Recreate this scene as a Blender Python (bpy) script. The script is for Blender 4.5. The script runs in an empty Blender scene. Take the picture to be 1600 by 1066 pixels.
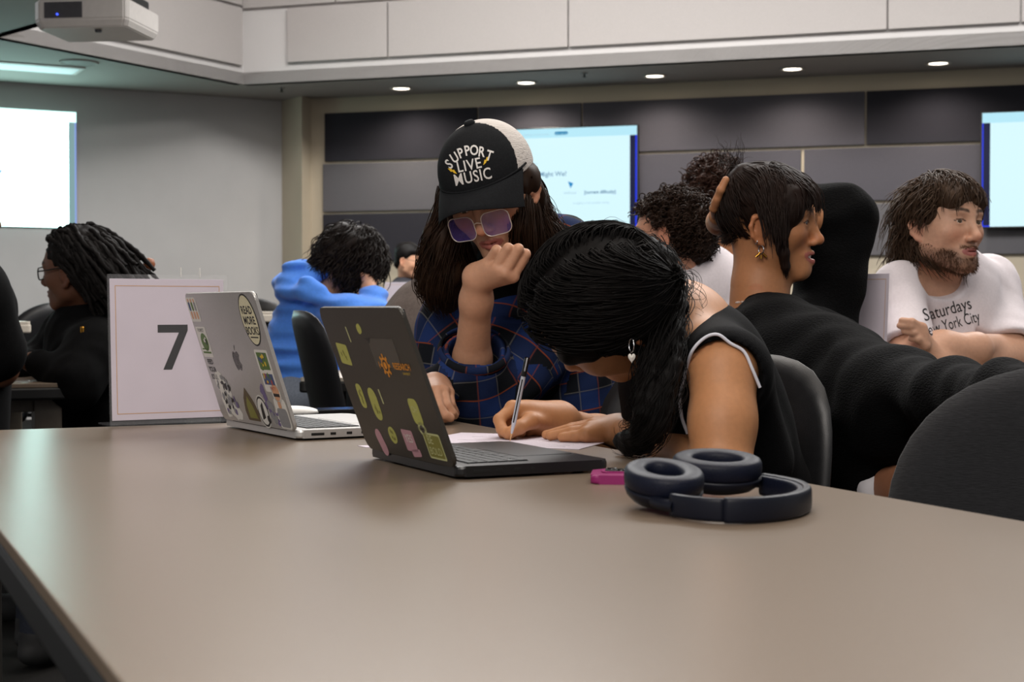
import bpy, bmesh, math, random
import numpy as np
from mathutils import Vector, Matrix

# ---------------------------------------------------------------- camera, world, lights, exposure
SC = bpy.context.scene
COL = SC.collection
F = 2383.0                       # focal length in pixels of the 1600 px wide frame
CAMZ = 0.935
PITCH = math.atan(49 / F)
cam_d = bpy.data.cameras.new('camera')
cam_d.sensor_width = 23.5
cam_d.lens = F / 1600 * 23.5
cam_d.clip_start = 0.02
cam_d.dof.use_dof = True
cam_d.dof.focus_distance = 2.55
cam_d.dof.aperture_fstop = 7.0
cam = bpy.data.objects.new('camera', cam_d)
cam.location = (0, 0, CAMZ)
cam.rotation_euler = (math.pi / 2 - PITCH, 0, 0)
COL.objects.link(cam)
SC.camera = cam
SC.view_settings.view_transform = 'Standard'
SC.view_settings.look = 'None'
SC.view_settings.gamma = 1
SC.view_settings.use_curve_mapping = False
SC.view_settings.exposure = 0.0

W = bpy.data.worlds.new('world')
SC.world = W
W.use_nodes = True
W.node_tree.nodes['Background'].inputs[0].default_value = (0.97, 0.98, 1.0, 1)
W.node_tree.nodes['Background'].inputs[1].default_value = 0.36


def area_light(name, loc, size, energy, color, aim=None, spread=math.pi):
    l = bpy.data.lights.new(name, 'AREA')
    l.shape = 'RECTANGLE'
    l.size, l.size_y = size
    l.energy = energy
    l.color = color
    l.spread = spread
    o = bpy.data.objects.new(name, l)
    o.location = loc
    d = Vector(aim) - Vector(loc) if aim else Vector((0, 0, -1))
    o.rotation_euler = d.to_track_quat('-Z', 'Y').to_euler()
    COL.objects.link(o)
    return o


# lamps of the raised ceiling above the middle of the room, then two added fills
area_light('coffer_lamp', (-0.6, 8.6, 4.9), (3.0, 2.4), 410, (1.0, 0.985, 0.965))
area_light('coffer_lamp', (3.2, 7.2, 4.9), (2.4, 2.4), 310, (1.0, 0.985, 0.965))
area_light('coffer_lamp', (-0.2, 4.4, 4.9), (2.2, 2.2), 75, (1.0, 0.92, 0.84))
area_light('coffer_lamp', (0.3, 0.8, 4.9), (2.0, 2.0), 36, (1.0, 0.90, 0.80))
area_light('coffer_lamp', (2.2, 3.2, 4.9), (1.6, 1.6), 70, (1.0, 0.95, 0.90))  # added to brighten the person with crossed arms, no such lamp is seen
area_light('front_fill_lamp', (-1.0, -1.2, 3.3), (2.2, 1.6), 110, (1.0, 0.93, 0.86), (0.4, 2.8, 0.9))  # unseen fill added behind the camera to brighten the people
# troffers of the left soffit, the first one is in view
area_light('soffit_troffer', (-3.9, 10.9, 2.80), (1.2, 0.3), 16, (0.93, 0.98, 1.0))
area_light('soffit_troffer', (-4.6, 8.2, 2.80), (1.2, 0.3), 30, (0.93, 0.98, 1.0))

rnd = random.Random(7)
NR = np.random.default_rng(11)


# ---------------------------------------------------------------- pixels of the photograph to points of the room
_a = PITCH
_fw = np.array([0, math.cos(_a), -math.sin(_a)])
_up = np.array([0, math.sin(_a), math.cos(_a)])


def ray(px, py):
    r = _fw * F + np.array([1.0, 0, 0]) * (px - 800) + _up * (533 - py)
    return r / r[1]


def P(px, py, d):
    return np.array([0, 0, CAMZ]) + ray(px, py) * d


def PZ(px, py, z=0.73):
    r = ray(px, py)
    return np.array([0, 0, CAMZ]) + r * ((z - CAMZ) / r[2])


def unit(v):
    v = np.asarray(v, float)
    return v / np.linalg.norm(v)


# ---------------------------------------------------------------- materials
def lin(c):
    if isinstance(c, str):
        c = tuple(int(c[i:i + 2], 16) / 255 for i in (0, 2, 4))
    return tuple(x / 12.92 if x <= 0.04045 else ((x + 0.055) / 1.055) ** 2.4 for x in c)


_mats = {}


def mat(name, color='808080', rough=0.6, metal=0.0, var=0.08, scale=40.0, bump=0.0, bscale=200.0,
        spec=0.5, emit=None, estr=1.0, alpha=1.0, trans=0.0, coat=0.0, sss=0.0, attr=False, sheen=0.0, aniso_scale=None):
    if name in _mats:
        return _mats[name]
    m = bpy.data.materials.new(name)
    m.use_nodes = True
    nt = m.node_tree
    b = nt.nodes['Principled BSDF']
    c = lin(color)
    tc = nt.nodes.new('ShaderNodeTexCoord')
    mp = nt.nodes.new('ShaderNodeMapping')
    nt.links.new(tc.outputs['Object'], mp.inputs[0])
    if aniso_scale:
        mp.inputs['Scale'].default_value = aniso_scale
    nz = nt.nodes.new('ShaderNodeTexNoise')
    nz.inputs['Scale'].default_value = scale
    nz.inputs['Detail'].default_value = 4
    nt.links.new(mp.outputs[0], nz.inputs['Vector'])
    mix = nt.nodes.new('ShaderNodeMixRGB')
    mix.blend_type = 'MULTIPLY'
    rp = nt.nodes.new('ShaderNodeValToRGB')
    rp.color_ramp.elements[0].position = 0.3
    rp.color_ramp.elements[1].position = 0.7
    rp.color_ramp.elements[0].color = (1 - var, 1 - var, 1 - var, 1)
    rp.color_ramp.elements[1].color = (1 + var, 1 + var, 1 + var, 1)
    nt.links.new(nz.outputs[0], rp.inputs[0])
    mix.inputs[0].default_value = 1
    if attr:
        at = nt.nodes.new('ShaderNodeAttribute')
        at.attribute_name = 'Col'
        nt.links.new(at.outputs['Color'], mix.inputs[1])
    else:
        mix.inputs[1].default_value = (*c, 1)
    nt.links.new(rp.outputs[0], mix.inputs[2])
    nt.links.new(mix.outputs[0], b.inputs['Base Color'])
    b.inputs['Roughness'].default_value = rough
    b.inputs['Metallic'].default_value = metal
    b.inputs['Specular IOR Level'].default_value = min(spec, .12) if rough >= .9 else spec
    b.inputs['Alpha'].default_value = alpha
    b.inputs['Transmission Weight'].default_value = trans
    b.inputs['Coat Weight'].default_value = coat
    b.inputs['Sheen Weight'].default_value = sheen
    if sss:
        b.inputs['Subsurface Weight'].default_value = sss
        b.inputs['Subsurface Radius'].default_value = (0.012, 0.005, 0.003)
        b.inputs['Subsurface Scale'].default_value = 0.6
    if bump:
        n2 = nt.nodes.new('ShaderNodeTexNoise')
        n2.inputs['Scale'].default_value = bscale
        n2.inputs['Detail'].default_value = 3
        nt.links.new(mp.outputs[0], n2.inputs['Vector'])
        bp = nt.nodes.new('ShaderNodeBump')
        bp.inputs['Strength'].default_value = bump
        bp.inputs['Distance'].default_value = 0.003
        nt.links.new(n2.outputs[0], bp.inputs['Height'])
        nt.links.new(bp.outputs[0], b.inputs['Normal'])
    if emit:
        b.inputs['Emission Color'].default_value = (*lin(emit), 1)
        b.inputs['Emission Strength'].default_value = estr
    _mats[name] = m
    return m


# ---------------------------------------------------------------- objects
def mesh_obj(name, verts, faces, m=None, parent=None, smooth=False, mats=None, mi=None):
    me = bpy.data.meshes.new(name)
    if isinstance(verts, np.ndarray) and isinstance(faces, np.ndarray):
        nv, nf, k = len(verts), len(faces), faces.shape[1]
        me.vertices.add(nv)
        me.vertices.foreach_set('co', np.ascontiguousarray(verts, np.float32).ravel())
        me.loops.add(nf * k)
        me.loops.foreach_set('vertex_index', np.ascontiguousarray(faces, np.int32).ravel())
        me.polygons.add(nf)
        me.polygons.foreach_set('loop_start', np.arange(0, nf * k, k, dtype=np.int32))
        me.update(calc_edges=True)
        me.validate()
    else:
        me.from_pydata([tuple(v) for v in verts], [], [tuple(f) for f in faces])
    if smooth and len(me.polygons):
        me.polygons.foreach_set('use_smooth', np.ones(len(me.polygons), bool))
    for x in (mats or ([m] if m else [])):
        me.materials.append(x)
    if mi is not None:
        me.polygons.foreach_set('material_index', np.asarray(mi, np.int32))
    o = bpy.data.objects.new(name, me)
    COL.objects.link(o)
    if parent is not None:
        o.parent = parent
    return o


def bm_obj(name, bm, m=None, parent=None, smooth=False, mats=None):
    bmesh.ops.recalc_face_normals(bm, faces=bm.faces)
    me = bpy.data.meshes.new(name)
    bm.to_mesh(me)
    bm.free()
    for x in (mats or ([m] if m else [])):
        me.materials.append(x)
    if smooth:
        for p in me.polygons:
            p.use_smooth = True
    o = bpy.data.objects.new(name, me)
    COL.objects.link(o)
    if parent is not None:
        o.parent = parent
    return o


def thing(name, label, cat, loc=(0, 0, 0), rz=0.0, group=None):
    o = bpy.data.objects.new(name, None)
    COL.objects.link(o)
    o.location = tuple(float(x) for x in loc)
    o.rotation_euler = (0, 0, rz)
    o.empty_display_size = 0.05
    tag(o, label, cat, group)
    return o


def tag(o, label, cat, group=None):
    o['label'] = label
    o['category'] = cat
    if group:
        o['group'] = group
    return o


def struct(o):
    o['kind'] = 'structure'
    return o


def world_child(o, root):
    """parent o (built in world space) to root keeping its place"""
    o.parent = root
    root_m = Matrix.Translation(root.location) @ root.rotation_euler.to_matrix().to_4x4()
    o.matrix_parent_inverse = root_m.inverted()
    return o


def bm_box(bm, c, s, R=None, bev=0.0, mi=0):
    n0 = len(bm.verts)
    r = bmesh.ops.create_cube(bm, size=1)
    vs = r['verts']
    M = Matrix.Translation(Vector([float(x) for x in c])) @ (Matrix(R).to_4x4() if R is not None else Matrix.Identity(4)) @ Matrix.Diagonal((s[0], s[1], s[2], 1))
    bmesh.ops.transform(bm, matrix=M, verts=vs)
    fs = list({f for v in vs for f in v.link_faces})
    for f in fs:
        f.material_index = mi
    if bev:
        es = list({e for v in vs for e in v.link_edges})
        rr = bmesh.ops.bevel(bm, geom=es, offset=bev, segments=2, affect='EDGES', profile=0.6)
        for f in rr['faces']:
            f.material_index = mi


def box(name, c, s, m, parent=None, R=None, bev=0.0):
    bm = bmesh.new()
    bm_box(bm, c, s, R, bev)
    return bm_obj(name, bm, m, parent)


def prism(name, pts, z0, z1, m, parent=None, bev=0.0, smooth=False, segs=2):
    bm = bmesh.new()
    lo = [bm.verts.new((float(p[0]), float(p[1]), z0)) for p in pts]
    hi = [bm.verts.new((float(p[0]), float(p[1]), z1)) for p in pts]
    n = len(pts)
    ft = bm.faces.new(hi)
    fb = bm.faces.new(lo[::-1])
    for i in range(n):
        bm.faces.new((lo[i], lo[(i + 1) % n], hi[(i + 1) % n], hi[i]))
    if bev:
        es = list(ft.edges) + list(fb.edges)
        bmesh.ops.bevel(bm, geom=es, offset=bev, segments=segs, affect='EDGES', profile=0.5)
    return bm_obj(name, bm, m, parent, smooth)


def rrect(w, h, r, n=6, cx=0, cy=0):
    out = []
    for sx, sy, a0 in ((1, 1, 0), (-1, 1, 90), (-1, -1, 180), (1, -1, 270)):
        for i in range(n + 1):
            a = math.radians(a0 + 90 * i / n)
            out.append((cx + sx * (w / 2 - r) + r * math.cos(a), cy + sy * (h / 2 - r) + r * math.sin(a)))
    return out


def tube_mesh(paths, radii, sides=6, cap=True):
    """paths (N,S,3), radii (N,S) or scalar -> verts, quad faces of N tubes"""
    paths = np.asarray(paths, float)
    if paths.ndim == 2:
        paths = paths[None]
    N, S, _ = paths.shape
    radii = np.broadcast_to(np.asarray(radii, float), (N, S))
    T = np.gradient(paths, axis=1)
    T /= np.linalg.norm(T, axis=2, keepdims=True) + 1e-12
    ref = np.where(np.abs(T[:, :1, 2:3]) > 0.9, np.array([1.0, 0, 0]), np.array([0, 0, 1.0]))
    U = np.zeros_like(T)
    u = ref[:, 0] - (ref[:, 0] * T[:, 0]).sum(1, keepdims=True) * T[:, 0]
    u /= np.linalg.norm(u, axis=1, keepdims=True) + 1e-12
    U[:, 0] = u
    for s in range(1, S):
        u = u - (u * T[:, s]).sum(1, keepdims=True) * T[:, s]
        u /= np.linalg.norm(u, axis=1, keepdims=True) + 1e-12
        U[:, s] = u
    Vv = np.cross(T, U)
    ang = np.arange(sides) * 2 * np.pi / sides
    ring = (U[:, :, None, :] * np.cos(ang)[None, None, :, None] + Vv[:, :, None, :] * np.sin(ang)[None, None, :, None]) * radii[:, :, None, None]
    verts = (paths[:, :, None, :] + ring).reshape(-1, 3)
    idx = np.arange(N * S * sides).reshape(N, S, sides)
    a = idx[:, :-1, :]
    b = idx[:, 1:, :]
    f = np.stack([a, np.roll(a, -1, 2), np.roll(b, -1, 2), b], -1).reshape(-1, 4)
    if cap and sides == 4:
        f = np.concatenate([f, idx[:, 0, ::-1].reshape(-1, 4), idx[:, -1, :].reshape(-1, 4)])
    return verts, f


def tube_obj(name, pts, r, m, parent=None, sides=8, res=1):
    pts = np.asarray(pts, float)
    if res > 1:
        pts = spline(pts, res)
    v, f = tube_mesh(pts, r if np.isscalar(r) else np.interp(np.linspace(0, 1, len(pts)), np.linspace(0, 1, len(r)), r)[None], sides)
    o = mesh_obj(name, v, f, m, parent, smooth=True)
    return o


def spline(pts, res=8):
    pts = np.asarray(pts, float)
    p = np.vstack([2 * pts[0] - pts[1], pts, 2 * pts[-1] - pts[-2]])
    out = []
    for i in range(1, len(p) - 2):
        for t in np.linspace(0, 1, res, endpoint=False):
            out.append(0.5 * (2 * p[i] + (p[i + 1] - p[i - 1]) * t + (2 * p[i - 1] - 5 * p[i] + 4 * p[i + 1] - p[i + 2]) * t * t
                              + (-p[i - 1] + 3 * p[i] - 3 * p[i + 1] + p[i + 2]) * t ** 3))
    out.append(pts[-1])
    return np.array(out)


def lathe(name, prof, m, parent=None, n=32, loc=(0, 0, 0), sx=1.0, sy=1.0, smooth=True):
    prof = np.asarray(prof, float)
    ang = np.arange(n) * 2 * np.pi / n
    v = np.stack([prof[:, None, 0] * np.cos(ang) * sx, prof[:, None, 0] * np.sin(ang) * sy, np.repeat(prof[:, 1:2], n, 1)], -1).reshape(-1, 3) + np.asarray(loc, float)
    idx = np.arange(len(prof) * n).reshape(-1, n)
    a, b = idx[:-1], idx[1:]
    f = np.stack([a, np.roll(a, -1, 1), np.roll(b, -1, 1), b], -1).reshape(-1, 4)
    return mesh_obj(name, v, f, m, parent, smooth=smooth)


def text2d(s, size=1.0, align='LEFT', bold=0.0, shear=0.0, spacing=1.0):
    """flat text as (verts2d, faces)"""
    c = bpy.data.curves.new('lettering', 'FONT')
    c.body = s
    c.size = size
    c.align_x = align
    c.offset = bold
    c.shear = shear
    c.space_character = spacing
    c.resolution_u = 3
    c.fill_mode = 'BOTH'
    o = bpy.data.objects.new('lettering', c)
    me = o.to_mesh()
    v = np.array([(x.co.x, x.co.y) for x in me.vertices]) if len(me.vertices) else np.zeros((0, 2))
    f = [tuple(p.vertices) for p in me.polygons]
    o.to_mesh_clear()
    bpy.data.objects.remove(o)
    bpy.data.curves.remove(c)
    return v, f


def flat_obj(name, polys, m, parent, O, U, V, off=0.0, mats=None, thick=0.0):
    """polys: list of (verts2d, faces[, mat index]) laid on the plane O + u*U + v*V, raised by off along the normal"""
    O, U, V = (np.asarray(x, float) for x in (O, U, V))
    Nn = unit(np.cross(U, V))
    vs, fs, mi = [], [], []
    for i, p in enumerate(polys):
        v2, f2 = p[0], p[1]
        k = p[2] if len(p) > 2 else 0
        o2 = p[3] if len(p) > 3 else 0.0
        n0 = len(vs)
        for a, b in v2:
            vs.append(O + U * a + V * b + Nn * (off + o2))
        fs += [tuple(n0 + j for j in f) for f in f2]
        mi += [k] * len(f2)
        if thick:
            n1 = len(vs)
            m2 = len(v2)
            for a, b in v2:
                vs.append(O + U * a + V * b + Nn * (off + o2 - thick))
            if len(f2) == 1:
                L = f2[0]
                for q in range(len(L)):
                    a, b = L[q], L[(q + 1) % len(L)]
                    fs.append((n0 + a, n1 + a, n1 + b, n0 + b))
                    mi.append(k)
    return mesh_obj(name, vs, fs, m, parent, mats=mats, mi=mi)


def poly(pts, k=0, o=0.0):
    return (list(pts), [tuple(range(len(pts)))], k, o)


def rect(x0, y0, x1, y1, k=0, o=0.0):
    return poly([(x0, y0), (x1, y0), (x1, y1), (x0, y1)], k, o)


def ellipse(cx, cy, rx, ry, k=0, o=0.0, n=28):
    return poly([(cx + rx * math.cos(2 * math.pi * i / n), cy + ry * math.sin(2 * math.pi * i / n)) for i in range(n)], k, o)


def ring2(outer, inner, k=0, o=0.0):
    n = len(outer)
    return (list(outer) + list(inner), [(i, (i + 1) % n, n + (i + 1) % n, n + i) for i in range(n)], k, o)


def txt(s, x, y, size, k=0, o=0.0, align='CENTER', bold=0.0, sx=1.0, rot=0.0, shear=0.0):
    v, f = text2d(s, size, align, bold, shear)
    v = v * np.array([sx, 1.0])
    c, sn = math.cos(rot), math.sin(rot)
    v = np.stack([v[:, 0] * c - v[:, 1] * sn + x, v[:, 0] * sn + v[:, 1] * c + y], 1)
    return (v, f, k, o)


# ---------------------------------------------------------------- signed distance modelling of bodies and clothes
class Cone:
    def __init__(s, a, b, ra, rb=None):
        s.a, s.b = np.asarray(a, np.float32), np.asarray(b, np.float32)
        s.ra, s.rb = ra, ra if rb is None else rb

    def d(s, p):
        ab = s.b - s.a
        t = np.clip(((p - s.a) @ ab) / (ab @ ab + 1e-12), 0, 1)
        q = p - s.a - t[..., None] * ab
        return np.sqrt((q * q).sum(-1)) - (s.ra + t * (s.rb - s.ra))

    def box(s):
        r = max(s.ra, s.rb)
        return np.minimum(s.a, s.b) - r, np.maximum(s.a, s.b) + r

    def uv(s, p):
        ab = s.b - s.a
        L = np.linalg.norm(ab)
        ax = ab / L
        ref = np.array([0, 0, 1.0]) if abs(ax[2]) < 0.8 else np.array([0, -1.0, 0])
        u = unit(np.cross(ref, ax))
        v = np.cross(ax, u)
        q = p - s.a
        return np.stack([q @ ax, np.arctan2(q @ v, q @ u) * (s.ra + s.rb) / 2], -1)


class Ell:
    def __init__(s, c, r, R=None):
        s.c, s.r = np.asarray(c, np.float32), np.asarray(r, np.float32)
        s.R = np.eye(3, dtype=np.float32) if R is None else np.asarray(R, np.float32)

    def d(s, p):
        q = (p - s.c) @ s.R
        k0 = np.sqrt(((q / s.r) ** 2).sum(-1)) + 1e-9
        k1 = np.sqrt(((q / (s.r * s.r)) ** 2).sum(-1)) + 1e-9
        return k0 * (k0 - 1) / k1

    def box(s):
        e = np.sqrt(((s.R * s.r) ** 2).sum(1))
        return s.c - e, s.c + e

    def uv(s, p):
        q = p - s.c
        return np.stack([q[..., 0], q[..., 2]], -1)


class RBox:
    def __init__(s, c, half, R=None, r=0.01):
        s.c, s.h, s.rr = np.asarray(c, np.float32), np.asarray(half, np.float32) - r, r
        s.R = np.eye(3, dtype=np.float32) if R is None else np.asarray(R, np.float32)

    def d(s, p):
        q = np.abs((p - s.c) @ s.R) - s.h
        return np.sqrt((np.maximum(q, 0) ** 2).sum(-1)) + np.minimum(q.max(-1), 0) - s.rr

    def box(s):
        e = (np.abs(s.R) * (s.h + s.rr)).sum(1)
        return s.c - e, s.c + e

    uv = Ell.uv


class Plane:
    """half space n.(p-a) < 0"""
    def __init__(s, a, n):
        s.a, s.n = np.asarray(a, np.float32), unit(n).astype(np.float32)

    def d(s, p):
        return (p - s.a) @ s.n


class Sdf:
    def __init__(s):
        s.L = []          # (op, prim, k)
        s.disp = None
        s.post = []       # prims intersected at the end

    def add(s, prim, k=0.015):
        s.L.append(('u', prim, k))
        return s

    def sub(s, prim, k=0.01):
        s.L.append(('s', prim, k))
        return s

    def cone(s, a, b, ra, rb=None, k=0.015):
        return s.add(Cone(a, b, ra, rb), k)

    def chain(s, pts, radii, k=0.015):
        for i in range(len(pts) - 1):
            s.add(Cone(pts[i], pts[i + 1], radii[i], radii[i + 1]), k)
        return s

    def ell(s, c, r, R=None, k=0.015):
        return s.add(Ell(c, r, R), k)

    @staticmethod
    def _op(op, a, b, k):
        if op == 's':
            b = -b
            h = np.maximum(k - np.abs(a - b), 0) / k
            return np.maximum(a, b) + h * h * k * 0.25
        h = np.maximum(k - np.abs(a - b), 0) / k
        return np.minimum(a, b) - h * h * k * 0.25

    def d(s, p, tags=False):
        p = np.asarray(p, np.float32)
        D = np.full(p.shape[:-1], 1.0, np.float32)
        T = np.zeros(p.shape[:-1], np.int16)
        for i, (op, pr, k) in enumerate(s.L):
            b = pr.d(p)
            if op == 'u' and tags:
                T = np.where(b < D, i, T)
            D = s._op(op, D, b, k)
        if s.disp is not None:
            D = D + s.disp(p)
        for pr in s.post:
            D = np.maximum(D, pr.d(p))
        return (D, T) if tags else D

    def grad(s, p, e=0.002):
        g = np.stack([s.d(p + np.eye(3, dtype=np.float32)[i] * e) - s.d(p - np.eye(3, dtype=np.float32)[i] * e) for i in range(3)], -1)
        return g / (np.linalg.norm(g, axis=-1, keepdims=True) + 1e-9)

    def bounds(s):
        lo = np.min([pr.box()[0] for op, pr, k in s.L if op == 'u'], 0)
        hi = np.max([pr.box()[1] for op, pr, k in s.L if op == 'u'], 0)
        return lo - 0.02, hi + 0.02

    def mesh(s, h=0.004, B=10):
        lo, hi = s.bounds()
        n = np.ceil((hi - lo) / h / B).astype(int)
        N = n * B
        ax = [lo[i] + (np.arange(n[i]) + 0.5) * B * h for i in range(3)]
        cen = np.stack(np.meshgrid(*ax, indexing='ij'), -1).reshape(-1, 3).astype(np.float32)
        half = B * h * 0.5 * 1.7321
        dc = s.d(cen)
        act = np.where(np.abs(dc) < half * 1.5 + 0.006)[0]
        off = (np.stack(np.meshgrid(*[np.arange(B)] * 3, indexing='ij'), -1).reshape(-1, 3) - (B - 1) / 2 - 0.5) * h
        off = off.astype(np.float32)
        ca = cen[act]
        pts = ca[:, None, :] + off[None]
        D = np.full(pts.shape[:2], 0.25, np.float32)
        for op, pr, k in s.L:
            c0 = pr.d(ca)
            ix = np.where(c0 < half * 1.6 + k + 0.01)[0]
            if len(ix):
                D[ix] = s._op(op, D[ix], pr.d(pts[ix]), k)
        if s.disp is not None:
            for q in range(0, len(ca), 400):
                D[q:q + 400] += s.disp(pts[q:q + 400])
        for pr in s.post:
            D = np.maximum(D, pr.d(pts))
        G = np.repeat(np.repeat(np.repeat(dc.reshape(n), B, 0), B, 1), B, 2).astype(np.float32)
        G = G.reshape(n[0], B, n[1], B, n[2], B)
        ijk = np.stack(np.unravel_index(act, n), -1)
        for q, (i, j, k_) in enumerate(ijk):
            G[i, :, j, :, k_, :] = D[q].reshape(B, B, B)
        G = G.reshape(N)
        org = lo.astype(np.float64)          # node (i,j,k) sits at lo + i*h
        # surface nets
        S = G < 0
        cnt = np.zeros(tuple(N - 1), np.int8)
        for dx in (0, 1):
            for dy in (0, 1):
                for dz in (0, 1):
                    cnt += S[dx:N[0] - 1 + dx, dy:N[1] - 1 + dy, dz:N[2] - 1 + dz]
        cells = np.stack(np.where((cnt > 0) & (cnt < 8)), -1)
        if len(cells) == 0:
            raise RuntimeError('empty surface')
        vid = np.full(tuple(N - 1), -1, np.int32)
        vid[tuple(cells.T)] = np.arange(len(cells))
        acc = np.zeros((len(cells), 3))
        num = np.zeros(len(cells))
        cor = [(x, y, z) for x in (0, 1) for y in (0, 1) for z in (0, 1)]
        val = {c: G[cells[:, 0] + c[0], cells[:, 1] + c[1], cells[:, 2] + c[2]] for c in cor}
        for c in cor:
            for a in range(3):
                if c[a] == 0:
                    e = list(c)
                    e[a] = 1
                    e = tuple(e)
                    v0, v1 = val[c], val[e]
                    mm = (v0 < 0) != (v1 < 0)
                    t = np.where(mm, v0 / np.where(mm, v0 - v1, 1), 0)
                    pp = np.array(c, float)[None] + t[:, None] * (np.array(e) - np.array(c))[None]
                    acc += pp * mm[:, None]
                    num += mm
        verts = org + (cells + acc / num[:, None]) * h
        faces = []
        for a in range(3):
            sl0 = [slice(1, N[i] - 1) for i in range(3)]
            sl1 = list(sl0)
            sl0[a] = slice(0, N[a] - 1)
            sl1[a] = slice(1, N[a])
            s0, s1 = S[tuple(sl0)], S[tuple(sl1)]
            e = np.stack(np.where(s0 != s1), -1)
            e = e + np.array([0 if i == a else 1 for i in range(3)])
            inside0 = S[tuple(e.T)]
            b, c = [(1, 2), (2, 0), (0, 1)][a]
            ob, oc = np.eye(3, dtype=int)[b], np.eye(3, dtype=int)[c]
            q = np.stack([vid[tuple((e - ob - oc).T)], vid[tuple((e - oc).T)], vid[tuple(e.T)], vid[tuple((e - ob).T)]], -1)
            q = np.where(inside0[:, None], q, q[:, ::-1])
            faces.append(q)
        faces = np.concatenate(faces)
        faces = faces[(faces >= 0).all(1)]
        # one pass of relaxation, then back onto the surface
        ed = np.concatenate([faces[:, [0, 1]], faces[:, [1, 2]], faces[:, [2, 3]], faces[:, [3, 0]]])
        sm = np.zeros_like(verts)
        k2 = np.zeros(len(verts))
        for i in range(3):
            sm[:, i] = np.bincount(ed[:, 0], verts[ed[:, 1], i], len(verts)) + np.bincount(ed[:, 1], verts[ed[:, 0], i], len(verts))
        k2 = np.bincount(ed[:, 0], minlength=len(verts)) + np.bincount(ed[:, 1], minlength=len(verts))
        verts = 0.5 * verts + 0.5 * sm / np.maximum(k2, 1)[:, None]
        return verts, faces


def sdf_obj(name, s, m, parent=None, h=0.004, col=None, uv=False, mats=None):
    v, f = s.mesh(h)
    o = mesh_obj(name, v, f, m, None, smooth=True, mats=mats)
    if parent is not None:
        world_child(o, parent)
    me = o.data
    if col is not None:
        c = col(v)
        ca = me.color_attributes.new('Col', 'FLOAT_COLOR', 'POINT')
        ca.data.foreach_set('color', np.concatenate([c, np.ones((len(c), 1))], 1).astype(np.float32).ravel())
    if uv:
        fc = v[f].mean(1)
        _, T = s.d(fc, True)
        loops = v[f.ravel()].reshape(-1, 4, 3)
        UV = np.zeros((len(f), 4, 2))
        for t in np.unique(T):
            ix = np.where(T == t)[0]
            q = s.L[t][1].uv(loops[ix].reshape(-1, 3)).reshape(-1, 4, 2)
            if isinstance(s.L[t][1], Cone):      # keep the wrap of the angle inside one face
                per = 2 * np.pi * (s.L[t][1].ra + s.L[t][1].rb) / 2
                q[..., 1] -= per * np.round((q[..., 1] - q[:, :1, 1]) / per)
            UV[ix] = q
        l = me.uv_layers.new(name='UVMap')
        l.data.foreach_set('uv', UV.astype(np.float32).ravel())
    return o


def wob(seed, freq, amp, stretch=(1, 1, 1), n=5):
    """smooth pseudo noise used for folds and hair locks"""
    r = np.random.default_rng(seed)
    K = r.normal(size=(n, 3)) * freq * np.asarray(stretch)
    ph = r.uniform(0, 6.28, n)
    K2 = r.normal(size=(n, 3)) * freq * 0.45

    def fn(p):
        out = 0
        for i in range(n):
            out = out + np.sin(p @ K[i].astype(np.float32) + ph[i] + 1.3 * np.sin(p @ K2[i].astype(np.float32)))
        return (out * (amp / n)).astype(np.float32)
    return fn

# ================================================================ ROOM
ZS = 2.85
M_wall = mat('wall_paint_beige', 'b3a793', 0.85, var=0.03, scale=3)
M_wallgrey = mat('wall_paint_grey', 'b5b2b0', 0.8, var=0.03, scale=3)
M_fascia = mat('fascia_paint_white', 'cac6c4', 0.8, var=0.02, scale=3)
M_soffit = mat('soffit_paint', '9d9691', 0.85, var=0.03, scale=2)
M_carpet = mat('carpet_dark', '191817', 0.95, var=0.35, scale=160, bump=0.6, bscale=500)
M_pan_light = mat('fabric_panel_pale', 'b3adaa', 0.95, var=0.07, scale=220, bump=0.35, bscale=700)
M_pan_navy = mat('fabric_panel_navy', '2b2a30', 0.95, var=0.16, scale=260, bump=0.4, bscale=700, sheen=0.2)
M_pan_char = mat('fabric_panel_charcoal', '4b494f', 0.95, var=0.16, scale=260, bump=0.4, bscale=700, sheen=0.2)
M_pan_grey = mat('fabric_panel_grey', '5a585b', 0.95, var=0.14, scale=260, bump=0.4, bscale=700, sheen=0.2)
M_black = mat('black_plastic', '0c0c0d', 0.45, var=0.2, scale=60)
M_blackmatte = mat('black_matte', '101011', 0.8, var=0.2, scale=60)
M_white = mat('white_plastic', 'd8d6d2', 0.4, var=0.03)
M_grey = mat('grey_metal', '8d8c8a', 0.4, 0.6, var=0.05)
M_dark = mat('dark_metal', '1a1a1b', 0.4, 0.5, var=0.1)

struct(box('floor', (0, 7, -0.05), (18, 22, 0.1), M_carpet))


def at_z(px, py, z=ZS):
    return PZ(px, py, z)


W0 = at_z(472, 155.2)
W1 = at_z(1600, 105)
wu = unit(W1 - W0)                      # along the back wall, to the right
wn = np.array([wu[1], -wu[0], 0])       # out of the wall, towards the room
Wend = W0 + wu * 9.0
L0 = at_z(440, 158)
L1 = at_z(0, 128)
lu = unit(L1 - L0)
Lend = L0 + lu * 6.0
ln = np.array([-lu[1], lu[0], 0])


def wall_slab(name, a, b, out, m, z0=0.0, z1=ZS, t=0.12):
    o = out
    pts = [a[:2], b[:2], b[:2] - o[:2] * t, a[:2] - o[:2] * t]
    return struct(prism(name, pts, z0, z1, m))


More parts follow.
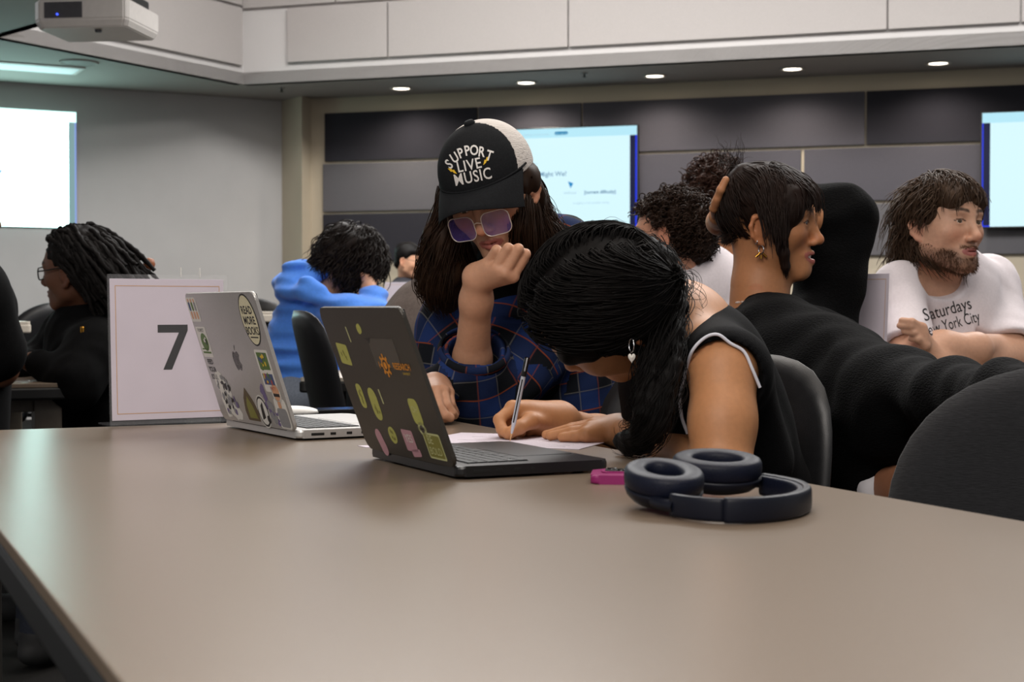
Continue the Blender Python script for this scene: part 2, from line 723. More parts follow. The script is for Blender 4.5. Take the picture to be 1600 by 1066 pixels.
wall_back = wall_slab('wall_back', W0, Wend, wn, M_wall)
cu = unit(W0 - L0)
cn = np.array([cu[1], -cu[0], 0])
_r = ray(487, 484)
_c = np.array([0, 0, CAMZ])
Wp = _c + _r * (((W0 - _c) @ wn) / (_r @ wn))
FR = Wp + wn * 0.2
wall_corner = struct(prism('wall_corner', [L0[:2], FR[:2], Wp[:2], Wp[:2] - wn[:2] * .1, L0[:2] - wn[:2] * .1], 0.0, ZS, M_wall))
wall_left = wall_slab('wall_left', Lend, L0, ln if ln[1] < 0 else -ln, M_wallgrey)
ln = ln if ln[1] < 0 else -ln


def on_wall(px, py, O=None, n=None):
    """point of the back wall seen at a pixel"""
    O = W0 if O is None else O
    n = wn if n is None else n
    r = ray(px, py)
    c = np.array([0, 0, CAMZ])
    return c + r * (((O - c) @ n) / (r @ n))


def s_of(px, O=None, u=None, n=None):
    O = W0 if O is None else O
    u = wu if u is None else u
    n = wn if n is None else n
    p = on_wall(px, 484, O, n)
    return (p - O) @ u


def z_of(px, py, O=None, n=None):
    return on_wall(px, py, O, n)[2]


def slab_on(name, O, u, n, s0, s1, z0, z1, t, m, parent, bev=0.006, gap=0.0):
    c = O + u * (s0 + s1) / 2 + n * (t / 2 + gap)
    c = np.array([c[0], c[1], (z0 + z1) / 2])
    R = np.stack([u, -n, np.array([0, 0, 1])], 1)
    return box(name, c, (s1 - s0, t, z1 - z0), m, parent, R, bev)


zr = [(z_of(510, 253), z_of(510, 178)), (z_of(510, 331.5), z_of(510, 257)), (z_of(510, 408), z_of(510, 335.5))]
rows = [
    [(510, 747, M_pan_navy), (749.5, 909, M_pan_char), (911.5, 1350, M_pan_char), (1353, 1760, M_pan_navy)],
    [(507, 700, M_pan_grey), (703, 997, M_pan_char), (999, 1251, M_pan_char), (1256, 1640, M_pan_char), (1643, 1800, M_pan_navy)],
    [(507, 757, M_pan_navy), (760, 1040, M_pan_navy), (1043, 1192, M_pan_grey), (1195, 1470, M_pan_grey), (1473, 1800, M_pan_grey)],
]
for (z0, z1), row in zip(zr, rows):
    for x0, x1, m in row:
        slab_on('acoustic_panel', W0, wu, wn, s_of(x0), s_of(x1), z0, z1, 0.035, m, wall_back)

# soffit: flat lowered ceiling with a raised opening above the middle of the room
A = at_z(380, 132)
B = at_z(1600, 70)
Bend = A + unit(B - A) * 8.5
C1_ = at_z(0, 58.5)
C2_ = at_z(60, 42)
C2e = C1_ + unit(C2_ - C1_) * 3.2
ring_out = [Lend, L0, W0, Wend]
# underside as quads between the opening edge and the walls
T_ = 0.1
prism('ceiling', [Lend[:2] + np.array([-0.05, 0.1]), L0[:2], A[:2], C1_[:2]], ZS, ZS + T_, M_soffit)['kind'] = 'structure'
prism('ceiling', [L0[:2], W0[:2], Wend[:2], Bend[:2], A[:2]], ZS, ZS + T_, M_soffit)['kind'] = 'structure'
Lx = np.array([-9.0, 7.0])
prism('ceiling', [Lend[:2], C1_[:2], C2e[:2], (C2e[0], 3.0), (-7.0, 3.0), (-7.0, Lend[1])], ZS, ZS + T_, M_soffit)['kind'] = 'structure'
ZT = 5.1
up_b = unit(Bend - A)
nb = np.array([up_b[1], -up_b[0], 0])
wall_upper = wall_slab('wall_upper_back', A, Bend, nb, M_fascia, ZS, ZT, 0.08)
up_l = unit(A - C1_)
nl = np.array([up_l[1], -up_l[0], 0])
wall_upper_l = wall_slab('wall_upper_left', C1_, A, nl, M_fascia, ZS, ZT, 0.08)
up_n = unit(C2e - C1_)
nn = np.array([-up_n[1], up_n[0], 0])
wall_upper_n = wall_slab('wall_upper_near', C1_, C2e, nn, M_fascia, ZS, ZT, 0.08)
struct(prism('ceiling', [(-6, -1), (9, -1), (9, 14.5), (-6, 14.5)], ZT, ZT + 0.1, M_fascia))

# pale fabric panels of the raised part
zf0, zf1 = z_of(455, 98.5, A, nb), z_of(455, 14, A, nb)
zf2 = zf1 + 0.022
zf3 = zf2 + (zf1 - zf0)


def sb(px):
    return s_of(px, A, up_b, nb)


for z0, z1, xs in ((zf0, zf1, [452, 609, 889.5, 1385, 1592, 1900]), (zf2, zf3, [383, 528, 760, 1100, 1500, 1900])):
    for x0, x1 in zip(xs[:-1], xs[1:]):
        slab_on('acoustic_panel', A, up_b, nb, sb(x0) + 0.006, sb(x1) - 0.006, z0, z1, 0.04, M_pan_light, wall_upper)
Ll = np.linalg.norm(C1_ - A)
s_r = (on_wall(374, 100, C1_, nl) - C1_) @ up_l
for z0, z1 in ((zf0 - 0.01, zf1 + 0.02), (zf1 + 0.045, zf3 + 0.05)):
    slab_on('acoustic_panel', C1_, up_l, nl, 0.75, s_r, z0, z1, 0.04, M_pan_light, wall_upper_l)
    slab_on('acoustic_panel', C1_, up_l, nl, 0.05, 0.73, z0, z1, 0.04, M_pan_light, wall_upper_l)

# recessed downlights of the soffit
M_lampglow = mat('downlight_lens', 'ffffff', 0.5, emit='fff3e0', estr=7.0)
M_trimring = mat('downlight_ring', 'b9b2ab', 0.35, 0.3)
lab = ['small round recessed downlight above the left end of the dark wall panels',
       'small round recessed downlight above the person in the cap',
       'small round recessed downlight third along the back soffit, above the lit wall display',
       'small round recessed downlight above the person with hoop earrings',
       'small round recessed downlight rightmost of the soffit row']
for (x, y), l_ in zip(((627, 137.5), (822, 128.5), (1023, 118), (1238, 107), (1466, 98)), lab):
    c = at_z(x, y)
    t = thing('downlight', l_, 'ceiling light', (c[0], c[1], ZS), 0, 'recessed downlights of the back soffit')
    lathe('ring', [(0.072, 0.0), (0.098, -0.001), (0.102, -0.006), (0.094, -0.012), (0.082, -0.012), (0.072, -0.004), (0.072, 0.0)], M_trimring, t)
    lathe('lens', [(0.0, -0.006), (0.04, -0.007), (0.076, -0.004), (0.076, 0.0), (0.0, 0.0)], M_lampglow, t)
    sp = bpy.data.lights.new('downlight_beam', 'SPOT')
    sp.energy = 50
    sp.spot_size = math.radians(150)
    sp.spot_blend = 0.8
    sp.shadow_soft_size = 0.07
    sp.color = (1.0, 0.9, 0.78)
    so = bpy.data.objects.new('downlight_beam', sp)
    so.location = (c[0], c[1], ZS - 0.03)
    COL.objects.link(so)
for (x, y), l_ in zip(((440, 137.5), (913, 114)), ('tiny sprinkler head at the left corner of the soffit', 'tiny sprinkler head between the second and third downlight')):
    c = at_z(x, y)
    t = thing('sprinkler_head', l_, 'sprinkler', (c[0], c[1], ZS), 0, 'sprinkler heads in the soffit')
    lathe('escutcheon', [(0.0, 0.0), (0.03, 0.0), (0.028, -0.006), (0.01, -0.01), (0.0, -0.01)], M_grey, t, 16)
    lathe('deflector', [(0.0, -0.01), (0.008, -0.01), (0.006, -0.03), (0.018, -0.032), (0.018, -0.035), (0.0, -0.035)], M_dark, t, 12)

# flat ceiling luminaire and round speaker of the left soffit
c = at_z(0, 101)
t = thing('ceiling_luminaire', 'flat rectangular recessed light panel in the left soffit', 'ceiling light', (c[0], c[1], ZS), math.atan2(lu[1], lu[0]))
box('housing', (0.05, 0, -0.006), (1.34, 0.36, 0.012), M_white, t, bev=0.004)
box('diffuser', (0.05, 0, -0.0135), (1.26, 0.28, 0.004), mat('luminaire_diffuser', 'd9e6e8', 0.6, emit='cfe9ee', estr=0.35), t)
c = at_z(123, 97)
t = thing('ceiling_speaker', 'round flush loudspeaker grille in the left soffit behind the projector', 'speaker', (c[0], c[1], ZS))
lathe('rim', [(0.0, 0.0), (0.15, 0.0), (0.15, -0.008), (0.135, -0.012), (0.128, -0.006), (0.0, -0.006)], M_soffit, t, 32)
lathe('grille', [(0.0, -0.01), (0.06, -0.0095), (0.127, -0.007)], mat('speaker_grille', '85827e', 0.7, var=0.3, scale=400), t, 32)


# ---------------------------------------------------------------- displays
def emis(name, color, strength=1.0):
    return mat(name, '000000', 0.4, var=0.0, emit=color, estr=strength, spec=0.2)


E_slide = emis('display_white', 'd6f7ff', 1.02)
E_bar = emis('display_bar', 'b9ecfb', 0.98)
E_navy = emis('display_navy', '06103a', 1.0)
E_blue = emis('display_blue', '1636f0', 1.0)
E_text = emis('display_text', '6f9ab8', 0.9)
E_text2 = emis('display_text_pale', 'b4d6e6', 0.9)
E_pill = emis('display_pill', '1c86b8', 0.9)
E_cursor = emis('display_cursor', '1b8fd0', 0.9)


def slide(w, h, mt_idx_off=0):
    """slide content with the origin at the lower left corner of the lit area"""
    bar = 0.088 * h
    nv = 0.038 * w
    p = [rect(0, h - bar, w, h, 1), rect(nv, 0.0, w - nv, h - bar, 0),
         rect(0.006 * w, 0.006 * w, nv, h - bar, 2), rect(w - nv, 0.006 * w, w - 0.008 * w, h - bar, 2),
         rect(0, 0, 0.006 * w, h - bar, 3), rect(w - 0.008 * w, 0, w, h - bar, 3), rect(0.006 * w, 0, nv, 0.006 * w, 3), rect(w - nv, 0, w - 0.008 * w, 0.006 * w, 3)]
    o = 0.002
    p.append((rrect(0.074 * w, 0.032 * h, 0.015 * h, 5, 0.586 * w, h - bar * 0.55), [tuple(range(24))], 6, o))
    p.append(txt('Now sharing', 0.586 * w, h - bar * 0.68, 0.022 * h, 1, o * 2))
    p.append(txt('You are viewing a shared screen', 0.42 * w, h - bar * 0.7, 0.026 * h, 5, o))
    p.append(txt('Problem', 0.43 * w, 0.66 * h, 0.026 * h, 5, o))
    p.append(txt('How Might We?', 0.50 * w, 0.545 * h, 0.062 * h, 4, o, bold=0.0008))
    p.append(txt('How might we', 0.275 * w, 0.37 * h, 0.04 * h, 4, o))
    p.append(txt('[goal]', 0.43 * w, 0.37 * h, 0.04 * h, 5, o))
    p.append(txt('without', 0.635 * w, 0.37 * h, 0.04 * h, 5, o))
    p.append(txt('[current difficulty]', 0.80 * w, 0.37 * h, 0.042 * h, 4, o, bold=0.0012))
    p.append(txt('People are struggling', 0.33 * w, 0.275 * h, 0.026 * h, 5, o))
    p.append(txt('struggling in this possible setting', 0.75 * w, 0.275 * h, 0.027 * h, 5, o))
    cx, cy, s = 0.635 * w, 0.455 * h, 0.06 * h
    p.append(poly([(cx - 0.35 * s, cy + 0.6 * s), (cx + 0.55 * s, cy + 0.28 * s), (cx + 0.08 * s, cy - 0.5 * s)], 7, o))
    return p


SL_M = [E_slide, E_bar, E_navy, E_blue, E_text, E_text2, E_pill, E_cursor]


def wall_tv(label, xl, xr, zb, zt):
    s0 = s_of(xl, W0 + wn * 0.1) if xl else None
    s1 = s_of(xr, W0 + wn * 0.1) if xr else None
    wd = (zt - zb) * 16 / 9
    if s0 is None:
        s0 = s1 - wd
    else:
        s1 = s0 + wd
    O = W0 + wu * s0
    O = np.array([O[0], O[1], zb])
    root = thing('wall_display', label, 'screen', O + wu * wd / 2 + wn * 0.0, 0, 'wall displays with a slide')
    hb = zt - zb
    world_child(slab_on('mount', O, wu, wn, wd * 0.3, wd * 0.7, zb + hb * 0.3, zb + hb * 0.7, 0.055, M_dark, None, 0.004, 0.035), root)
    world_child(slab_on('bezel', O, wu, wn, -0.012, wd + 0.012, zb - 0.014, zt + 0.012, 0.045, M_black, None, 0.006, 0.085), root)
    o = flat_obj('screen', slide(wd, hb), None, None, O + wn * 0.1315, wu, np.array([0, 0, 1.0]), 0.0, SL_M)
    world_child(o, root)
    return root


OW = W0 + wn * 0.13
wall_tv('lit wall display behind the person in the cap', None, 996, z_of(1000, 362.5, OW), z_of(995, 196, OW))
wall_tv('lit wall display at the right edge behind the person with crossed arms', 1533, None, z_of(1540, 354.5, OW), z_of(1533, 177, OW))

# slide thrown on the left wall
zb, zt = z_of(60, 355, L0, ln), z_of(119, 176.5, L0, ln)
wd = (zt - zb) * 16 / 9
pr = on_wall(119.5, 300, L0 + ln * 0.03, ln)
Ou = -lu
O = pr - Ou * wd
O = np.array([O[0], O[1], zb])
root = thing('projection_screen', 'bright projected slide on the grey left wall', 'screen', O + Ou * wd / 2, 0)
bm = bmesh.new()
R_ = np.stack([Ou, -ln, np.array([0, 0, 1])], 1)
bm_box(bm, O + Ou * wd / 2 + np.array([0, 0, (zt - zb) / 2]) - ln * 0.012, (wd, 0.022, zt - zb), R_)
world_child(bm_obj('board', bm, M_wallgrey), root)
P_slide = emis('projection_white', 'c8fff8', 6.6)
P_bar = emis('projection_bar', 'c8fbf3', 2.2)
P_navy = emis('projection_grey', '8fb3b5', 0.8)
P_blue = emis('projection_blue', '93aef0', 0.9)
P_text = emis('projection_text', 'b4d3e4', 1.0)
P_text2 = emis('projection_text_pale', 'd9ecf2', 1.0)
P_cur = emis('projection_cursor', '9cc4ea', 1.0)
o = flat_obj('slide', slide(wd, zt - zb), None, None, O + ln * 0.003, Ou, np.array([0, 0, 1.0]), 0.0,
             [P_slide, P_bar, P_navy, P_blue, P_text, P_text2, P_pill if False else P_cur, P_cur])
world_child(o, root)

# ---------------------------------------------------------------- projector hung from the raised ceiling
M_proj = mat('projector_shell', 'c4bfbb', 0.45, var=0.03)
M_vent = mat('projector_vent', '4b4a4e', 0.6, var=0.1)
dp = 7.0
pc = P(150, 33, dp)
t = thing('ceiling_projector', 'white projector hanging from the ceiling at the upper left', 'projector', pc, 0)
ux = unit(P(237, 40, 7.0) - P(85, 26, 7.0) + np.array([0, -0.06, 0]))
ux[2] = 0
ux = unit(ux)
ux = unit(np.array([0.985, -0.12, 0]))
uy = np.array([-ux[1], ux[0], 0])
R_ = np.stack([ux, uy, np.array([0, 0, 1])], 1)


def pj(x, y, z):
    return pc + R_ @ np.array([x, y, z])


W2, D2, H2 = 0.225, 0.20, 0.062
out = [(-W2, -D2 + 0.05), (-W2 + 0.04, -D2), (W2 - 0.015, -D2), (W2, -D2 + 0.02), (W2, D2), (-W2, D2)]
bm = bmesh.new()
lo = [bm.verts.new(pj(x * 0.93, y * 0.9, -H2)) for x, y in out]
mid = [bm.verts.new(pj(x, y, -H2 + 0.035)) for x, y in out]
hi = [bm.verts.new(pj(x, y, H2)) for x, y in out]
n_ = len(out)
bm.faces.new(lo[::-1]); bm.faces.new(hi)
for q in range(n_):
    bm.faces.new((lo[q], lo[(q + 1) % n_], mid[(q + 1) % n_], mid[q]))
    bm.faces.new((mid[q], mid[(q + 1) % n_], hi[(q + 1) % n_], hi[q]))
bmesh.ops.bevel(bm, geom=list(bm.edges), offset=0.006, segments=2, affect='EDGES')
world_child(bm_obj('body', bm, M_proj), t)
bm = bmesh.new()
bm_box(bm, pj(-0.07, -D2 - 0.001, 0.014), (0.175, 0.006, 0.07), R_)
for q in range(10):
    bm_box(bm, pj(-0.07, -D2 - 0.005, -0.017 + q * 0.0068), (0.17, 0.004, 0.0024), R_)
world_child(bm_obj('vent_grille', bm, M_vent), t)
bm = bmesh.new()
for q in range(6):
    bm_box(bm, pj(-W2 - 0.001, -0.09 + q * 0.035, 0.012), (0.006, 0.022, 0.06), R_)
world_child(bm_obj('side_vent', bm, M_vent), t)
bm = bmesh.new()
bmesh.ops.create_uvsphere(bm, u_segments=10, v_segments=8, radius=0.005, matrix=Matrix.Translation(Vector(pj(-0.095, -D2 - 0.008, -0.006))))
world_child(bm_obj('status_light', bm, emis('status_blue', '3a52ff', 3.0)), t)
bm = bmesh.new()
bm_box(bm, pj(0.0, 0.05, H2 + 0.03), (0.36, 0.3, 0.06), R_, 0.01)
bm_box(bm, pj(0.0, 0.05, H2 + 0.06 + (ZT - pc[2] - H2 - 0.06) / 2), (0.06, 0.06, ZT - pc[2] - H2 - 0.06), R_, 0.008)
world_child(bm_obj('mount', bm, M_blackmatte), t)
# foot screw of the shell
world_child(lathe('foot', [(0.0, -0.012), (0.014, -0.012), (0.016, 0.0), (0.0, 0.0)], M_vent, None, 16, tuple(pj(0.06, -0.12, -H2))), t)

# ================================================================ TABLES AND CHAIRS
TY = math.radians(24.3426)
TU = np.array([math.cos(TY), math.sin(TY), 0])
TP = np.array([-math.sin(TY), math.cos(TY), 0])
TC = np.array([-0.15732, 2.91805, 0.73])

M_lam = mat('laminate_taupe', '776859', 0.28, spec=0.45, var=0.05, scale=260, bump=0.05, bscale=900)
M_lam2 = mat('laminate_pale', 'cfc6b8', 0.4, var=0.04, scale=200)
M_band = mat('edge_band_black', '0b0b0b', 0.55, var=0.2, scale=80)
M_legp = mat('leg_powder_coat', '3a3734', 0.5, 0.2, var=0.1)
M_legb = mat('leg_taupe_metal', '6d6459', 0.5, 0.1, var=0.1)


def table(label, corner, L, Wd, ztop=0.73, yaw=TY, top=None, leg=None, lab_name='conference_table', post=0.05, skip=(), band=None):
    """corner: far right corner; the top runs Wd towards -u and L towards -p"""
    u = np.array([math.cos(yaw), math.sin(yaw), 0])
    p = np.array([-math.sin(yaw), math.cos(yaw), 0])
    corner = np.append(np.asarray(corner, float)[:2], 0)
    ctr = corner * np.array([1, 1, 0]) - u * Wd / 2 - p * L / 2
    t = thing(lab_name, label, 'table', ctr, yaw)
    pts = rrect(Wd, L, 0.012, 3)
    prism('tabletop', pts, ztop - 0.012, ztop, top or M_lam, t, bev=0.0015)
    prism('edge_band', rrect(Wd + 0.006, L + 0.006, 0.014, 3), ztop - 0.046, ztop - 0.0115, band or M_band, t, bev=0.006)
    k = 0
    for sx in (-1, 1):
        for sy in (-1, 1):
            k += 1
            if k in skip:
                continue
            bm = bmesh.new()
            bm_box(bm, (sx * (Wd / 2 - 0.09), sy * (L / 2 - 0.10), (ztop - 0.046) / 2 + 0.006), (post, post, ztop - 0.046 - 0.012), None, 0.004)
            bm_box(bm, (sx * (Wd / 2 - 0.09), sy * (L / 2 - 0.10), 0.006), (post * 1.15, post * 1.15, 0.012), None, 0.002)
            bm_obj('leg', bm, leg or M_legp, t)
    for sy in (-1, 1):
        box('apron_rail', (0, sy * (L / 2 - 0.10), ztop - 0.066), (Wd - 0.18 - post, 0.03, 0.036), leg or M_legp, t, bev=0.003)
    return t


main_table = table('large taupe conference table in the foreground with black edge', TC, 2.14, 0.9109)

c = PZ(132, 598)
left_table = table('taupe table at the left edge under the elbows of the person with long locs', c + TP * 1.15, 1.15, 1.5, leg=M_legb, post=0.075)

M_chair = mat('chair_plastic_black', '1b1b1d', 0.40, var=0.15, scale=80, bump=0.1, bscale=600)
M_chairf = mat('chair_fabric_charcoal', '29292b', 0.9, var=0.25, scale=300, bump=0.5, bscale=260, aniso_scale=(0.35, 0.35, 4.0), sheen=0.15)


def dish(name, m, parent, W_, H_, t, fy, frame, pw=2.6, nr=9, na=44):
    """rounded dished panel; frame(x, z) -> point; thickness t along frame normal fy(x, z)"""
    vs, fs = [], []
    for side in (0, 1):
        for i in range(nr + 1):
            r = i / nr
            for j in range(na):
                a = 2 * math.pi * j / na
                cx, sz = math.cos(a), math.sin(a)
                k = (abs(cx) ** pw + abs(sz) ** pw) ** (-1 / pw)
                x, z = W_ / 2 * r * k * cx, H_ / 2 * r * k * sz
                prof = t / 2 * (1 - max(0, (r - 0.8) / 0.2) ** 2.2 * 0.9)
                p = np.array(frame(x, z)) + np.array(fy(x, z)) * (prof if side == 0 else -prof)
                vs.append(p)
    n1 = (nr + 1) * na
    for side in (0, 1):
        o = side * n1
        for i in range(nr):
            for j in range(na):
                q = (o + i * na + j, o + i * na + (j + 1) % na, o + (i + 1) * na + (j + 1) % na, o + (i + 1) * na + j)
                fs.append(q if side == 0 else q[::-1])
    o = nr * na
    for j in range(na):
        fs.append((o + j, o + (j + 1) % na, n1 + o + (j + 1) % na, n1 + o + j))
    return mesh_obj(name, np.array(vs), np.array(fs), m, parent, smooth=True)


def chair(label, loc, rz, top=0.87, backw=0.43, backh=0.40, m=None, lean=0.16, curve=0.9, thick=0.03, group=None, name='shell_chair', arms=False, pw=2.6):
    """chair facing local +y"""
    m = m or M_chair
    t = thing(name, label, 'chair', (loc[0], loc[1], 0), rz, group)
    zc = top - backh / 2
    dish('backrest', m, t, backw, backh, thick, lambda x, z: (0, 1, 0.0),
         lambda x, z: (x, -0.215 - lean * (z + backh / 2) + curve * x * x, zc + z), pw=pw)
    dish('seat', m, t, 0.45, 0.44, 0.035, lambda x, z: (0, 0, 1.0),
         lambda x, z: (x, z, 0.45 + 0.35 * x * x + (0.02 if z < 0 else 0.0) * abs(z) - 0.10 * max(0, z - 0.12)), pw=3.2)
    for sx in (-1, 1):
        # rear support carries the back, front leg, both tubes
        tube_obj('back_support', [(sx * 0.17, -0.16, 0.425), (sx * 0.175, -0.235, 0.44), (sx * 0.17, -0.245 - lean * 0.02, 0.50), (sx * 0.165, -0.242 - lean * 0.12 + curve * 0.027, zc - backh / 2 + 0.14)], 0.011, M_dark, t, 8, 6)
        tube_obj('leg', [(sx * 0.19, 0.17, 0.425), (sx * 0.215, 0.20, 0.22), (sx * 0.23, 0.22, 0.011)], 0.011, M_dark, t, 8, 4)
        tube_obj('leg', [(sx * 0.19, -0.16, 0.425), (sx * 0.21, -0.21, 0.22), (sx * 0.22, -0.25, 0.011)], 0.011, M_dark, t, 8, 4)
        tube_obj('seat_rail', [(sx * 0.19, -0.17, 0.425), (sx * 0.19, 0.18, 0.425)], 0.011, M_dark, t, 8)
    return t


def heading(v):
    """rz so that local +y points along v"""
    return math.atan2(-v[0], v[1])


chair('charcoal round-backed chair in the right foreground with a hand resting on it', P(1668, 700, 1.86)[:2] + np.array([0.05, 0.24]), heading((0.18, 1.0)), top=0.868, backw=0.44, backh=0.42, m=M_chairf, lean=0.10, curve=0.5, thick=0.05, name='fabric_chair', pw=2.25)
chair('black plastic chair of the person in the sleeveless top who writes', (0.195, 2.385), heading((-.62, -.79)), top=0.862, backw=0.46, backh=0.44, lean=0.16, curve=.9, thick=0.022, pw=3.6)
chair('empty black chair with its back edge-on between the blue hoodie and the black laptop', P(624, 560, 4.6)[:2], heading((0.95, 0.30)), top=0.933, backw=0.44, backh=0.44, lean=0.22, thick=0.03, pw=4.0)
chair('black chair of the person in the taupe shirt', (-.135, 3.86), heading((0.3, 0.95)), top=0.868, backw=0.44, backh=0.36, lean=0.16)
chair('black chair under the person in the blue hoodie', P(480, 560, 5.45)[:2], heading((0.95, 0.1)), top=0.93, backw=0.46, backh=0.42, lean=0.16)
chair('empty black round-backed chair at the far left below the projected slide', P(38, 500, 7.2)[:2], heading((-0.8, 0.6)), top=0.97, backw=0.5, backh=0.44, lean=0.12, thick=0.05, pw=2.3)
chair('black chair of the person with long locs', P(150, 560, 4.75)[:2], heading((-0.95, -0.25)), top=0.86, backw=0.45, backh=0.40, lean=0.14)
chair('far black chair between the grey wall and the blue hoodie', P(428, 500, 7.6)[:2], heading((0.3, 1)), top=0.99, backw=0.45, backh=0.42, lean=0.14)
chair('black chair of the person in the black knit sweater', (0.62, 3.08), heading((1.0, 0.05)), top=0.80, backw=0.45, backh=0.36, lean=0.14)
chair('black chair of the person with crossed arms', P(1485, 560, 3.85)[:2] + np.array([0, 0.05]), heading((0.35, -0.95)), top=0.80, backw=0.45, backh=0.36, lean=0.14)
chair('black chair of the person in the plain white T-shirt seen from behind', P(1090, 560, 4.0)[:2], heading((-0.35, 0.94)), top=0.82, backw=0.45, backh=0.36, lean=0.14)
chair('black chair at the far edge of the main table under the person in the cap', (-0.02, 3.25), heading((-0.35, -0.95)), top=0.80, backw=0.45, backh=0.36, lean=0.14)

chair('black chair at the right edge behind the person with crossed arms', P(1632, 500, 4.8)[:2], heading((-0.5, -0.85)), top=0.985, backw=0.46, backh=0.42, lean=0.14, thick=0.04)
# low dark chair on the left side of the main table, seen only at the lower left edge
chair('dark empty chair pushed to the left side of the main table', (-0.62, 1.52), heading(TU), top=0.70, backw=0.42, backh=0.25, lean=0.1)

# far tables of the rear rows
table('tall white-topped far table between the grey wall and the blue hoodie', P(443, 487, 7.0) + TP * 0.3, 0.6, 0.62, ztop=P(443, 487, 6.9)[2], top=M_lam2, band=M_lam2, lab_name='far_table')
table('small white-topped table at the far left behind the left chair', P(36, 503, 6.3) + TP * 0.25, 0.5, 1.2, ztop=P(36, 502, 6.2)[2], top=M_lam2, band=M_lam2, leg=M_legb, lab_name='far_table', post=0.09)
table('white-topped far table of the far person in glasses', (-0.2, 9.9), 0.7, 1.8, ztop=0.73, top=M_lam2, lab_name='far_table')
table('table in front of the person with crossed arms', (1.75, 3.60), 0.29, 1.16, ztop=0.70, yaw=math.radians(0), top=M_lam, lab_name='far_table')
table('table of the person in the blue hoodie', (-0.20, 6.0), 0.45, 0.50, ztop=0.76, yaw=0, top=M_lam2, lab_name='far_table')
table('table in front of the plain white T-shirt seen from behind', (0.36, 5.2), 0.6, 1.0, ztop=0.73, top=M_lam2, yaw=0, lab_name='far_table')

# ================================================================ THINGS ON THE MAIN TABLE
# ---- laptops: local frame origin = right hinge corner on the table, x along the right side (towards the front edge), y along the hinge
M_alu = mat('aluminium_silver', 'b9b7b4', 0.38, 0.55, var=0.03, scale=200)
M_aluk = mat('aluminium_black', '3d3a35', 0.42, 0.45, var=0.05, scale=200)
M_aluk2 = mat('aluminium_black_base', '0e0e10', 0.36, 0.0, var=0.05, scale=200)
M_key = mat('key_black', '0d0d0e', 0.55, var=0.1)
M_port = mat('port_black', '050505', 0.5)
M_scr = mat('laptop_glass', '040405', 0.12, var=0.0)


def laptop(name, label, org, yaw, th, s, shell, base_m, stickers):
    L, Wd = 0.2481 * s, 0.3557 * s
    t = thing(name, label, 'laptop', org, yaw)
    # base: rounded slab
    prism('base', [(x + L / 2, y + Wd / 2) for x, y in rrect(L, Wd, 0.011, 5)], 0.0035, 0.0165, base_m, t, bev=0.0035, smooth=False)
    for fx in (0.03, L - 0.03):
        for fy in (0.03, Wd - 0.03):
            lathe('foot', [(0, 0), (0.007, 0), (0.008, 0.004), (0, 0.004)], M_port, t, 16, (fx, fy, 0))
    # keyboard tray, keys, touchpad
    ky0, ky1, kx0, kx1 = Wd * 0.09, Wd * 0.91, L * 0.12, L * 0.52
    box('keyboard_tray', ((kx0 + kx1) / 2, Wd / 2, 0.0166), (kx1 - kx0, ky1 - ky0, 0.0006), M_key, t)
    rows_ = 6
    kme = None
    for r in range(rows_):
        h = (kx1 - kx0) / rows_
        n = [14, 14, 14, 13, 12, 9][r]
        for q in range(n):
            w = (ky1 - ky0) / n
            x = kx0 + h * (r + 0.5)
            y = ky0 + w * (q + 0.5)
            if r == 5 and q == 4:
                pass
            bm = bmesh.new()
            bm_box(bm, (0, 0, 0), (h * 0.86, w * 0.87, 0.0013), None, 0.0004)
            o = bm_obj('key', bm, M_key, t)
            o.location = (x, y, 0.0175)
    box('touchpad', (L * 0.77, Wd / 2, 0.0167), (L * 0.38, Wd * 0.42, 0.0006), base_m, t, bev=0.0002)
    # ports on the right side (local y = 0 side)
    xs = [(0.10, 0.022), (0.24, 0.0095), (0.36, 0.0095), (0.47, 0.005)]
    bm = bmesh.new()
    for fx, w in xs:
        bm_box(bm, (L * fx + w / 2, 0.0002, 0.0095), (w, 0.0012, 0.0042), None, 0.0005)
    bm_obj('port', bm, M_port, t)
    # hinge barrel
    tube_obj('hinge', [(0.004, Wd * 0.13, 0.0165), (0.004, Wd * 0.87, 0.0165)], 0.0052, M_port, t, 12)
    # lid plane: from hinge line upwards, leaning back
    c, sn = math.cos(th), math.sin(th)
    Y = np.array([0, 1.0, 0])
    Zl = np.array([-c, 0, sn])
    Nl = np.array([-sn, 0, -c])       # outward (back of the lid)
    R = np.stack([Zl, Y, Nl], 1)      # lid local: x up the lid, y along the hinge, z outwards
    H = L * 0.985
    o0 = np.array([0.002, 0, 0.0165])
    lid = prism('lid', [(x + H / 2, y + Wd / 2) for x, y in rrect(H, Wd, 0.013, 6)], 0.0, 0.0052, shell, None, bev=0.0016)
    lid.matrix_local = Matrix.Translation(Vector(o0)) @ Matrix(R).to_4x4()
    lid.parent = t
    sc = box('display_glass', (H / 2 + 0.002, Wd / 2, -0.0006), (H * 0.94, Wd * 0.975, 0.0016), M_scr, lid)
    # stickers lie on the lid: u from the left end of the lid as seen from behind to the right, v up
    for nm, polys, mats in stickers(Wd, H):
        O = np.array([0.0, Wd, 0.0052])
        flat_obj(nm, polys, None, lid, O, np.array([0, -1.0, 0]), np.array([1.0, 0, 0]), 0.0, mats)
    return t


def cm(name, color, rough=0.5):
    return mat(name, color, rough, var=0.06, scale=300)


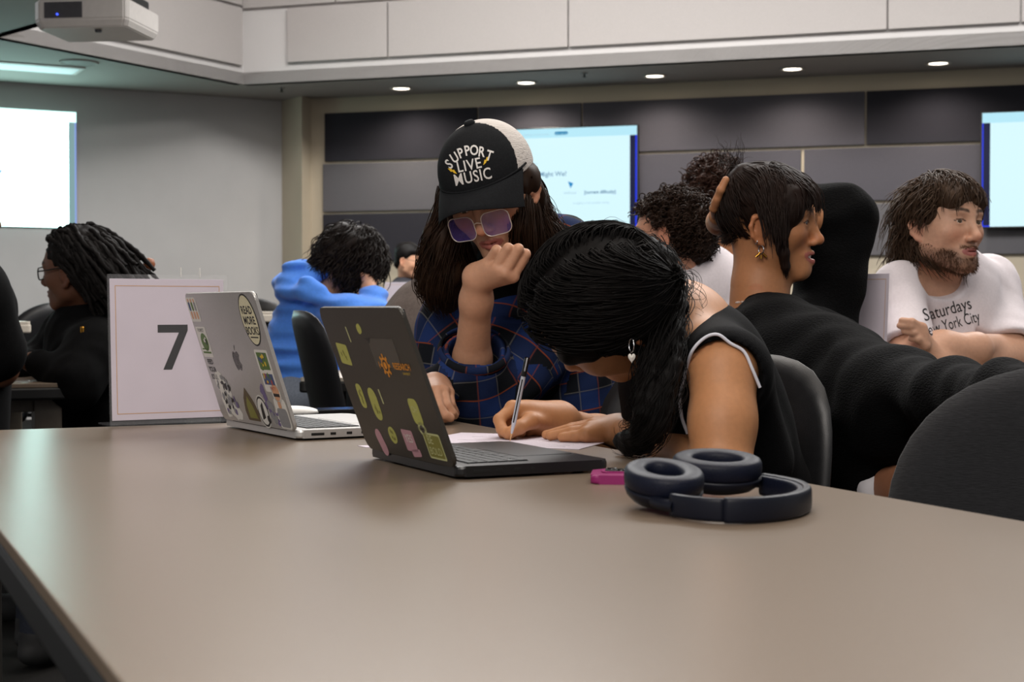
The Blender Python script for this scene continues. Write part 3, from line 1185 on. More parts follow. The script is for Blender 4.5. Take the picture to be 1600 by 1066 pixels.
S_wht, S_cream, S_blk = cm('print_white', 'd9d6cf'), cm('print_cream', 'd6cfae'), cm('print_black', '17171a')
S_lime, S_olive, S_pink = cm('print_lime', 'aeae58'), cm('print_olive', '7d7a35'), cm('print_pink', 'b98a94')
S_org, S_yel = cm('print_orange', 'd88a1e'), cm('print_yellow', 'd9b62c')
S_brown, S_pur, S_grn = cm('print_brown', '57482f'), cm('print_purple', '6a5c86'), cm('print_green', '53702f')
S_grey, S_skin, S_red, S_blue = cm('print_grey', '8a8a8c'), cm('print_peach', 'd09a78'), cm('print_red', 'b0453c'), cm('print_blue', '3d4f78')
S_film = cm('print_clear_film', '33302c', 0.25)
S_pale = cm('print_pale_lime', 'bfc08a')
S_apple = mat('logo_polished', '6e6d6c', 0.25, 0.6, var=0.02)


def apple_mark(cx, cy, s, k=0):
    """bitten fruit outline with leaf"""
    pts = [(0, .30), (.12, .37), (.26, .38), (.40, .30), (.46, .20), (.36, .12), (.31, .0), (.34, -.13), (.47, -.22),
           (.40, -.38), (.28, -.52), (.16, -.54), (.06, -.49), (-.04, -.49), (-.15, -.54), (-.27, -.52), (-.40, -.36), (-.48, -.12), (-.47, .10), (-.39, .27), (-.26, .37), (-.12, .36)]
    pts = spline(pts + [pts[0]], 3)[:-1]
    leaf = [(0.02, .42), (.03, .55), (.11, .66), (.22, .70), (.21, .57), (.13, .46)]
    leaf = spline(leaf + [leaf[0]], 3)[:-1]
    return [poly([(cx + a * s, cy + b * s) for a, b in pts], k), poly([(cx + a * s, cy + b * s) for a, b in leaf], k)]


def rr(cx, cy, w, h, r, k=0, o=0.0, rot=0.0):
    c, s = math.cos(rot), math.sin(rot)
    return poly([(cx + x * c - y * s, cy + x * s + y * c) for x, y in rrect(w, h, r, 4)], k, o)


E1, E2, E3 = 0.00025, 0.00045, 0.00065


def blobs(seed, cx, cy, w, h, n, ks, o, s0, s1):
    r = random.Random(seed)
    out = []
    for i in range(n):
        a, b = cx + (r.random() - .5) * w, cy + (r.random() - .5) * h
        rx, ry = r.uniform(s0, s1), r.uniform(s0, s1)
        m = r.randint(6, 11)
        ph = r.random() * 6
        out.append(poly([(a + rx * (0.7 + 0.4 * r.random()) * math.cos(ph + 6.283 * q / m), b + ry * (0.7 + 0.4 * r.random()) * math.sin(ph + 6.283 * q / m)) for q in range(m)], r.choice(ks), o + i * 0.000012))
    return out


def silver_stickers(w, h):
    U, V = lambda f: f * w, lambda f: f * h
    out = []
    # read more books
    cx, cy = U(.845), V(.80)
    out.append(('sticker_lettered_oval', [ellipse(cx, cy, U(.105), V(.19), 1, E1), ellipse(cx, cy, U(.096), V(.178), 0, E2),
                txt('READ', cx, cy + V(.045), V(.080), 1, E3, bold=0.0004, sx=1.0), txt('MORE', cx, cy - V(.030), V(.080), 1, E3, bold=0.0004), txt('BOOKS', cx, cy - V(.105), V(.080), 1, E3, bold=0.0004, sx=.9), rect(cx - U(.05), cy - V(.13), cx + U(.05), cy - V(.121), 1, E3)], [S_cream, S_blk]))
    # picture card
    out.append(('sticker_picture_card', [rr(U(.86), V(.43), U(.17), V(.31), .004, 0, E1), rect(U(.795), V(.44), U(.925), V(.565), 1, E2), rect(U(.795), V(.33), U(.925), V(.41), 2, E2)]
                + blobs(3, U(.86), V(.50), U(.10), V(.09), 14, [1, 2, 3, 4], E3, .002, .007) + blobs(4, U(.86), V(.37), U(.10), V(.06), 8, [1, 3, 4], E3, .002, .006)
                + [txt('PARTY', U(.88), V(.292), V(.035), 3, E3)], [S_wht, S_grn, S_blue, S_red, S_yel]))
    out.append(('logo_mark', apple_mark(U(.5), V(.5), .036, 0), [S_apple]))
    # three small figures top left
    out.append(('sticker_three_figures', [rr(U(.075), V(.875), U(.15), V(.19), .006, 0, E1)] + [p for q in range(3) for p in (
        rr(U(.035 + q * .042), V(.90), U(.026), V(.07), .003, 1 + q, E2), rr(U(.035 + q * .042), V(.83), U(.026), V(.06), .003, 4, E2), ellipse(U(.035 + q * .042), V(.945), U(.011), V(.016), 4, E2))], [S_wht, S_blue, S_grn, S_grey, S_skin]))
    out.append(('sticker_green_globe', [rr(U(.09), V(.62), U(.15), V(.24), .003, 0, E1), ellipse(U(.10), V(.62), U(.05), V(.07), 1, E2), txt('FOREST', U(.09), V(.70), V(.038), 2, E2), rect(U(.03), V(.53), U(.15), V(.545), 1, E2), rect(U(.03), V(.56), U(.13), V(.57), 1, E2)]
                + blobs(6, U(.10), V(.62), U(.06), V(.08), 6, [0, 2], E3, .002, .005), [S_wht, S_grn, S_blk]))
    out.append(('sticker_slogan', [txt('FEED', U(.085), V(.445), V(.055), 1, E2, bold=.0002), txt('YOUR', U(.085), V(.385), V(.055), 1, E2, bold=.0002), txt('SOUL', U(.085), V(.325), V(.055), 1, E2, bold=.0002)], [S_wht, S_blk]))
    out.append(('sticker_collage', blobs(8, U(.16), V(.26), U(.12), V(.16), 10, [0], E1, .012, .020) + blobs(9, U(.21), V(.15), U(.16), V(.18), 12, [0], E1, .012, .020)
                + blobs(10, U(.17), V(.24), U(.16), V(.22), 26, [1, 2, 3, 1], E3, .003, .008) + blobs(12, U(.22), V(.12), U(.18), V(.14), 20, [1, 3, 4, 1], E3, .003, .008), [S_wht, S_blk, S_grey, S_grey, S_pur]))
    out.append(('sticker_brown_arch', [poly([(U(.41), V(.03)), (U(.57), V(.03)), (U(.585), V(.10)), (U(.54), V(.20)), (U(.475), V(.285)), (U(.42), V(.20)), (U(.395), V(.10))], 0, E1), poly([(U(.44), V(.05)), (U(.55), V(.05)), (U(.52), V(.15)), (U(.475), V(.22)), (U(.44), V(.15))], 1, E2)], [S_brown, S_olive]))
    out.append(('sticker_round_emblem', [ellipse(U(.65), V(.115), U(.078), V(.125), 0, E1), ellipse(U(.65), V(.115), U(.070), V(.115), 1, E2), ellipse(U(.65), V(.115), U(.060), V(.10), 0, E3), poly([(U(.62), V(.05)), (U(.665), V(.07)), (U(.67), V(.19)), (U(.635), V(.16))], 1, E3 + .0001), ellipse(U(.70), V(.06), U(.02), V(.03), 1, E3 + .0001)], [S_wht, S_blk]))
    out.append(('sticker_purple_sprig', blobs(14, U(.735), V(.25), U(.03), V(.16), 12, [0], E1, .005, .010) + blobs(15, U(.765), V(.13), U(.05), V(.14), 12, [0, 1], E1, .005, .011) + blobs(16, U(.81), V(.08), U(.07), V(.12), 9, [2, 0], E1, .003, .008), [S_pur, S_grey, S_wht]))
    out.append(('sticker_bust_figure', [ellipse(U(.90), V(.27), U(.055), V(.075), 0, E1), rr(U(.905), V(.12), U(.15), V(.22), .008, 0, E1), ellipse(U(.90), V(.275), U(.042), V(.06), 1, E2), rect(U(.862), V(.245), U(.938), V(.268), 2, E3), rr(U(.905), V(.09), U(.125), V(.14), .008, 3, E2), rr(U(.90), V(.185), U(.04), V(.05), .004, 1, E2 + .0001)], [S_wht, S_skin, S_blk, S_grey]))
    return out


def black_stickers(w, h):
    U, V = lambda f: f * w, lambda f: f * h
    out = []
    lime = lambda nm, cx, cy, ww, hh, r, rot, inner=True: out.append((nm, [rr(U(cx), V(cy), U(ww), V(hh), r, 0, E1, rot)] + (blobs(int(cx * 1000), U(cx), V(cy), U(ww * .5), V(hh * .55), 7, [1], E2, .0015, .0035) if inner else []), [S_lime, S_olive]))
    lime('sticker_lime_square', .14, .68, .13, .145, .003, -.08)
    lime('sticker_lime_dot', .45, .86, .055, .065, .006, 0.3, False)
    lime('sticker_lime_slip', .17, .39, .07, .17, .008, -.05)
    lime('sticker_lime_bean', .315, .345, .095, .225, .013, -.05)
    lime('sticker_lime_drop', .40, .14, .09, .115, .012, 0.25)
    out.append(('sticker_thin_line', [rr(U(.29), V(.82), U(.012), V(.105), .001, 0, E1, .05)], [S_pale]))
    out.append(('sticker_thin_dash', [rr(U(.425), V(.405), U(.014), V(.10), .001, 0, E1, .05)], [S_pale]))
    out.append(('sticker_lime_bottle', [rr(U(.775), V(.335), U(.10), V(.17), .008, 0, E1), rr(U(.785), V(.225), U(.085), V(.09), .012, 1, E1), rr(U(.785), V(.225), U(.045), V(.05), .006, 2, E2), txt('OH', U(.775), V(.33), V(.06), 1, E2)], [S_lime, S_pale, S_film]))
    out.append(('sticker_pink_capsule', [rr(U(.225), V(.07), U(.075), V(.19), .010, 0, E1, 0.35)], [S_pink]))
    out.append(('sticker_pink_banner', [rr(U(.585), V(.125), U(.125), V(.145), .003, 0, E1), rr(U(.62), V(.045), U(.10), V(.05), .003, 0, E1, .1), txt('YES', U(.585), V(.115), V(.075), 1, E2)], [S_pink, S_wht]))
    out.append(('sticker_lime_card', [rr(U(.855), V(.12), U(.175), V(.17), .003, 0, E1), rr(U(.855), V(.12), U(.155), V(.145), .002, 1, E2), txt('BE', U(.83), V(.135), V(.08), 0, E3), txt('BOLD', U(.855), V(.065), V(.07), 0, E3)] , [S_pale, S_olive]))
    o = [rect(U(.51), V(.615), U(.80), V(.80), 0, E1), poly([(U(.485), V(.80)), (U(.545), V(.805)), (U(.52), V(.765))], 3, E2)]
    o += [ellipse(U(.618), V(.625), U(.038), V(.054), 1, E2), ellipse(U(.618), V(.625), U(.026), V(.038), 3, E3), ellipse(U(.618), V(.625), U(.016), V(.024), 1, E3 + .0001)]
    for q in range(8):
        a = q * math.pi / 4
        o.append(rr(U(.618) + .0135 * math.cos(a), V(.625) + .0135 * math.sin(a), .0045, .0045, .001, 1, E2, a))
    o += [txt('I', U(.55), V(.605), V(.062), 1, E3, bold=.0003), txt('RESEARCH', U(.80), V(.606), V(.060), 1, E3, bold=.0002, sx=.95), txt('UNIVERSITY', U(.83), V(.575), V(.022), 2, E3)]
    out.append(('sticker_orange_lettering', o, [S_film, S_org, S_yel, S_blk]))
    return out


lap_s = laptop('silver_laptop', 'open silver laptop with many stickers on its lid beside the number sign', (-0.33428, 2.37335, 0.73), 0.52841, 1.26026, 0.9346, M_alu, M_alu, silver_stickers)
lap_k = laptop('black_laptop', 'open black laptop with lime stickers on its lid in the middle of the table', (-0.06495, 1.82596, 0.73), 0.45118, 1.2126, 0.8427, M_aluk, M_aluk2, black_stickers)

# ---- number sign
M_acr = mat('acrylic_clear', 'e8e8ec', 0.08, var=0.0, alpha=0.03, spec=0.35)
M_paper = mat('paper_white', 'cfc5d0', 0.8, var=0.02, scale=20)
M_gold = cm('print_gold_line', 'c79a6a')


def number_sign(label, BL, BR, h, digits, lean=0.05, group=None):
    BL, BR = np.asarray(BL, float), np.asarray(BR, float)
    u = unit(BR - BL)
    w = np.linalg.norm(BR - BL)
    n = np.array([u[1], -u[0], 0])
    up = unit(np.array([0, 0, 1.0]) - n * lean)
    t = thing('table_number_sign', label, 'sign', (BL + BR) / 2, math.atan2(u[1], u[0]), group)
    nn_ = np.cross(u, up)
    nn_ = nn_ if nn_ @ n > 0 else -nn_

    def panel(nm, w0, w1, h0, h1, z0, z1, m):
        bm = bmesh.new()
        R = np.stack([u, up, nn_], 1)
        bm_box(bm, BL + u * (w0 + w1) / 2 + up * (h0 + h1) / 2 + nn_ * (z0 + z1) / 2, (w1 - w0, h1 - h0, z1 - z0), R, 0.0004)
        return world_child(bm_obj(nm, bm, m), t)
    panel('front_sheet', 0, w, 0.002, h, 0.0012, 0.0026, M_acr)
    panel('back_sheet', 0, w, 0.002, h, -0.0026, -0.0012, M_acr)
    for q_ in ((.60, .76) if digits else ()):
        panel('clip_prong', w * q_, w * q_ + .0022, h - .004, h + .013, -.001, .001, M_white)
    panel('paper', 0.004, w - 0.008, 0.010, h - 0.008, -0.0008, 0.0006, M_paper)
    bm = bmesh.new()
    Rb = np.stack([u, n, np.array([0, 0, 1.0])], 1)
    bm_box(bm, BL + u * w / 2 - n * 0.035 + np.array([0, 0, 0.0015]), (w, 0.075, 0.003), Rb, 0.0005)
    world_child(bm_obj('foot_plate', bm, M_acr), t)
    x0, x1, y0, y1 = 0.013, w - 0.016, 0.021, h - 0.020
    th_ = 0.0012
    pl = [ring2([(x0, y0), (x1, y0), (x1, y1), (x0, y1)], [(x0 + th_, y0 + th_), (x1 - th_, y0 + th_), (x1 - th_, y1 - th_), (x0 + th_, y1 - th_)], 0)]
    bl = world_child(flat_obj('border_line', pl, None, None, BL, u, up, 0.0, [M_gold]), t)
    for v in bl.data.vertices:
        v.co = Vector(np.array(v.co) + nn_ * 0.0009)
    if digits:
        cx, cy = w * 0.52, h * 0.515
        s = h * 0.30
        dg = poly([(cx - .33 * s, cy + .5 * s), (cx + .36 * s, cy + .5 * s), (cx + .36 * s, cy + .37 * s), (cx - .02 * s, cy - .5 * s), (cx - .22 * s, cy - .5 * s), (cx + .155 * s, cy + .325 * s), (cx - .33 * s, cy + .325 * s)])
        o = flat_obj('numeral', [dg], None, None, BL, u, up, 0.0, [S_blk])
        for v in o.data.vertices:
            v.co = Vector(np.array(v.co) + nn_ * 0.0009)
        world_child(o, t)
    return t


sBL = PZ(172, 667)
sBR = sBL + unit(np.array([0.86, 0.52, 0])) * 0.2215
number_sign('white table sign with a large black 7 in a clear stand', sBL, sBR, 0.268, True)
# sign on the table of the person with crossed arms, and a far one
b = P(1386, 560, 3.36)
number_sign('white table sign with thin border in front of the person with crossed arms', np.array([b[0] - 0.125, b[1] + 0.175, 0.70]), np.array([b[0], b[1], 0.70]), 0.935 + (484 - 421) / F * 3.36 - 0.70, False)
b = P(600, 480, 8.6)
number_sign('far white table sign in front of the far person in glasses', np.array([b[0], b[1], 0.73]), np.array([b[0] + 0.27, b[1] + 0.0, 0.73]), 0.935 + (484 - 439) / F * 8.6 - 0.73, False)

# ---- paper sheets and pen
def sheet(label, pts, m, name='paper_sheet', lines=True):
    ctr = np.mean(pts, 0)
    o = prism(name, [p - ctr for p in pts], 0.0, 0.0008, m)
    o.location = (ctr[0], ctr[1], 0.7302)
    tag(o, label, 'paper')
    return o


a0, a1, a2 = PZ(690, 685), PZ(800, 675), PZ(985, 700)
pc_ = np.array([0.0, 2.36])
q0 = PZ(905, 703)[:2]
du = unit(np.array([-0.93, 0.36]))
dv = np.array([-du[1], du[0]]) * -1
pp = [q0, q0 + du * 0.279, q0 + du * 0.279 + dv * 0.216, q0 + dv * 0.216]
ps = sheet('white paper sheet under the writing hand and pen', pp, M_paper)
bm = bmesh.new()
for q in range(9):
    a = q0 + du * 0.03 + dv * (0.025 + q * 0.02)
    bb = a + du * (0.20 - 0.02 * (q % 3))
    c_ = (a + bb) / 2 - np.mean(pp, 0)
    bm_box(bm, (c_[0], c_[1], 0.0009), (np.linalg.norm(bb - a), 0.0011, 0.0002), Matrix.Rotation(math.atan2(du[1], du[0]), 3, 'Z'))
o = bm_obj('ruled_line', bm, S_grey, ps)
q1 = PZ(577, 700)[:2]
sheet('small corner of white paper left of the black laptop', [q1 + np.array(v) for v in ((-0.005, 0), (0.05, 0.006), (0.045, 0.05), (-0.02, 0.028))], M_paper, 'paper_scrap')

tip = PZ(797, 689, 0.7315)
end = P(824, 559, 2.34)
ax = unit(end - tip)
Lp = np.linalg.norm(end - tip)
pen = thing('ballpoint_pen', 'clear ballpoint pen with black cap end held by the person with the braid', 'pen', tip)
M_penc = mat('pen_clear_barrel', 'b9bcc4', 0.12, var=0.0, spec=0.8)
for nm, a, b_, ra, rb, m in (('tip', 0, .012, .0007, .0014, M_gold), ('cone', .012, .03, .0016, .0037, M_penc), ('barrel', .03, Lp * .78, .0037, .0037, M_penc), ('ink_tube', .03, Lp * .74, .0041, .0041, M_port), ('end_cap', Lp * .78, Lp, .0042, .0040, M_black)):
    if nm == 'ink_tube':
        sd = unit(np.cross(ax, [0, 1, 0]))
        v, f = tube_mesh(np.linspace(tip + ax * a - np.array([0, 0.0032, 0]) + sd * .0007, tip + ax * b_ - np.array([0, 0.0032, 0]) + sd * .0007, 3), 0.0011, 8)
    else:
        v, f = tube_mesh(np.linspace(tip + ax * a, tip + ax * b_, 3), np.linspace(ra, rb, 3)[None], 12)
    world_child(mesh_obj(nm, v, f, m, None, smooth=True), pen)
v, f = tube_mesh(np.array([tip + ax * Lp * .84 + np.array([0, -0.006, 0]), tip + ax * Lp * .97 + np.array([0, -0.006, 0]), tip + ax * Lp * .995 + np.array([0, -0.003, 0])]), 0.0012, 6)
world_child(mesh_obj('clip', v, f, mat('pen_clip_grey', '9a9ca0', 0.3), None, smooth=True), pen)

# ---- dark phone, white round case
c = PZ(524, 645)
ph = thing('dark_phone', 'dark smartphone lying beyond the two laptops', 'phone', c, math.radians(25))
prism('body', rrect(0.15, 0.075, 0.012, 5), 0.0, 0.008, M_black, ph, bev=0.002)
prism('screen', rrect(0.142, 0.068, 0.009, 5), 0.008, 0.0086, mat('phone_screen_blue', '1a2334', 0.15), ph)
c = PZ(455, 648)
ms = thing('white_mouse', 'white rounded mouse lying behind the silver laptop', 'mouse', c, math.radians(10))
s_ = Sdf()
s_.ell((0, 0, 0.004), (0.055, 0.03, 0.0135))
s_.post = [Plane((0, 0, 0.001), (0, 0, -1))]
v, f = s_.mesh(0.0025)
mesh_obj('shell', v, f, M_white, ms, smooth=True)
prism('base', [(x, y) for x, y in rrect(0.09, 0.045, 0.02, 6)], 0.0, 0.002, M_grey, ms)

# ---- magenta phone case
M_mag = mat('case_magenta', '84125a', 0.5, var=0.05)
mp = PZ(922, 757)
mu = unit(PZ(985, 763) - PZ(922, 757) + np.array([0, 0.0, 0]))
mu = unit(np.array([0.985, -0.1, 0]))
mg = thing('magenta_phone', 'phone in a magenta case lying face down beside the headphones', 'phone', mp, math.atan2(mu[1], mu[0]))
prism('case', [(x + 0.075, y + 0.038) for x, y in rrect(0.15, 0.076, 0.011, 6)], 0.0, 0.0105, M_mag, mg, bev=0.003)
prism('camera_rim', [(x + 0.030, y + 0.045) for x, y in rrect(0.036, 0.038, 0.008, 5)], 0.0105, 0.0125, M_mag, mg, bev=0.001)
prism('camera_plate', [(x + 0.030, y + 0.045) for x, y in rrect(0.028, 0.030, 0.006, 5)], 0.0125, 0.0130, M_port, mg)
for a, b_ in ((0.024, 0.052), (0.036, 0.038)):
    lathe('lens', [(0.0, 0.013), (0.0, 0.0145), (0.0055, 0.0145), (0.006, 0.013)], M_scr, mg, 16, (a, b_, 0))
box('side_button', (0.058, -0.0003, 0.006), (0.016, 0.001, 0.0045), M_port, mg)

# ---- headphones lying on the table: two cups with pads up, folded band to the right
M_hp = mat('headphone_navy', '0d101c', 0.45, spec=.25, var=0.06, scale=200)
M_pad = mat('ear_pad_leatherette', '0e1222', 0.5, spec=.2, var=0.08, scale=120, bump=0.15, bscale=400)
M_mesh = mat('ear_cloth_dark', '11141f', 0.9, var=0.3, scale=500)
c1 = np.array([(1037 - 800) / F * 1.56, 1.56, 0.73])
c2 = np.array([(1120 - 800) / F * 1.665, 1.665, 0.73])
hp = thing('headphones', 'dark navy over-ear headphones lying folded on the table', 'headphones', (c1 + c2) / 2, 0)


def torus_pad(name, c, rx, ry, rt, rz_, m, zt=1.0):
    na, nb_ = 48, 16
    v = []
    for i in range(na):
        a = 2 * math.pi * i / na
        for j in range(nb_):
            b2 = 2 * math.pi * j / nb_
            cb, sb_ = math.cos(b2), math.sin(b2)
            cb, sb_ = math.copysign(abs(cb) ** .6, cb), math.copysign(abs(sb_) ** .6, sb_)
            x, y = (rx + rt * cb) * math.cos(a), (ry + rt * cb) * math.sin(a)
            z = rz_ * sb_
            v.append((x, y, z))
    idx = np.arange(na * nb_).reshape(na, nb_)
    f = np.stack([idx, np.roll(idx, -1, 0), np.roll(np.roll(idx, -1, 0), -1, 1), np.roll(idx, -1, 1)], -1).reshape(-1, 4)
    return np.array(v), f


def cup(c, zoff, tilt, rot):
    R = np.array(Matrix.Rotation(tilt, 3, 'X') @ Matrix.Rotation(rot, 3, 'Z'))
    c = c + np.array([0, 0, zoff])
    prof = [(0.0, 0.0), (0.6, 0.0), (0.80, 0.003), (0.95, 0.009), (1.0, 0.0145), (1.0, 0.0165), (0.88, 0.018), (0.0, 0.018)]
    n = 40
    ang = np.arange(n) * 2 * np.pi / n
    v = np.array([[0.038 * r * math.cos(a), 0.049 * r * math.sin(a), z] for r, z in prof for a in ang])
    idx = np.arange(len(prof) * n).reshape(-1, n)
    f = np.stack([idx[:-1], np.roll(idx[:-1], -1, 1), np.roll(idx[1:], -1, 1), idx[1:]], -1).reshape(-1, 4)
    sh = world_child(mesh_obj('ear_cup', (v * [1.0, 1.0, 1.0]) @ R.T + c, f, M_hp, None, smooth=True), hp)
    v, f = torus_pad('ear_pad', c, 0.0275, 0.0375, 0.0115, 0.0110, M_pad)
    # outer wall of the cushion is straight
    world_child(mesh_obj('ear_pad', (v + [0, 0, 0.0265]) @ R.T + c, f, M_pad, None, smooth=True), sh)
    v = np.array([[0.027 * r * math.cos(a), 0.036 * r * math.sin(a), z] for r, z in ((0.0, 0.0205), (0.6, 0.021), (1.0, 0.0235)) for a in ang])
    idx = np.arange(3 * n).reshape(-1, n)
    f = np.stack([idx[:-1], np.roll(idx[:-1], -1, 1), np.roll(idx[1:], -1, 1), idx[1:]], -1).reshape(-1, 4)
    world_child(mesh_obj('ear_cloth', v @ R.T + c, f, M_mesh, None, smooth=True), sh)


cup(c1, 0.0065, math.radians(9), math.radians(20))
cup(c2, 0.0085, math.radians(10), math.radians(75))
# headband: flat padded strip standing on its edge, from the near cup round to the far cup
bp = [(1030, 1.515), (1062, 1.485), (1100, 1.463), (1150, 1.453), (1200, 1.463), (1243, 1.495), (1262, 1.545), (1250, 1.60), (1222, 1.64), (1194, 1.67)]
path = spline(np.array([[(x - 800) / F * d, d, 0.0] for x, d in bp]), 6)
n = len(path)
T = np.gradient(path, axis=0)
T /= np.linalg.norm(T, axis=1, keepdims=True)
Nn = np.stack([T[:, 1], -T[:, 0], np.zeros(n)], 1)
sec = [(math.cos(a), math.sin(a)) for a in np.arange(14) * 2 * np.pi / 14]


def band(name, i0, i1, hw, ht, m, zc=0.0127, k=0.5, off=0.0):
    vs = []
    for i in range(i0, i1):
        for cx, sz in sec:
            kx = math.copysign(abs(cx) ** k, cx)
            kz = math.copysign(abs(sz) ** k, sz)
            vs.append(path[i] + Nn[i] * (off + hw * kx) + np.array([0, 0, 0.7305 + zc + ht * kz]))
    m_ = i1 - i0
    idx = np.arange(m_ * 14).reshape(m_, 14)
    f = np.stack([idx[:-1], np.roll(idx[:-1], -1, 1), np.roll(idx[1:], -1, 1), idx[1:]], -1).reshape(-1, 4)
    o = mesh_obj(name, np.array(vs), f, m, None, smooth=True)
    bm = bmesh.new()
    bm.from_mesh(o.data)
    bmesh.ops.holes_fill(bm, edges=[e for e in bm.edges if e.is_boundary])
    bm.to_mesh(o.data)
    bm.free()
    return world_child(o, hp)


band('headband', 16, n, 0.0052, 0.0125, M_hp)
band('headband_cushion', 20, n - 1, 0.0042, 0.0108, M_pad, off=-0.0065)
band('slider_arm', 4, 17, 0.0040, 0.0115, M_hp)
# yokes joining band and cups
for pts in ([path[5] + [0, 0, 0.742], path[2] + [-0.004, 0.006, 0.742], c1 + [-0.012, -0.036, 0.014], c1 + [0.0, -0.03, 0.012]],
            [path[-1] + [0, 0, 0.745], path[-1] + [-0.016, 0.004, 0.747], c2 + [0.042, -0.006, 0.020], c2 + [0.03, 0.0, 0.020]]):
    pts = [np.array([p[0], p[1], max(p[2], 0.738) if p[2] < 0.9 else p[2]]) for p in pts]
    v, f = tube_mesh(spline(pts, 5), 0.0065, 8)
    world_child(mesh_obj('yoke', v, f, M_hp, None, smooth=True), hp)

# ================================================================ PEOPLE: HELPERS
def people_root(label, loc, group=None):
    return thing('person', label, 'person', loc, 0, group)


class Head:
    """local frame: x to the person's right, y out of the face, z up; origin between the ears"""
    def __init__(s, c, fwd, up=(0, 0, 1), sc=1.0):
        f = unit(fwd)
        r = unit(np.cross(f, up))
        s.c, s.R, s.sc = np.asarray(c, float), np.stack([r, f, np.cross(r, f)], 1), sc

    def w(s, p):
        return s.c + (np.asarray(p, float) * s.sc) @ s.R.T

    def l(s, p):
        return ((np.asarray(p, float) - s.c) @ s.R) / s.sc

    def dl(s, v):
        return np.asarray(v, float) @ s.R

    def ell(s, S, c, r, k=0.01, op='u', Rl=None):
        S.L.append((op, Ell(s.w(c), np.asarray(r) * s.sc, s.R if Rl is None else s.R @ np.array(Rl)), k))

    def cone(s, S, a, b, ra, rb, k=0.01, op='u'):
        S.L.append((op, Cone(s.w(a), s.w(b), ra * s.sc, rb * s.sc), k))

    def build(s, S, male=0.0, smile=0.0, mouth_open=0.0, nose=1.0, ears=(1, -1), pout=0.0, eyes=True):
        s.smile, s.open_ = smile, mouth_open
        s.ell(S, (0, -.012, .046), (.074, .087, .083), .02)
        s.ell(S, (0, .030, .042), (.062, .058, .060), .03)
        s.ell(S, (0, .030, -.012), (.060, .055, .072), .03)
        for q in (-1, 1):
            s.cone(S, (q * (.046 + .004 * male), .010, -.052), (q * .017, .066, -.088), .019 + .002 * male, .015, .028)
            s.ell(S, (q * .042, .055, -.010 + .004 * smile), (.022, .023, .019), .028)
            s.ell(S, (q * .049, .018, -.020), (.016, .03, .035), .03)
        s.ell(S, (0, .072, -.086), (.021 + .003 * male, .017, .014), .02)
        s.ell(S, (0, .064, -.056), (.031, .026, .030), .022)
        s.cone(S, (-.033, .078, .036), (.033, .078, .036), .010 + .002 * male, .010 + .002 * male, .016)
        for q in (-1, 1):
            s.ell(S, (q * .031, .100, .016), (.019, .016, .0125), .014, 's')
            # lids over the eyeball, with an almond shaped opening
            s.ell(S, (q * .031, .0735, .016), (.0150, .0150, .0135), .006)
            if eyes:
                s.ell(S, (q * .031, .094, .0155), (.0135, .0155, .0046), .0015, 's')
        s.cone(S, (0, .087, .026), (0, .104, -.016), .0075, .0095 * nose, .014)
        s.ell(S, (0, .1065, -.022), (.0115 * nose, .0110, .0095), .010)
        for q in (-1, 1):
            s.ell(S, (q * .0125 * nose, .096, -.027), (.0072, .0090, .0066), .007)
            s.ell(S, (q * .0062, .103, -.0345), (.0034, .0048, .003), .003, 's')
        w = .023 + .005 * smile - .005 * pout
        zc = .005 * smile
        yc = -.006 * smile
        o = mouth_open
        for q in (-1, 1):
            s.cone(S, (q * w, .081 + yc, -.0555 + zc), (q * .004, .0925 + .006 * pout, -.0505 + o * .2), .0036, .0060 + .001 * pout, .006)
            s.cone(S, (q * w * .9, .081 + yc, -.0575 + zc), (0, .0915 + .006 * pout, -.0615 - o), .0040, .0070 + .001 * pout, .006)
        S.L.append(('s', Ell(s.w((0, .0955 + .006 * pout, -.0562 - o * .45 + zc * .3)), np.array((w * .92, .012, .0011 + o * .62)) * s.sc, s.R), .003))
        for q in ears:
            pts = [(.074, .008, .004), (.077, .006, .022), (.082, -.004, .032), (.086, -.017, .028), (.088, -.023, .010), (.084, -.019, -.010), (.078, -.008, -.022), (.075, .001, -.026)]
            rr_ = [.004, .0042, .0044, .0046, .0046, .0046, .0056, .0065]
            for i in range(len(pts) - 1):
                a, b = np.array(pts[i]) * [q, 1, 1], np.array(pts[i + 1]) * [q, 1, 1]
                s.cone(S, a, b, rr_[i], rr_[i + 1], .004)
            s.ell(S, (q * .076, -.006, .004), (.006, .015, .026), .005)
            s.cone(S, (q * .081, -.012, .018), (q * .080, -.011, -.008), .0038, .0040, .004)
            s.ell(S, (q * .075, .006, -.004), (.0055, .005, .007), .004)

    def eyes(s, parent, iris='2a1a12', look=(0, 0)):
        mw = mat('eye_white', 'c9c0b8', 0.25, var=0.03)
        mi = mat('eye_iris_' + iris, iris, 0.15, var=0.2, scale=300)
        out = []
        for q in (-1, 1):
            bm = bmesh.new()
            bmesh.ops.create_uvsphere(bm, u_segments=20, v_segments=12, radius=0.0131 * s.sc)
            ax = unit(np.array([look[0], 1.0, look[1]]))
            for f in bm.faces:
                if Vector(f.calc_center_median()).normalized().dot(Vector(ax)) > 0.90:
                    f.material_index = 1
            M = Matrix.Translation(Vector(s.w((q * .031, .0735, .016)))) @ Matrix(s.R).to_4x4()
            bmesh.ops.transform(bm, matrix=M, verts=bm.verts)
            out.append(world_child(bm_obj('eye', bm, None, None, True, [mw, mi]), parent))
        return out

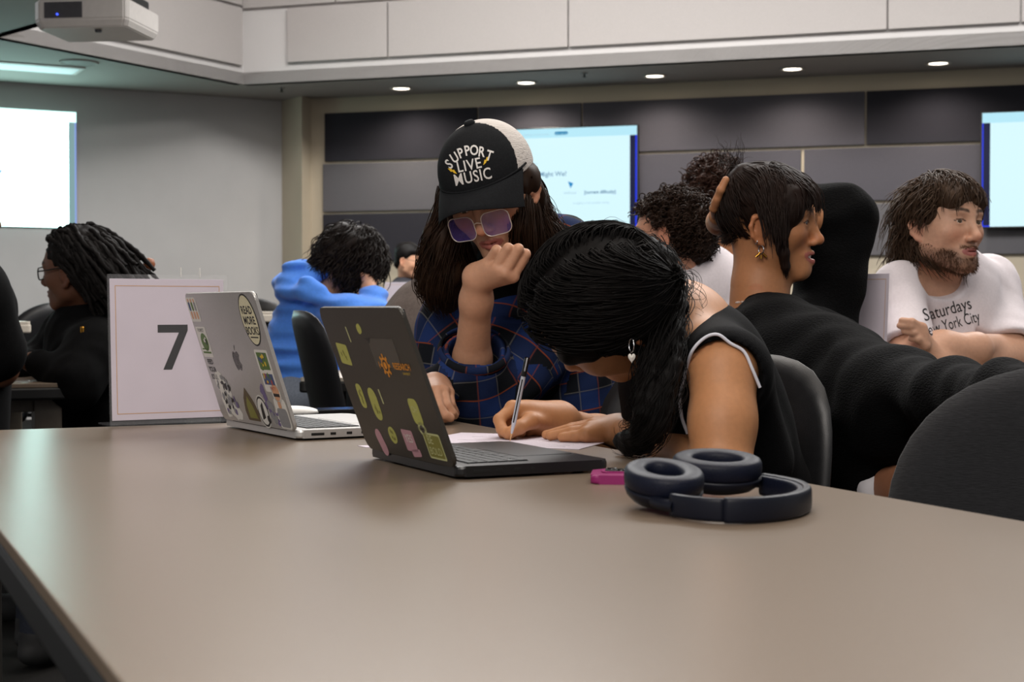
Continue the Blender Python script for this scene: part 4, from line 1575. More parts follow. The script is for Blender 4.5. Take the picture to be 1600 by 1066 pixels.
    def col(s, v, skin, lips=(.45, .16, .13), brow=(.02, .013, .01), beard=None, blush=.12, brow_on=True, beard_k=.75, seed=1, tan=None):
        """base colours of skin, lips, brows and beard at world points v"""
        p = s.l(v)
        n = wob(seed, 180, 1.0, n=6)(p.astype(np.float32))
        c = np.repeat(np.asarray(skin, float)[None], len(v), 0)
        x, y, z = np.abs(p[:, 0]), p[:, 1], p[:, 2]
        head = (z > -.12) & (z < .15) & (y > -.13) & (y < .15) & (x < .11)

        def sm(e0, e1, t):
            t = np.clip((t - e0) / (e1 - e0), 0, 1)
            return t * t * (3 - 2 * t)
        red = np.asarray(skin) * np.array([1.05, .80, .74])
        k = blush * 5 * np.exp(-(((x - .04) / .02) ** 2 + ((z + .018) / .02) ** 2)) * (y > .03) + blush * 5 * np.exp(-((x / .014) ** 2 + ((z + .024) / .014) ** 2)) * (y > .09) + .5 * (x > .076) * (y < .02)
        k = np.clip(k, 0, 1) * head
        c = c * (1 - k[:, None]) + red * k[:, None]
        if beard is not None:
            b = sm(-.040, -.058, z + .35 * np.maximum(0, .03 - y) * -1 + .006 * n) * sm(-.01, .015, y)
            b = np.maximum(b, sm(.03, .05, -z) * np.exp(-((z + .043) / .006) ** 2) * (x < .03) * (y > .08))
            lipzone = np.exp(-((x / .026) ** 2 + ((z + .058) / .009) ** 2)) * (y > .07)
            b = np.clip(b * (beard_k + .25 * n) - lipzone * 1.3, 0, 1) * head * sm(-.108, -.100, z)
            c = c * (1 - b[:, None]) + np.asarray(beard) * b[:, None]
        zc = .005 * s.smile * (x / .025) ** 2
        w = .025 + .005 * s.smile
        l_ = ((x / w) ** 2 + ((z - zc + .0565 + s.open_ * .4) / (.0105 + s.open_ * .6)) ** 2 < 1) & (y > .075)
        c[l_ & head] = lips
        if brow_on:
            zb = .040 + .004 * np.sin(np.clip((x - .012) / .042, 0, 1) * 2.6)
            bk = sm(.0055, .0025, np.abs(z - zb) * (1 + .8 * sm(.035, .055, x))) * sm(.008, .014, x) * sm(.056, .046, x) * (y > .03)
            bk = np.clip(bk * (.85 + .2 * n), 0, 1) * head
            c = c * (1 - bk[:, None]) + np.asarray(brow) * bk[:, None]
        lash = (np.abs(np.sqrt(((x - .031) / .0135) ** 2 + ((z - .0155) / .0052) ** 2) - 1.05) < .16) & (z > .0155) & (y > .06) & head
        c[lash] = np.asarray(brow) * 1.2
        return np.clip(c, 0, 1)


LS = Sdf()
LS.ell((0, -.012, .046), (.076, .089, .085), k=.02)
LS.ell((0, .030, .042), (.064, .060, .062), k=.03)
LS.ell((0, .032, -.012), (.063, .060, .078), k=.03)
LS.cone((0, -.03, -.05), (0, -.04, -.16), .052, .06, k=.03)


def roots(n, pred, seed=1):
    r = np.random.default_rng(seed)
    out = []
    while len(out) < n:
        d = r.normal(size=(4000, 3))
        d /= np.linalg.norm(d, axis=1, keepdims=True)
        p = np.array([0, -.012, .046]) + d * np.array([.076, .089, .085])
        f = (p[:, 1] > .02) & (p[:, 2] > .02)
        p[f] = np.where(True, p[f], p[f])
        p = p[pred(p)]
        out += list(p)
    return np.array(out[:n])


def grow(root, flow, length, steps=14, off=.004, lift=0.0, curl=0.0, turns=3.0, jitter=.15, seed=1, collide=None, ramp=1.0):
    """strand paths in head space"""
    r = np.random.default_rng(seed)
    N = len(root)
    p = root.copy()
    L = np.broadcast_to(np.asarray(length, float), (N,)) * (1 + .15 * r.normal(size=N))
    jit = r.normal(size=(N, 3)) * jitter
    offs = off + lift * r.random(N)
    S = collide or LS
    path = [p.copy()]
    for q in range(steps):
        d = flow(p, (q + 1) / steps, root) + jit
        d /= np.linalg.norm(d, axis=1, keepdims=True) + 1e-9
        p = p + d * (L / steps)[:, None]
        dv = S.d(p)
        bad = dv < offs
        if bad.any():
            g = S.grad(p[bad])
            p[bad] = p[bad] + g * (offs[bad] - dv[bad])[:, None]
        path.append(p.copy())
    path = np.stack(path, 1)
    if curl:
        e1 = r.normal(size=(N, 1, 3))
        e1 /= np.linalg.norm(e1, axis=2, keepdims=True)
        T = np.gradient(path, axis=1)
        T /= np.linalg.norm(T, axis=2, keepdims=True) + 1e-9
        u = np.cross(T, np.broadcast_to(e1, T.shape))
        u /= np.linalg.norm(u, axis=2, keepdims=True) + 1e-9
        v = np.cross(T, u)
        t = np.linspace(0, 1, steps + 1)[None, :, None]
        ph = r.uniform(0, 6.28, (N, 1, 1))
        a = curl * np.minimum(1, t * 3) * (.6 + .8 * r.random((N, 1, 1)))
        tr = turns * (.7 + .6 * r.random((N, 1, 1)))
        path = path + a * (u * np.cos(6.283 * tr * t + ph) + v * np.sin(6.283 * tr * t + ph))
    return path


def fib(paths, r0, taper=.25, sides=3):
    N, S, _ = paths.shape
    t = np.linspace(0, 1, S)[None]
    rad = (np.asarray(r0) * np.ones((N, 1))) * (1 - (1 - taper) * t ** 2)
    return tube_mesh(paths, rad, sides, cap=False)


def merge(sets):
    vs, fs, n = [], [], 0
    for v, f in sets:
        vs.append(v)
        fs.append(np.asarray(f) + n)
        n += len(v)
    return np.concatenate(vs), np.concatenate(fs)


def lock(pts, n, rad, r0=.0014, seed=1, curl=.002, turns=2.0, steps=26, taper=.3, wave=0.0):
    """n strands running along a polyline (world space), spread by rad at each of its points"""
    r = np.random.default_rng(seed)
    pts = np.asarray(pts, float)
    t = np.linspace(0, 1, steps + 1)
    sp = spline(pts, 12)
    ts = np.linspace(0, 1, len(sp))
    c = np.stack([np.interp(t, ts, sp[:, i]) for i in range(3)], 1)
    rd = np.interp(t, np.linspace(0, 1, len(rad)), rad)
    T = np.gradient(c, axis=0)
    T /= np.linalg.norm(T, axis=1, keepdims=True) + 1e-9
    ref = np.array([.3, 1, .2])
    u = np.cross(T, ref)
    u /= np.linalg.norm(u, axis=1, keepdims=True) + 1e-9
    v = np.cross(T, u)
    a = r.uniform(0, 6.283, n)
    q = np.sqrt(r.random(n))
    path = c[None] + rd[None, :, None] * q[:, None, None] * (np.cos(a)[:, None, None] * u[None] + np.sin(a)[:, None, None] * v[None])
    ph = r.uniform(0, 6.283, (n, 1, 1))
    tr = turns * (.7 + .6 * r.random((n, 1, 1)))
    A = curl * (.5 + r.random((n, 1, 1)))
    tt = t[None, :, None]
    path = path + A * (u * np.cos(6.283 * tr * tt + ph) + v * np.sin(6.283 * tr * tt + ph))
    cut = .75 + .25 * r.random(n)
    idx = cut[:, None] * np.linspace(0, steps, steps + 1)[None]
    i0 = np.floor(idx).astype(int)
    i1 = np.minimum(i0 + 1, steps)
    fr = (idx - i0)[..., None]
    ar = np.arange(n)[:, None]
    path = path[ar, i0] * (1 - fr) + path[ar, i1] * fr
    return fib(path, r0, taper)


def fuzz(head, S, n, box_lo, box_hi, mask, length, d, r0=.0006, seed=3):
    """short hairs standing on the surface S inside a box of head space"""
    r = np.random.default_rng(seed)
    p = head.w(r.uniform(box_lo, box_hi, (n, 3)))
    for _ in range(6):
        p = p - S.grad(p) * S.d(p)[:, None]
    l = head.l(p)
    ok = (np.abs(S.d(p)) < .001) & mask(l)
    p, l = p[ok], l[ok]
    g = S.grad(p) @ head.R
    dd = g * .7 + np.asarray(d) + r.normal(size=l.shape) * .35
    dd /= np.linalg.norm(dd, axis=1, keepdims=True)
    L = length * (.5 + r.random((len(l), 1)))
    path = np.stack([l, l + dd * L * .5, l + dd * L + np.asarray(d) * L * .4], 1)
    return fib(head.w(path), r0, .4)


def hair_obj(name, sets, m, parent):
    v, f = merge(sets)
    return world_child(mesh_obj(name, v, f, m, None, smooth=True), parent)


def hair_mat(name, color, rough=0.55, var=0.35):
    return mat(name, color, rough, var=var, scale=55, spec=0.14, aniso_scale=(1.0, 1.0, 0.35))


def finger(S, pts, r0=.0085, r1=.0066, k=.004):
    n = len(pts)
    for i in range(n - 1):
        S.cone(pts[i], pts[i + 1], r0 + (r1 - r0) * i / (n - 1), r0 + (r1 - r0) * (i + 1) / (n - 1), k)


def palm(S, wrist, knuckles, r=.012, k=.014, wr=.020):
    """metacarpals from the wrist to the knuckles"""
    wrist = np.asarray(wrist, float)
    kn = [np.asarray(q, float) for q in knuckles]
    ax = kn[-1] - kn[0]
    ax = ax / (np.linalg.norm(ax) + 1e-9)
    for i, q in enumerate(kn):
        w0 = wrist + ax * (.018 * (i / (len(kn) - 1) - .5))
        S.cone(w0, q, wr * .62, r, k)


def curled(base, d, nrm, lens, bends):
    """finger points: from base along d, bending towards -nrm by bends (radians)"""
    d, nrm = unit(d), unit(nrm)
    nrm = unit(nrm - d * (d @ nrm))
    pts = [np.asarray(base, float)]
    a = 0
    for L, b in zip(lens, bends):
        a += b
        pts.append(pts[-1] + L * (d * math.cos(a) - nrm * math.sin(a)))
    return pts


def project(polys, O, U, V, D, S, mats, name, parent, lift=.0008, smooth=False, start=0.0):
    """flat print laid on a curved surface: every point is carried along D until it meets S"""
    O, U, V, D = (np.asarray(x, float) for x in (O, U, V, D))
    D = unit(D)
    vs, fs, mi = [], [], []
    for v2, f2, k, o in polys:
        n0 = len(vs)
        p = O + np.asarray(v2)[:, :1] * U + np.asarray(v2)[:, 1:2] * V + D * start
        for _ in range(40):
            dd = S.d(p)
            p = p + D * np.clip(dd, -.02, .03)[:, None].astype(float) * .9
        p = p - D * (lift + o)
        vs += list(p)
        fs += [tuple(n0 + j for j in f) for f in f2]
        mi += [k] * len(f2)
    ob = mesh_obj(name, vs, fs, None, None, mats=mats, mi=mi)
    return world_child(ob, parent)


def gridsplit(v2, f2, n=1):
    """cut the faces of flat lettering finer so that it can follow a curved surface"""
    bm = bmesh.new()
    vv = [bm.verts.new((float(a), float(b), 0)) for a, b in v2]
    for f in f2:
        try:
            bm.faces.new([vv[i] for i in f])
        except ValueError:
            pass
    for _ in range(n):
        bmesh.ops.subdivide_edges(bm, edges=list(bm.edges), cuts=1, use_grid_fill=True)
    bm.verts.index_update()
    v = [(q.co.x, q.co.y) for q in bm.verts]
    f = [tuple(q.index for q in p.verts) for p in bm.faces]
    bm.free()
    return v, f


def glasses(head, parent, m_frame, m_lens, w=.056, h=.044, yc=.108, zc=.010, r=.0012, tilt=0.0, gap=.068, temple=True, sides=(1, -1)):
    g = []
    hx = gap / 2
    for q in (1, -1):
        pts = []
        for x, y in rrect(w, h, .014, 5):
            px = q * (hx + x)
            pts.append(head.w((px, yc - 1.9 * px * px + .0 * y - tilt * y, zc + y)))
        pts.append(pts[0])
        v, f = tube_mesh(np.array(pts), r, 6)
        g.append((v, f))
        lens_v = [head.w((q * (hx + x), yc - 1.9 * (hx + x) ** 2 - tilt * y, zc + y)) for x, y in rrect(w - .001, h - .001, .0135, 5)]
        ob = mesh_obj('lens', lens_v, [tuple(range(len(lens_v)))], m_lens, None)
        world_child(ob, parent)
    br = [head.w((-(hx - w / 2) , yc - 1.9 * (hx - w / 2) ** 2, zc + h * .12)), head.w((0, yc + .003, zc + h * .2)), head.w(((hx - w / 2), yc - 1.9 * (hx - w / 2) ** 2, zc + h * .12))]
    g.append(tube_mesh(spline(br, 6), r, 6))
    if temple:
        for q in sides:
            x1 = hx + w / 2
            g.append(tube_mesh(spline([head.w((q * x1, yc - 1.9 * x1 * x1, zc + h * .25)), head.w((q * .080, .05, zc + h * .28 + .004)), head.w((q * .084, -.004, .030)), head.w((q * .083, -.022, .016))], 6), r, 6))
    v, f = merge(g)
    return world_child(mesh_obj('frame', v, f, m_frame, None, smooth=True), parent)


SK = lambda h: np.array(lin(h))
M_skin = mat('skin', 'c09070', 0.52, var=0.05, scale=130, bump=0.06, bscale=900, attr=True, sss=0.12, spec=0.38)


def skin_body(name, S, parent, colfn, h=.003):
    return sdf_obj(name, S, M_skin, parent, h, col=colfn)


def plain_col(skin):
    return lambda v: np.repeat(np.asarray(skin, float)[None], len(v), 0)


def legs(parent, hip_l, hip_r, fwd, m, spread=.0, h=.009, thigh=.42, shin=.43, shoe=None, r=.075):
    """seated trousers: thighs forwards, shins down to the floor"""
    S = Sdf()
    f = unit(np.append(np.asarray(fwd, float)[:2], 0))
    shoes = []
    for q in (hip_l, hip_r):
        q = np.asarray(q, float)
        k_ = q + f * thigh
        k_[2] = max(.47, q[2] - .02)
        a = np.array([k_[0] - f[0] * .03, k_[1] - f[1] * .03, .09])
        S.cone(q, k_, r, r * .76, .03)
        S.cone(k_, a, r * .72, r * .58, .02)
        shoes.append(a)
    S.cone(hip_l, hip_r, r * 1.15, r * 1.15, .05)
    sdf_obj('trousers', S, m, parent, h)
    for a in shoes:
        T = Sdf()
        T.ell(a + f * .07 + np.array([0, 0, -.045]), (.045, .13, .042), np.stack([np.cross(f, [0, 0, 1]), f, [0, 0, 1]], 1), .02)
        T.cone(a, a + np.array([0, 0, -.03]), .045, .042, .02)
        T.post = [Plane((0, 0, .003), (0, 0, -1))]
        sdf_obj('shoe', T, shoe or M_blackmatte, parent, .01)
    return S

# ================================================================ PEOPLE
def hairline(p):
    x, y, z = np.abs(p[:, 0]), p[:, 1], p[:, 2]
    ok = (z > .082) | ((y < .045) & (z > .035)) | ((y < .012) & (z > -.035))
    ear = (x > .058) & (np.abs(y + .004) < .024) & (z < .036)
    return ok & ~ear


CROWN = np.array([0.0, -.045, .125])


def flow_down(kdown=.6, fringe=0.0, side=0.0, back=0.0):
    """locks run away from the crown and bend down"""
    def fn(p, t, r0):
        d = p - CROWN
        d /= np.linalg.norm(d, axis=1, keepdims=True) + 1e-9
        n = p - np.array([0, -.012, .046])
        n /= np.linalg.norm(n, axis=1, keepdims=True) + 1e-9
        d = d - n * (d * n).sum(1, keepdims=True)
        d = d / (np.linalg.norm(d, axis=1, keepdims=True) + 1e-9)
        d = d + np.array([0, 0, -1.0]) * kdown * t
        if side:
            d = d + np.array([side, 0, 0]) * (r0[:, 1:2] > .02)
        if back:
            d = d + np.array([0, -back, 0])
        return d
    return fn


def trace(px, py, S, d0=1.0):
    """first point of S seen through a pixel (used to lay seams and print on cloth)"""
    r = ray(px, py)
    c = np.array([0, 0, CAMZ])
    t = d0
    for _ in range(80):
        dd = float(S.d((c + r * t)[None])[0])
        t += max(min(dd, .08), -.02) * .85
        if abs(dd) < .0004:
            break
    return c + r * t


def stitched(name, pix, S, r, m, parent, d0=1.0, lift=.002, res=6, flat=False):
    pts = [trace(a, b, S, d0) for a, b in pix]
    if flat:
        ds = np.array([p[1] for p in pts])
        ds = np.array([np.median(ds[max(0, i - 2):i + 3]) for i in range(len(ds))])
        pts = [P(a, b, q) for (a, b), q in zip(pix, ds)]
    g = S.grad(np.array(pts))
    pts = np.array(pts) + g * lift
    v, f = tube_mesh(spline(pts, res), r, 6)
    return world_child(mesh_obj(name, v, f, m, None, smooth=True), parent)


def yawR(v):
    """frame whose y points along the horizontal direction v"""
    f = unit(np.array([v[0], v[1], 0]))
    return np.stack([np.cross(f, [0, 0, 1]), f, np.array([0, 0, 1.0])], 1)


# ---------------------------------------------------------------- man with crossed arms
root = people_root('person in a white lettered T-shirt sitting with arms crossed', (1.05, 3.75, 0))
H = Head((1.016, 3.60, 1.121), (.50, -.86, .02), (.006, .047, .999), .97)
S = Sdf()
H.build(S, male=1, pout=.6, nose=1.08)
N_ = P(1474, 425, 3.70)
RS, LS_ = P(1406, 448, 3.62), P(1545, 436, 3.84)
S.cone(H.w((0, -.018, -.04)), N_, .054, .062, .03)
S.cone(N_, N_ + np.array([0, 0, -.10]), .06, .06, .03)
RE, RW = P(1420, 556, 3.46), P(1525, 544, 3.50)
LE, LW = P(1580, 556, 3.66), P(1462, 572, 3.44)
S.cone(N_ + [0, 0, -.06], RS, .05, .05, .03).cone(N_ + [0, 0, -.06], LS_, .05, .05, .03)
S.chain([RS, RE], [.050, .043], .02)
S.chain([RE, (RE + RW) / 2 + [0, 0, .004], RW, P(1572, 541, 3.70)], [.045, .043, .033, .030], .02)
S.chain([LS_, LE], [.050, .044], .02)
S.chain([LE, (LE + LW) / 2, LW], [.046, .044, .034], .012)
hb = P(1440, 536, 3.415)
S.cone(LW, hb, .033, .026, .02)
for a, b, c_ in (((1441, 512), (1425, 503), (1409, 501)), ((1443, 521), (1424, 510), (1406, 509)), ((1444, 530), (1428, 520), (1413, 518)), ((1446, 540), (1434, 530), (1424, 529))):
    finger(S, [P(*a, 3.385), P(*b, 3.372), P(*c_, 3.385)], .0092, .0075)
    S.cone(hb, P(*a, 3.385), .016, .0095, .010)
skin_man = SK('c79a80')
skin_body('body', S, root, lambda v: H.col(v, skin_man, SK('a0605a'), SK('2e211a'), SK('50382a'), beard_k=.62), .0026)
H.eyes(root, '4a3a28', (.1, 0))
T = Sdf()
R_ = yawR((.45, -.9))
T.cone(RS + [0, 0, -.025], LS_ + [0, 0, -.025], .064, .066, .05)
T.ell(P(1478, 500, 3.73), (.170, .115, .20), R_, .05)
T.ell(np.array([1.09, 3.78, .70]), (.18, .13, .22), R_, .08)
T.cone(N_ + [0, 0, -.05], RS + [0, 0, -.008], .066, .054, .04).cone(N_ + [0, 0, -.05], LS_ + [0, 0, -.008], .066, .056, .04)
ra, rb = RS, RE + (RE - RS) * -.10
T.cone(RS, rb, .056, .064, .03)
la, lb = LS_, LE + (LE - LS_) * -.12
T.cone(LS_, lb, .060, .070, .03)
f1 = wob(5, 22, .007)
f2 = wob(6, 60, .0025, (1, 1, .4))
T.disp = lambda p: f1(p) + f2(p)
# flat sleeve ends and neckline
for a, b in ((RS, RE), (LS_, LE)):
    ax_ = unit(b - a)
    e_ = b - (b - a) * .10
    T.sub(Cone(e_ + ax_ * -.012, e_ + ax_ * .12, .051, .056), .006)
    T.sub(RBox(e_ + ax_ * .085, (.10, .10, .085), np.stack([unit(np.cross(ax_, [0, 1, .3])), unit(np.cross(ax_, np.cross(ax_, [0, 1, .3]))), ax_], 1), .002), .003)
nk = H.w((0, .004, -.128))
T.sub(Ell(nk + [0.004, -.006, .012], (.070, .074, .046), H.R), .006)
m_tee = mat('cotton_white_lilac', 'dcd4d8', 0.9, var=0.04, scale=180, bump=0.25, bscale=900, sheen=0.1)
sdf_obj('t_shirt', T, m_tee, root, .005)
cpx = [(1450, 428), (1458, 434), (1482, 442), (1500, 436), (1509, 421)]
stitched('collar_rib', cpx, T, .0032, m_tee, root, 3.3, .001)
# lettering on the shirt
nrm = -ray(1485, 500)
Ux = unit(P(1519, 478, 3.5) - P(1450, 497, 3.5))
Uy = unit(np.cross(unit(nrm), Ux))
Uy = Uy if Uy[2] > 0 else -Uy
m_ink = cm('print_ink_black', '1d1b1c')
px1 = 3.55 / F
lt = []
for s_, x, y, sz in (('Saturdays', 2, 10, 25), ('New York City', 0, -13, 23)):
    v, f = text2d(s_, sz * px1, 'CENTER', 0)
    v = v * np.array([.80 if s_[0] == 'S' else .66, 1.12]) + np.array([x * px1, y * px1])
    lt.append((*gridsplit(v, f, 1), 0, 0.0))
project(lt, P(1484, 502, 3.35), Ux, Uy, ray(1485, 500), T, [m_ink], 'shirt_lettering', root, .0012)
# hair
sets = []
C = Sdf()
H.ell(C, (0, -.014, .056), (.083, .094, .086), .02)
H.ell(C, (0, -.060, -.010), (.060, .045, .055), .03)
H.ell(C, (0, -.066, -.055), (.050, .036, .045), .03)
H.ell(C, (0, .044, .088), (.064, .046, .030), .02)
H.ell(C, (.036, .066, .068), (.034, .026, .026), .02)
H.ell(C, (-.036, .066, .068), (.034, .026, .026), .02)
for q in (-1, 1):
    H.ell(C, (q * .070, .016, .040), (.016, .026, .036), .02)
    H.ell(C, (q * .086, -.004, .000), (.02, .026, .036), .012, 's')
H.ell(C, (0, .11, .012), (.058, .060, .046), .012, 's')
g1 = wob(21, 120, .005)
C.disp = lambda p: g1(p)
sets.append(C.mesh(.0045))
rt = roots(1700, hairline, 3)
side_ = (np.abs(rt[:, 0]) > .05) & (rt[:, 2] < .085)
ln_ = np.where(rt[:, 1] > .02, .062, np.where(side_, .05, .10))
fd = flow_down(.75, side=.3)
pa = grow(rt, lambda p, t, r0: fd(p, t, r0) + np.array([0, -1.0, 0]) * ((np.abs(r0[:, :1]) > .045) & (r0[:, 1:2] < .05)), ln_, 12, .010, .010, .003, 1.0, .2, 4)
sets.append(fib(H.w(pa), .0017))
rt = roots(350, lambda p: (p[:, 1] < -.05) & (p[:, 2] < .03) & (p[:, 2] > -.04), 8)
pa = grow(rt, lambda p, t, r0: np.array([[0, -.25, -1.0]]) + 0 * p, .09, 12, .012, .03, .004, 1.2, .2, 5)
sets.append(fib(H.w(pa), .0018))
hair_obj('hair', sets, hair_mat('hair_brown', '3f2f23'), root)
sets = [fuzz(H, S, 3000, (-.07, .0, -.115), (.07, .10, -.035), lambda l: (l[:, 2] < -.046 - .5 * np.maximum(0, l[:, 1] - .055)) & ~((np.abs(l[:, 0]) < .028) & (l[:, 2] > -.070) & (l[:, 1] > .07)) & (l[:, 2] > -.108) | ((np.abs(l[:, 0]) > .055) & (l[:, 2] < -.03) & (l[:, 1] < .035)), .006, (0, .1, -.6), .00045),
        fuzz(H, S, 420, (-.026, .075, -.050), (.026, .11, -.038), lambda l: np.abs(l[:, 2] + .0445) < .004, .004, (0, .1, -.8), .0005, 5)]
hair_obj('beard', sets, hair_mat('hair_beard', '5c4232'), root)
m_trs = mat('denim_dark', '23262e', 0.9, var=0.2, scale=200)
legs(root, np.array([.97, 3.80, .53]), np.array([1.17, 3.84, .53]), (.4, -.9), m_trs, thigh=.36)

# ---------------------------------------------------------------- woman in the black knit sweater
root = people_root('person in a black knit sweater and hoop earrings, one arm stretched out', (.62, 3.10, 0))
H = Head((.518, 3.10, 1.098), (.955, -.28, -.02), (-.03, -.10, .99), .97)
S = Sdf()
H.build(S, smile=1.0, mouth_open=.0045, nose=.98)
N_ = P(1187, 466, 3.10)
S.cone(H.w((0, -.022, -.03)), N_ + [0, 0, .02], .048, .050, .03)
S.cone(N_ + [0, 0, .02], N_ + [0, 0, -.10], .053, .08, .03)
RS, LS_ = P(1200, 520, 2.98), P(1268, 520, 3.30)
S.cone(N_ + [0, 0, -.07], RS, .05, .05, .03).cone(N_ + [0, 0, -.07], LS_, .05, .05, .03)
# near arm stretched out to the chair, far arm raised with the hand behind the head
RE, RW = P(1400, 610, 2.52), P(1575, 618, 2.03)
S.chain([RS, RE], [.05, .042], .02).chain([RE, RW], [.042, .028], .02)
kn = [P(1622, 606, 1.93), P(1624, 610, 1.955), P(1625, 614, 1.98), P(1625, 618, 2.0)]
palm(S, RW, kn, .011)
for i, q in enumerate(kn):
    finger(S, curled(q, (0.75, -.6, -.12), (0.1, .1, 1), (.04, .024, .02), (.1, .5, .5)), .0082, .0065)
LE = P(1318, 345, 3.36)
LW = P(1124, 347, 3.24)
S.chain([LS_, LE], [.05, .042], .02).chain([LE, LW], [.040, .027], .02)
hw = P(1122, 338, 3.16)
S.cone(LW, hw, .024, .020, .015)
for pts, r in (([(1120, 330, 3.12), (1119, 316, 3.08), (1126, 297, 3.06), (1134, 281, 3.06)], .0095), ([(1124, 332, 3.15), (1129, 317, 3.10), (1136, 299, 3.08), (1144, 286, 3.09)], .009),
               ([(1130, 334, 3.28), (1140, 320, 3.27), (1150, 304, 3.27), (1158, 296, 3.27)], .0085), ([(1134, 336, 3.29), (1148, 328, 3.30), (1160, 318, 3.30)], .008), ([(1118, 336, 3.14), (1115, 326, 3.09), (1120, 312, 3.07)], .0095)):
    finger(S, [P(*q) for q in pts], r, r * .8)
skin_w = SK('ae7751')
skin_body('body', S, root, lambda v: H.col(v, skin_w, SK('a0594e'), SK('1b100b'), blush=.14), .0026)
H.eyes(root, '20140e', (.25, 0))
Tt = Sdf()
H.ell(Tt, (0, .079, -.0545), (.021, .0125, .0075), .003)
sdf_obj('teeth', Tt, mat('tooth_enamel', 'd9d2c6', 0.3, var=0.02), root, .0016)
# sweater
T = Sdf()
T.cone(N_ + [0.01, 0, -.10], N_ + [.03, 0, -.15], .085, .12, .03)
T.cone(N_ + [.0, 0, -.016], N_ + [.0, 0, -.10], .060, .085, .02)
T.cone(N_ + [0.01, 0, -.09], RS + [0, 0, -.02], .07, .075, .05).cone(N_ + [.0, 0, -.09], LS_ + [0, 0, -.03], .060, .062, .04)
R_ = yawR((1, -.2))
T.cone(N_ + [.035, .05, -.075], P(1278, 505, 3.32), .055, .07, .04)
T.ell(P(1232, 605, 3.10), (.19, .145, .15), R_, .06)
T.ell(np.array([.63, 3.10, .70]), (.20, .17, .22), R_, .08)
T.ell(np.array([.74, 3.02, .60]), (.17, .17, .14), R_, .08)
T.chain([RS, P(1300, 568, 2.78), P(1400, 612, 2.52)], [.078, .076, .068], .05)
T.chain([P(1235, 610, 2.92), P(1330, 665, 2.74), P(1410, 660, 2.50)], [.12, .105, .070], .09)
T.chain([P(1400, 612, 2.52), P(1490, 622, 2.28), P(1575, 618, 2.04), P(1606, 616, 1.97)], [.066, .052, .036, .036], .05)
T.chain([P(1280, 520, 3.32), P(1297, 430, 3.34), LE], [.075, .073, .066], .04)
T.cone(P(1290, 710, 2.78), P(1380, 768, 2.61), .11, .074, .06)
T.chain([LE, P(1220, 330, 3.40), P(1140, 343, 3.31)], [.066, .060, .042], .05)
T.cone(P(1140, 346, 3.30), P(1121, 341, 3.20), .036, .022, .02)
f1 = wob(15, 14, .007)
f2 = wob(16, 48, .0045, (1, 1, 1.3))
T.disp = lambda p: f1(p) + f2(p)
T.sub(Ell(N_ + [0, 0, .022], (.056, .056, .036)), .010)
m_knit = mat('knit_black', '040405', 0.95, var=0.5, scale=150, bump=0.9, bscale=190, aniso_scale=(1.0, 1.0, 2.2), spec=0.15)
sdf_obj('sweater', T, m_knit, root, .0055)
# white hem and bare knee under the sweater
L_ = Sdf()
L_.chain([np.array([.66, 3.02, .53]), P(1392, 752, 2.62), P(1470, 775, 2.42)], [.085, .070, .060], .03)
L_.chain([P(1470, 775, 2.42), P(1480, 900, 2.40)], [.058, .045], .02)
L_.chain([np.array([.62, 3.20, .53]), np.array([1.02, 3.05, .52]), np.array([1.0, 3.0, .09])], [.08, .06, .045], .02)
L_.chain([P(1480, 900, 2.40), np.array([.70, 2.38, .09])], [.045, .036], .02)
sdf_obj('bare_legs', L_, mat('skin_legs', '96654a', .5, var=.05, scale=100), root, .008)
Q = Sdf()
Q.cone(P(1362, 752, 2.70), P(1392, 765, 2.575), .078, .066, .03)
f3 = wob(18, 70, .006)
Q.disp = lambda p: f3(p)
sdf_obj('shorts_hem', Q, mat('cloth_white', 'd2ced2', .9, var=.05), root, .007)
for a in (np.array([.70, 2.38, .05]), np.array([1.0, 3.0, .05])):
    Z = Sdf()
    Z.ell(a + [.05, -.04, -.005], (.13, .05, .045), None, .02)
    Z.post = [Plane((0, 0, .003), (0, 0, -1))]
    sdf_obj('shoe', Z, M_white, root, .01)
# hair: gathered up at the back, long fringe and side lock
sets = []
C = Sdf()
H.ell(C, (0, -.006, .055), (.081, .084, .086), .02)
H.ell(C, (0, -.050, .105), (.040, .026, .026), .03)
H.ell(C, (0, .050, .078), (.060, .046, .036), .025)
H.ell(C, (0, .074, .056), (.046, .020, .026), .02)
for q in (-1, 1):
    H.ell(C, (q * .060, .046, .045), (.022, .034, .042), .025)
    C.chain([H.w((q * .070, .030, .035)), H.w((q * .070, .036, -.005)), H.w((q * .066, .040, -.045)), H.w((q * .061, .044, -.075)), H.w((q * .058, .046, -.090))], [.019, .0155, .012, .008, .003], .012)
    H.ell(C, (q * .088, -.010, .002), (.022, .030, .042), .012, 's')
H.ell(C, (0, -.035, -.075), (.09, .09, .045), .02, 's')
H.ell(C, (0, .115, .010), (.060, .050, .044), .012, 's')
g1 = wob(31, 130, .0025)
sets.append(lock([H.w((.072, .034, .045)), H.w((.073, .038, .0)), H.w((.069, .042, -.05)), H.w((.061, .047, -.100))], 120, [.016, .013, .010, .004], .0011, 5, .001, 1))
rt = roots(700, lambda p: (p[:, 2] > .05) & (p[:, 1] > -.02) & (p[:, 1] < .045) & (np.abs(p[:, 0]) > .03), 14)
pa = grow(rt, lambda p, t, r0: np.stack([r0[:, 0] * 6, (.045 - p[:, 1]) * 9, -1.0 - .3 * t + 0 * p[:, 0]], 1), .085, 14, .008, .007, .001, 1, .07, 15)
sets.append(fib(H.w(pa), .0013))
sets.append(lock([H.w((-.072, .034, .045)), H.w((-.073, .038, .0)), H.w((-.069, .042, -.05)), H.w((-.061, .047, -.105))], 60, [.016, .014, .011, .005], .0011, 6, .001, 1))
C.disp = lambda p: g1(p)
sets.append(C.mesh(.004))
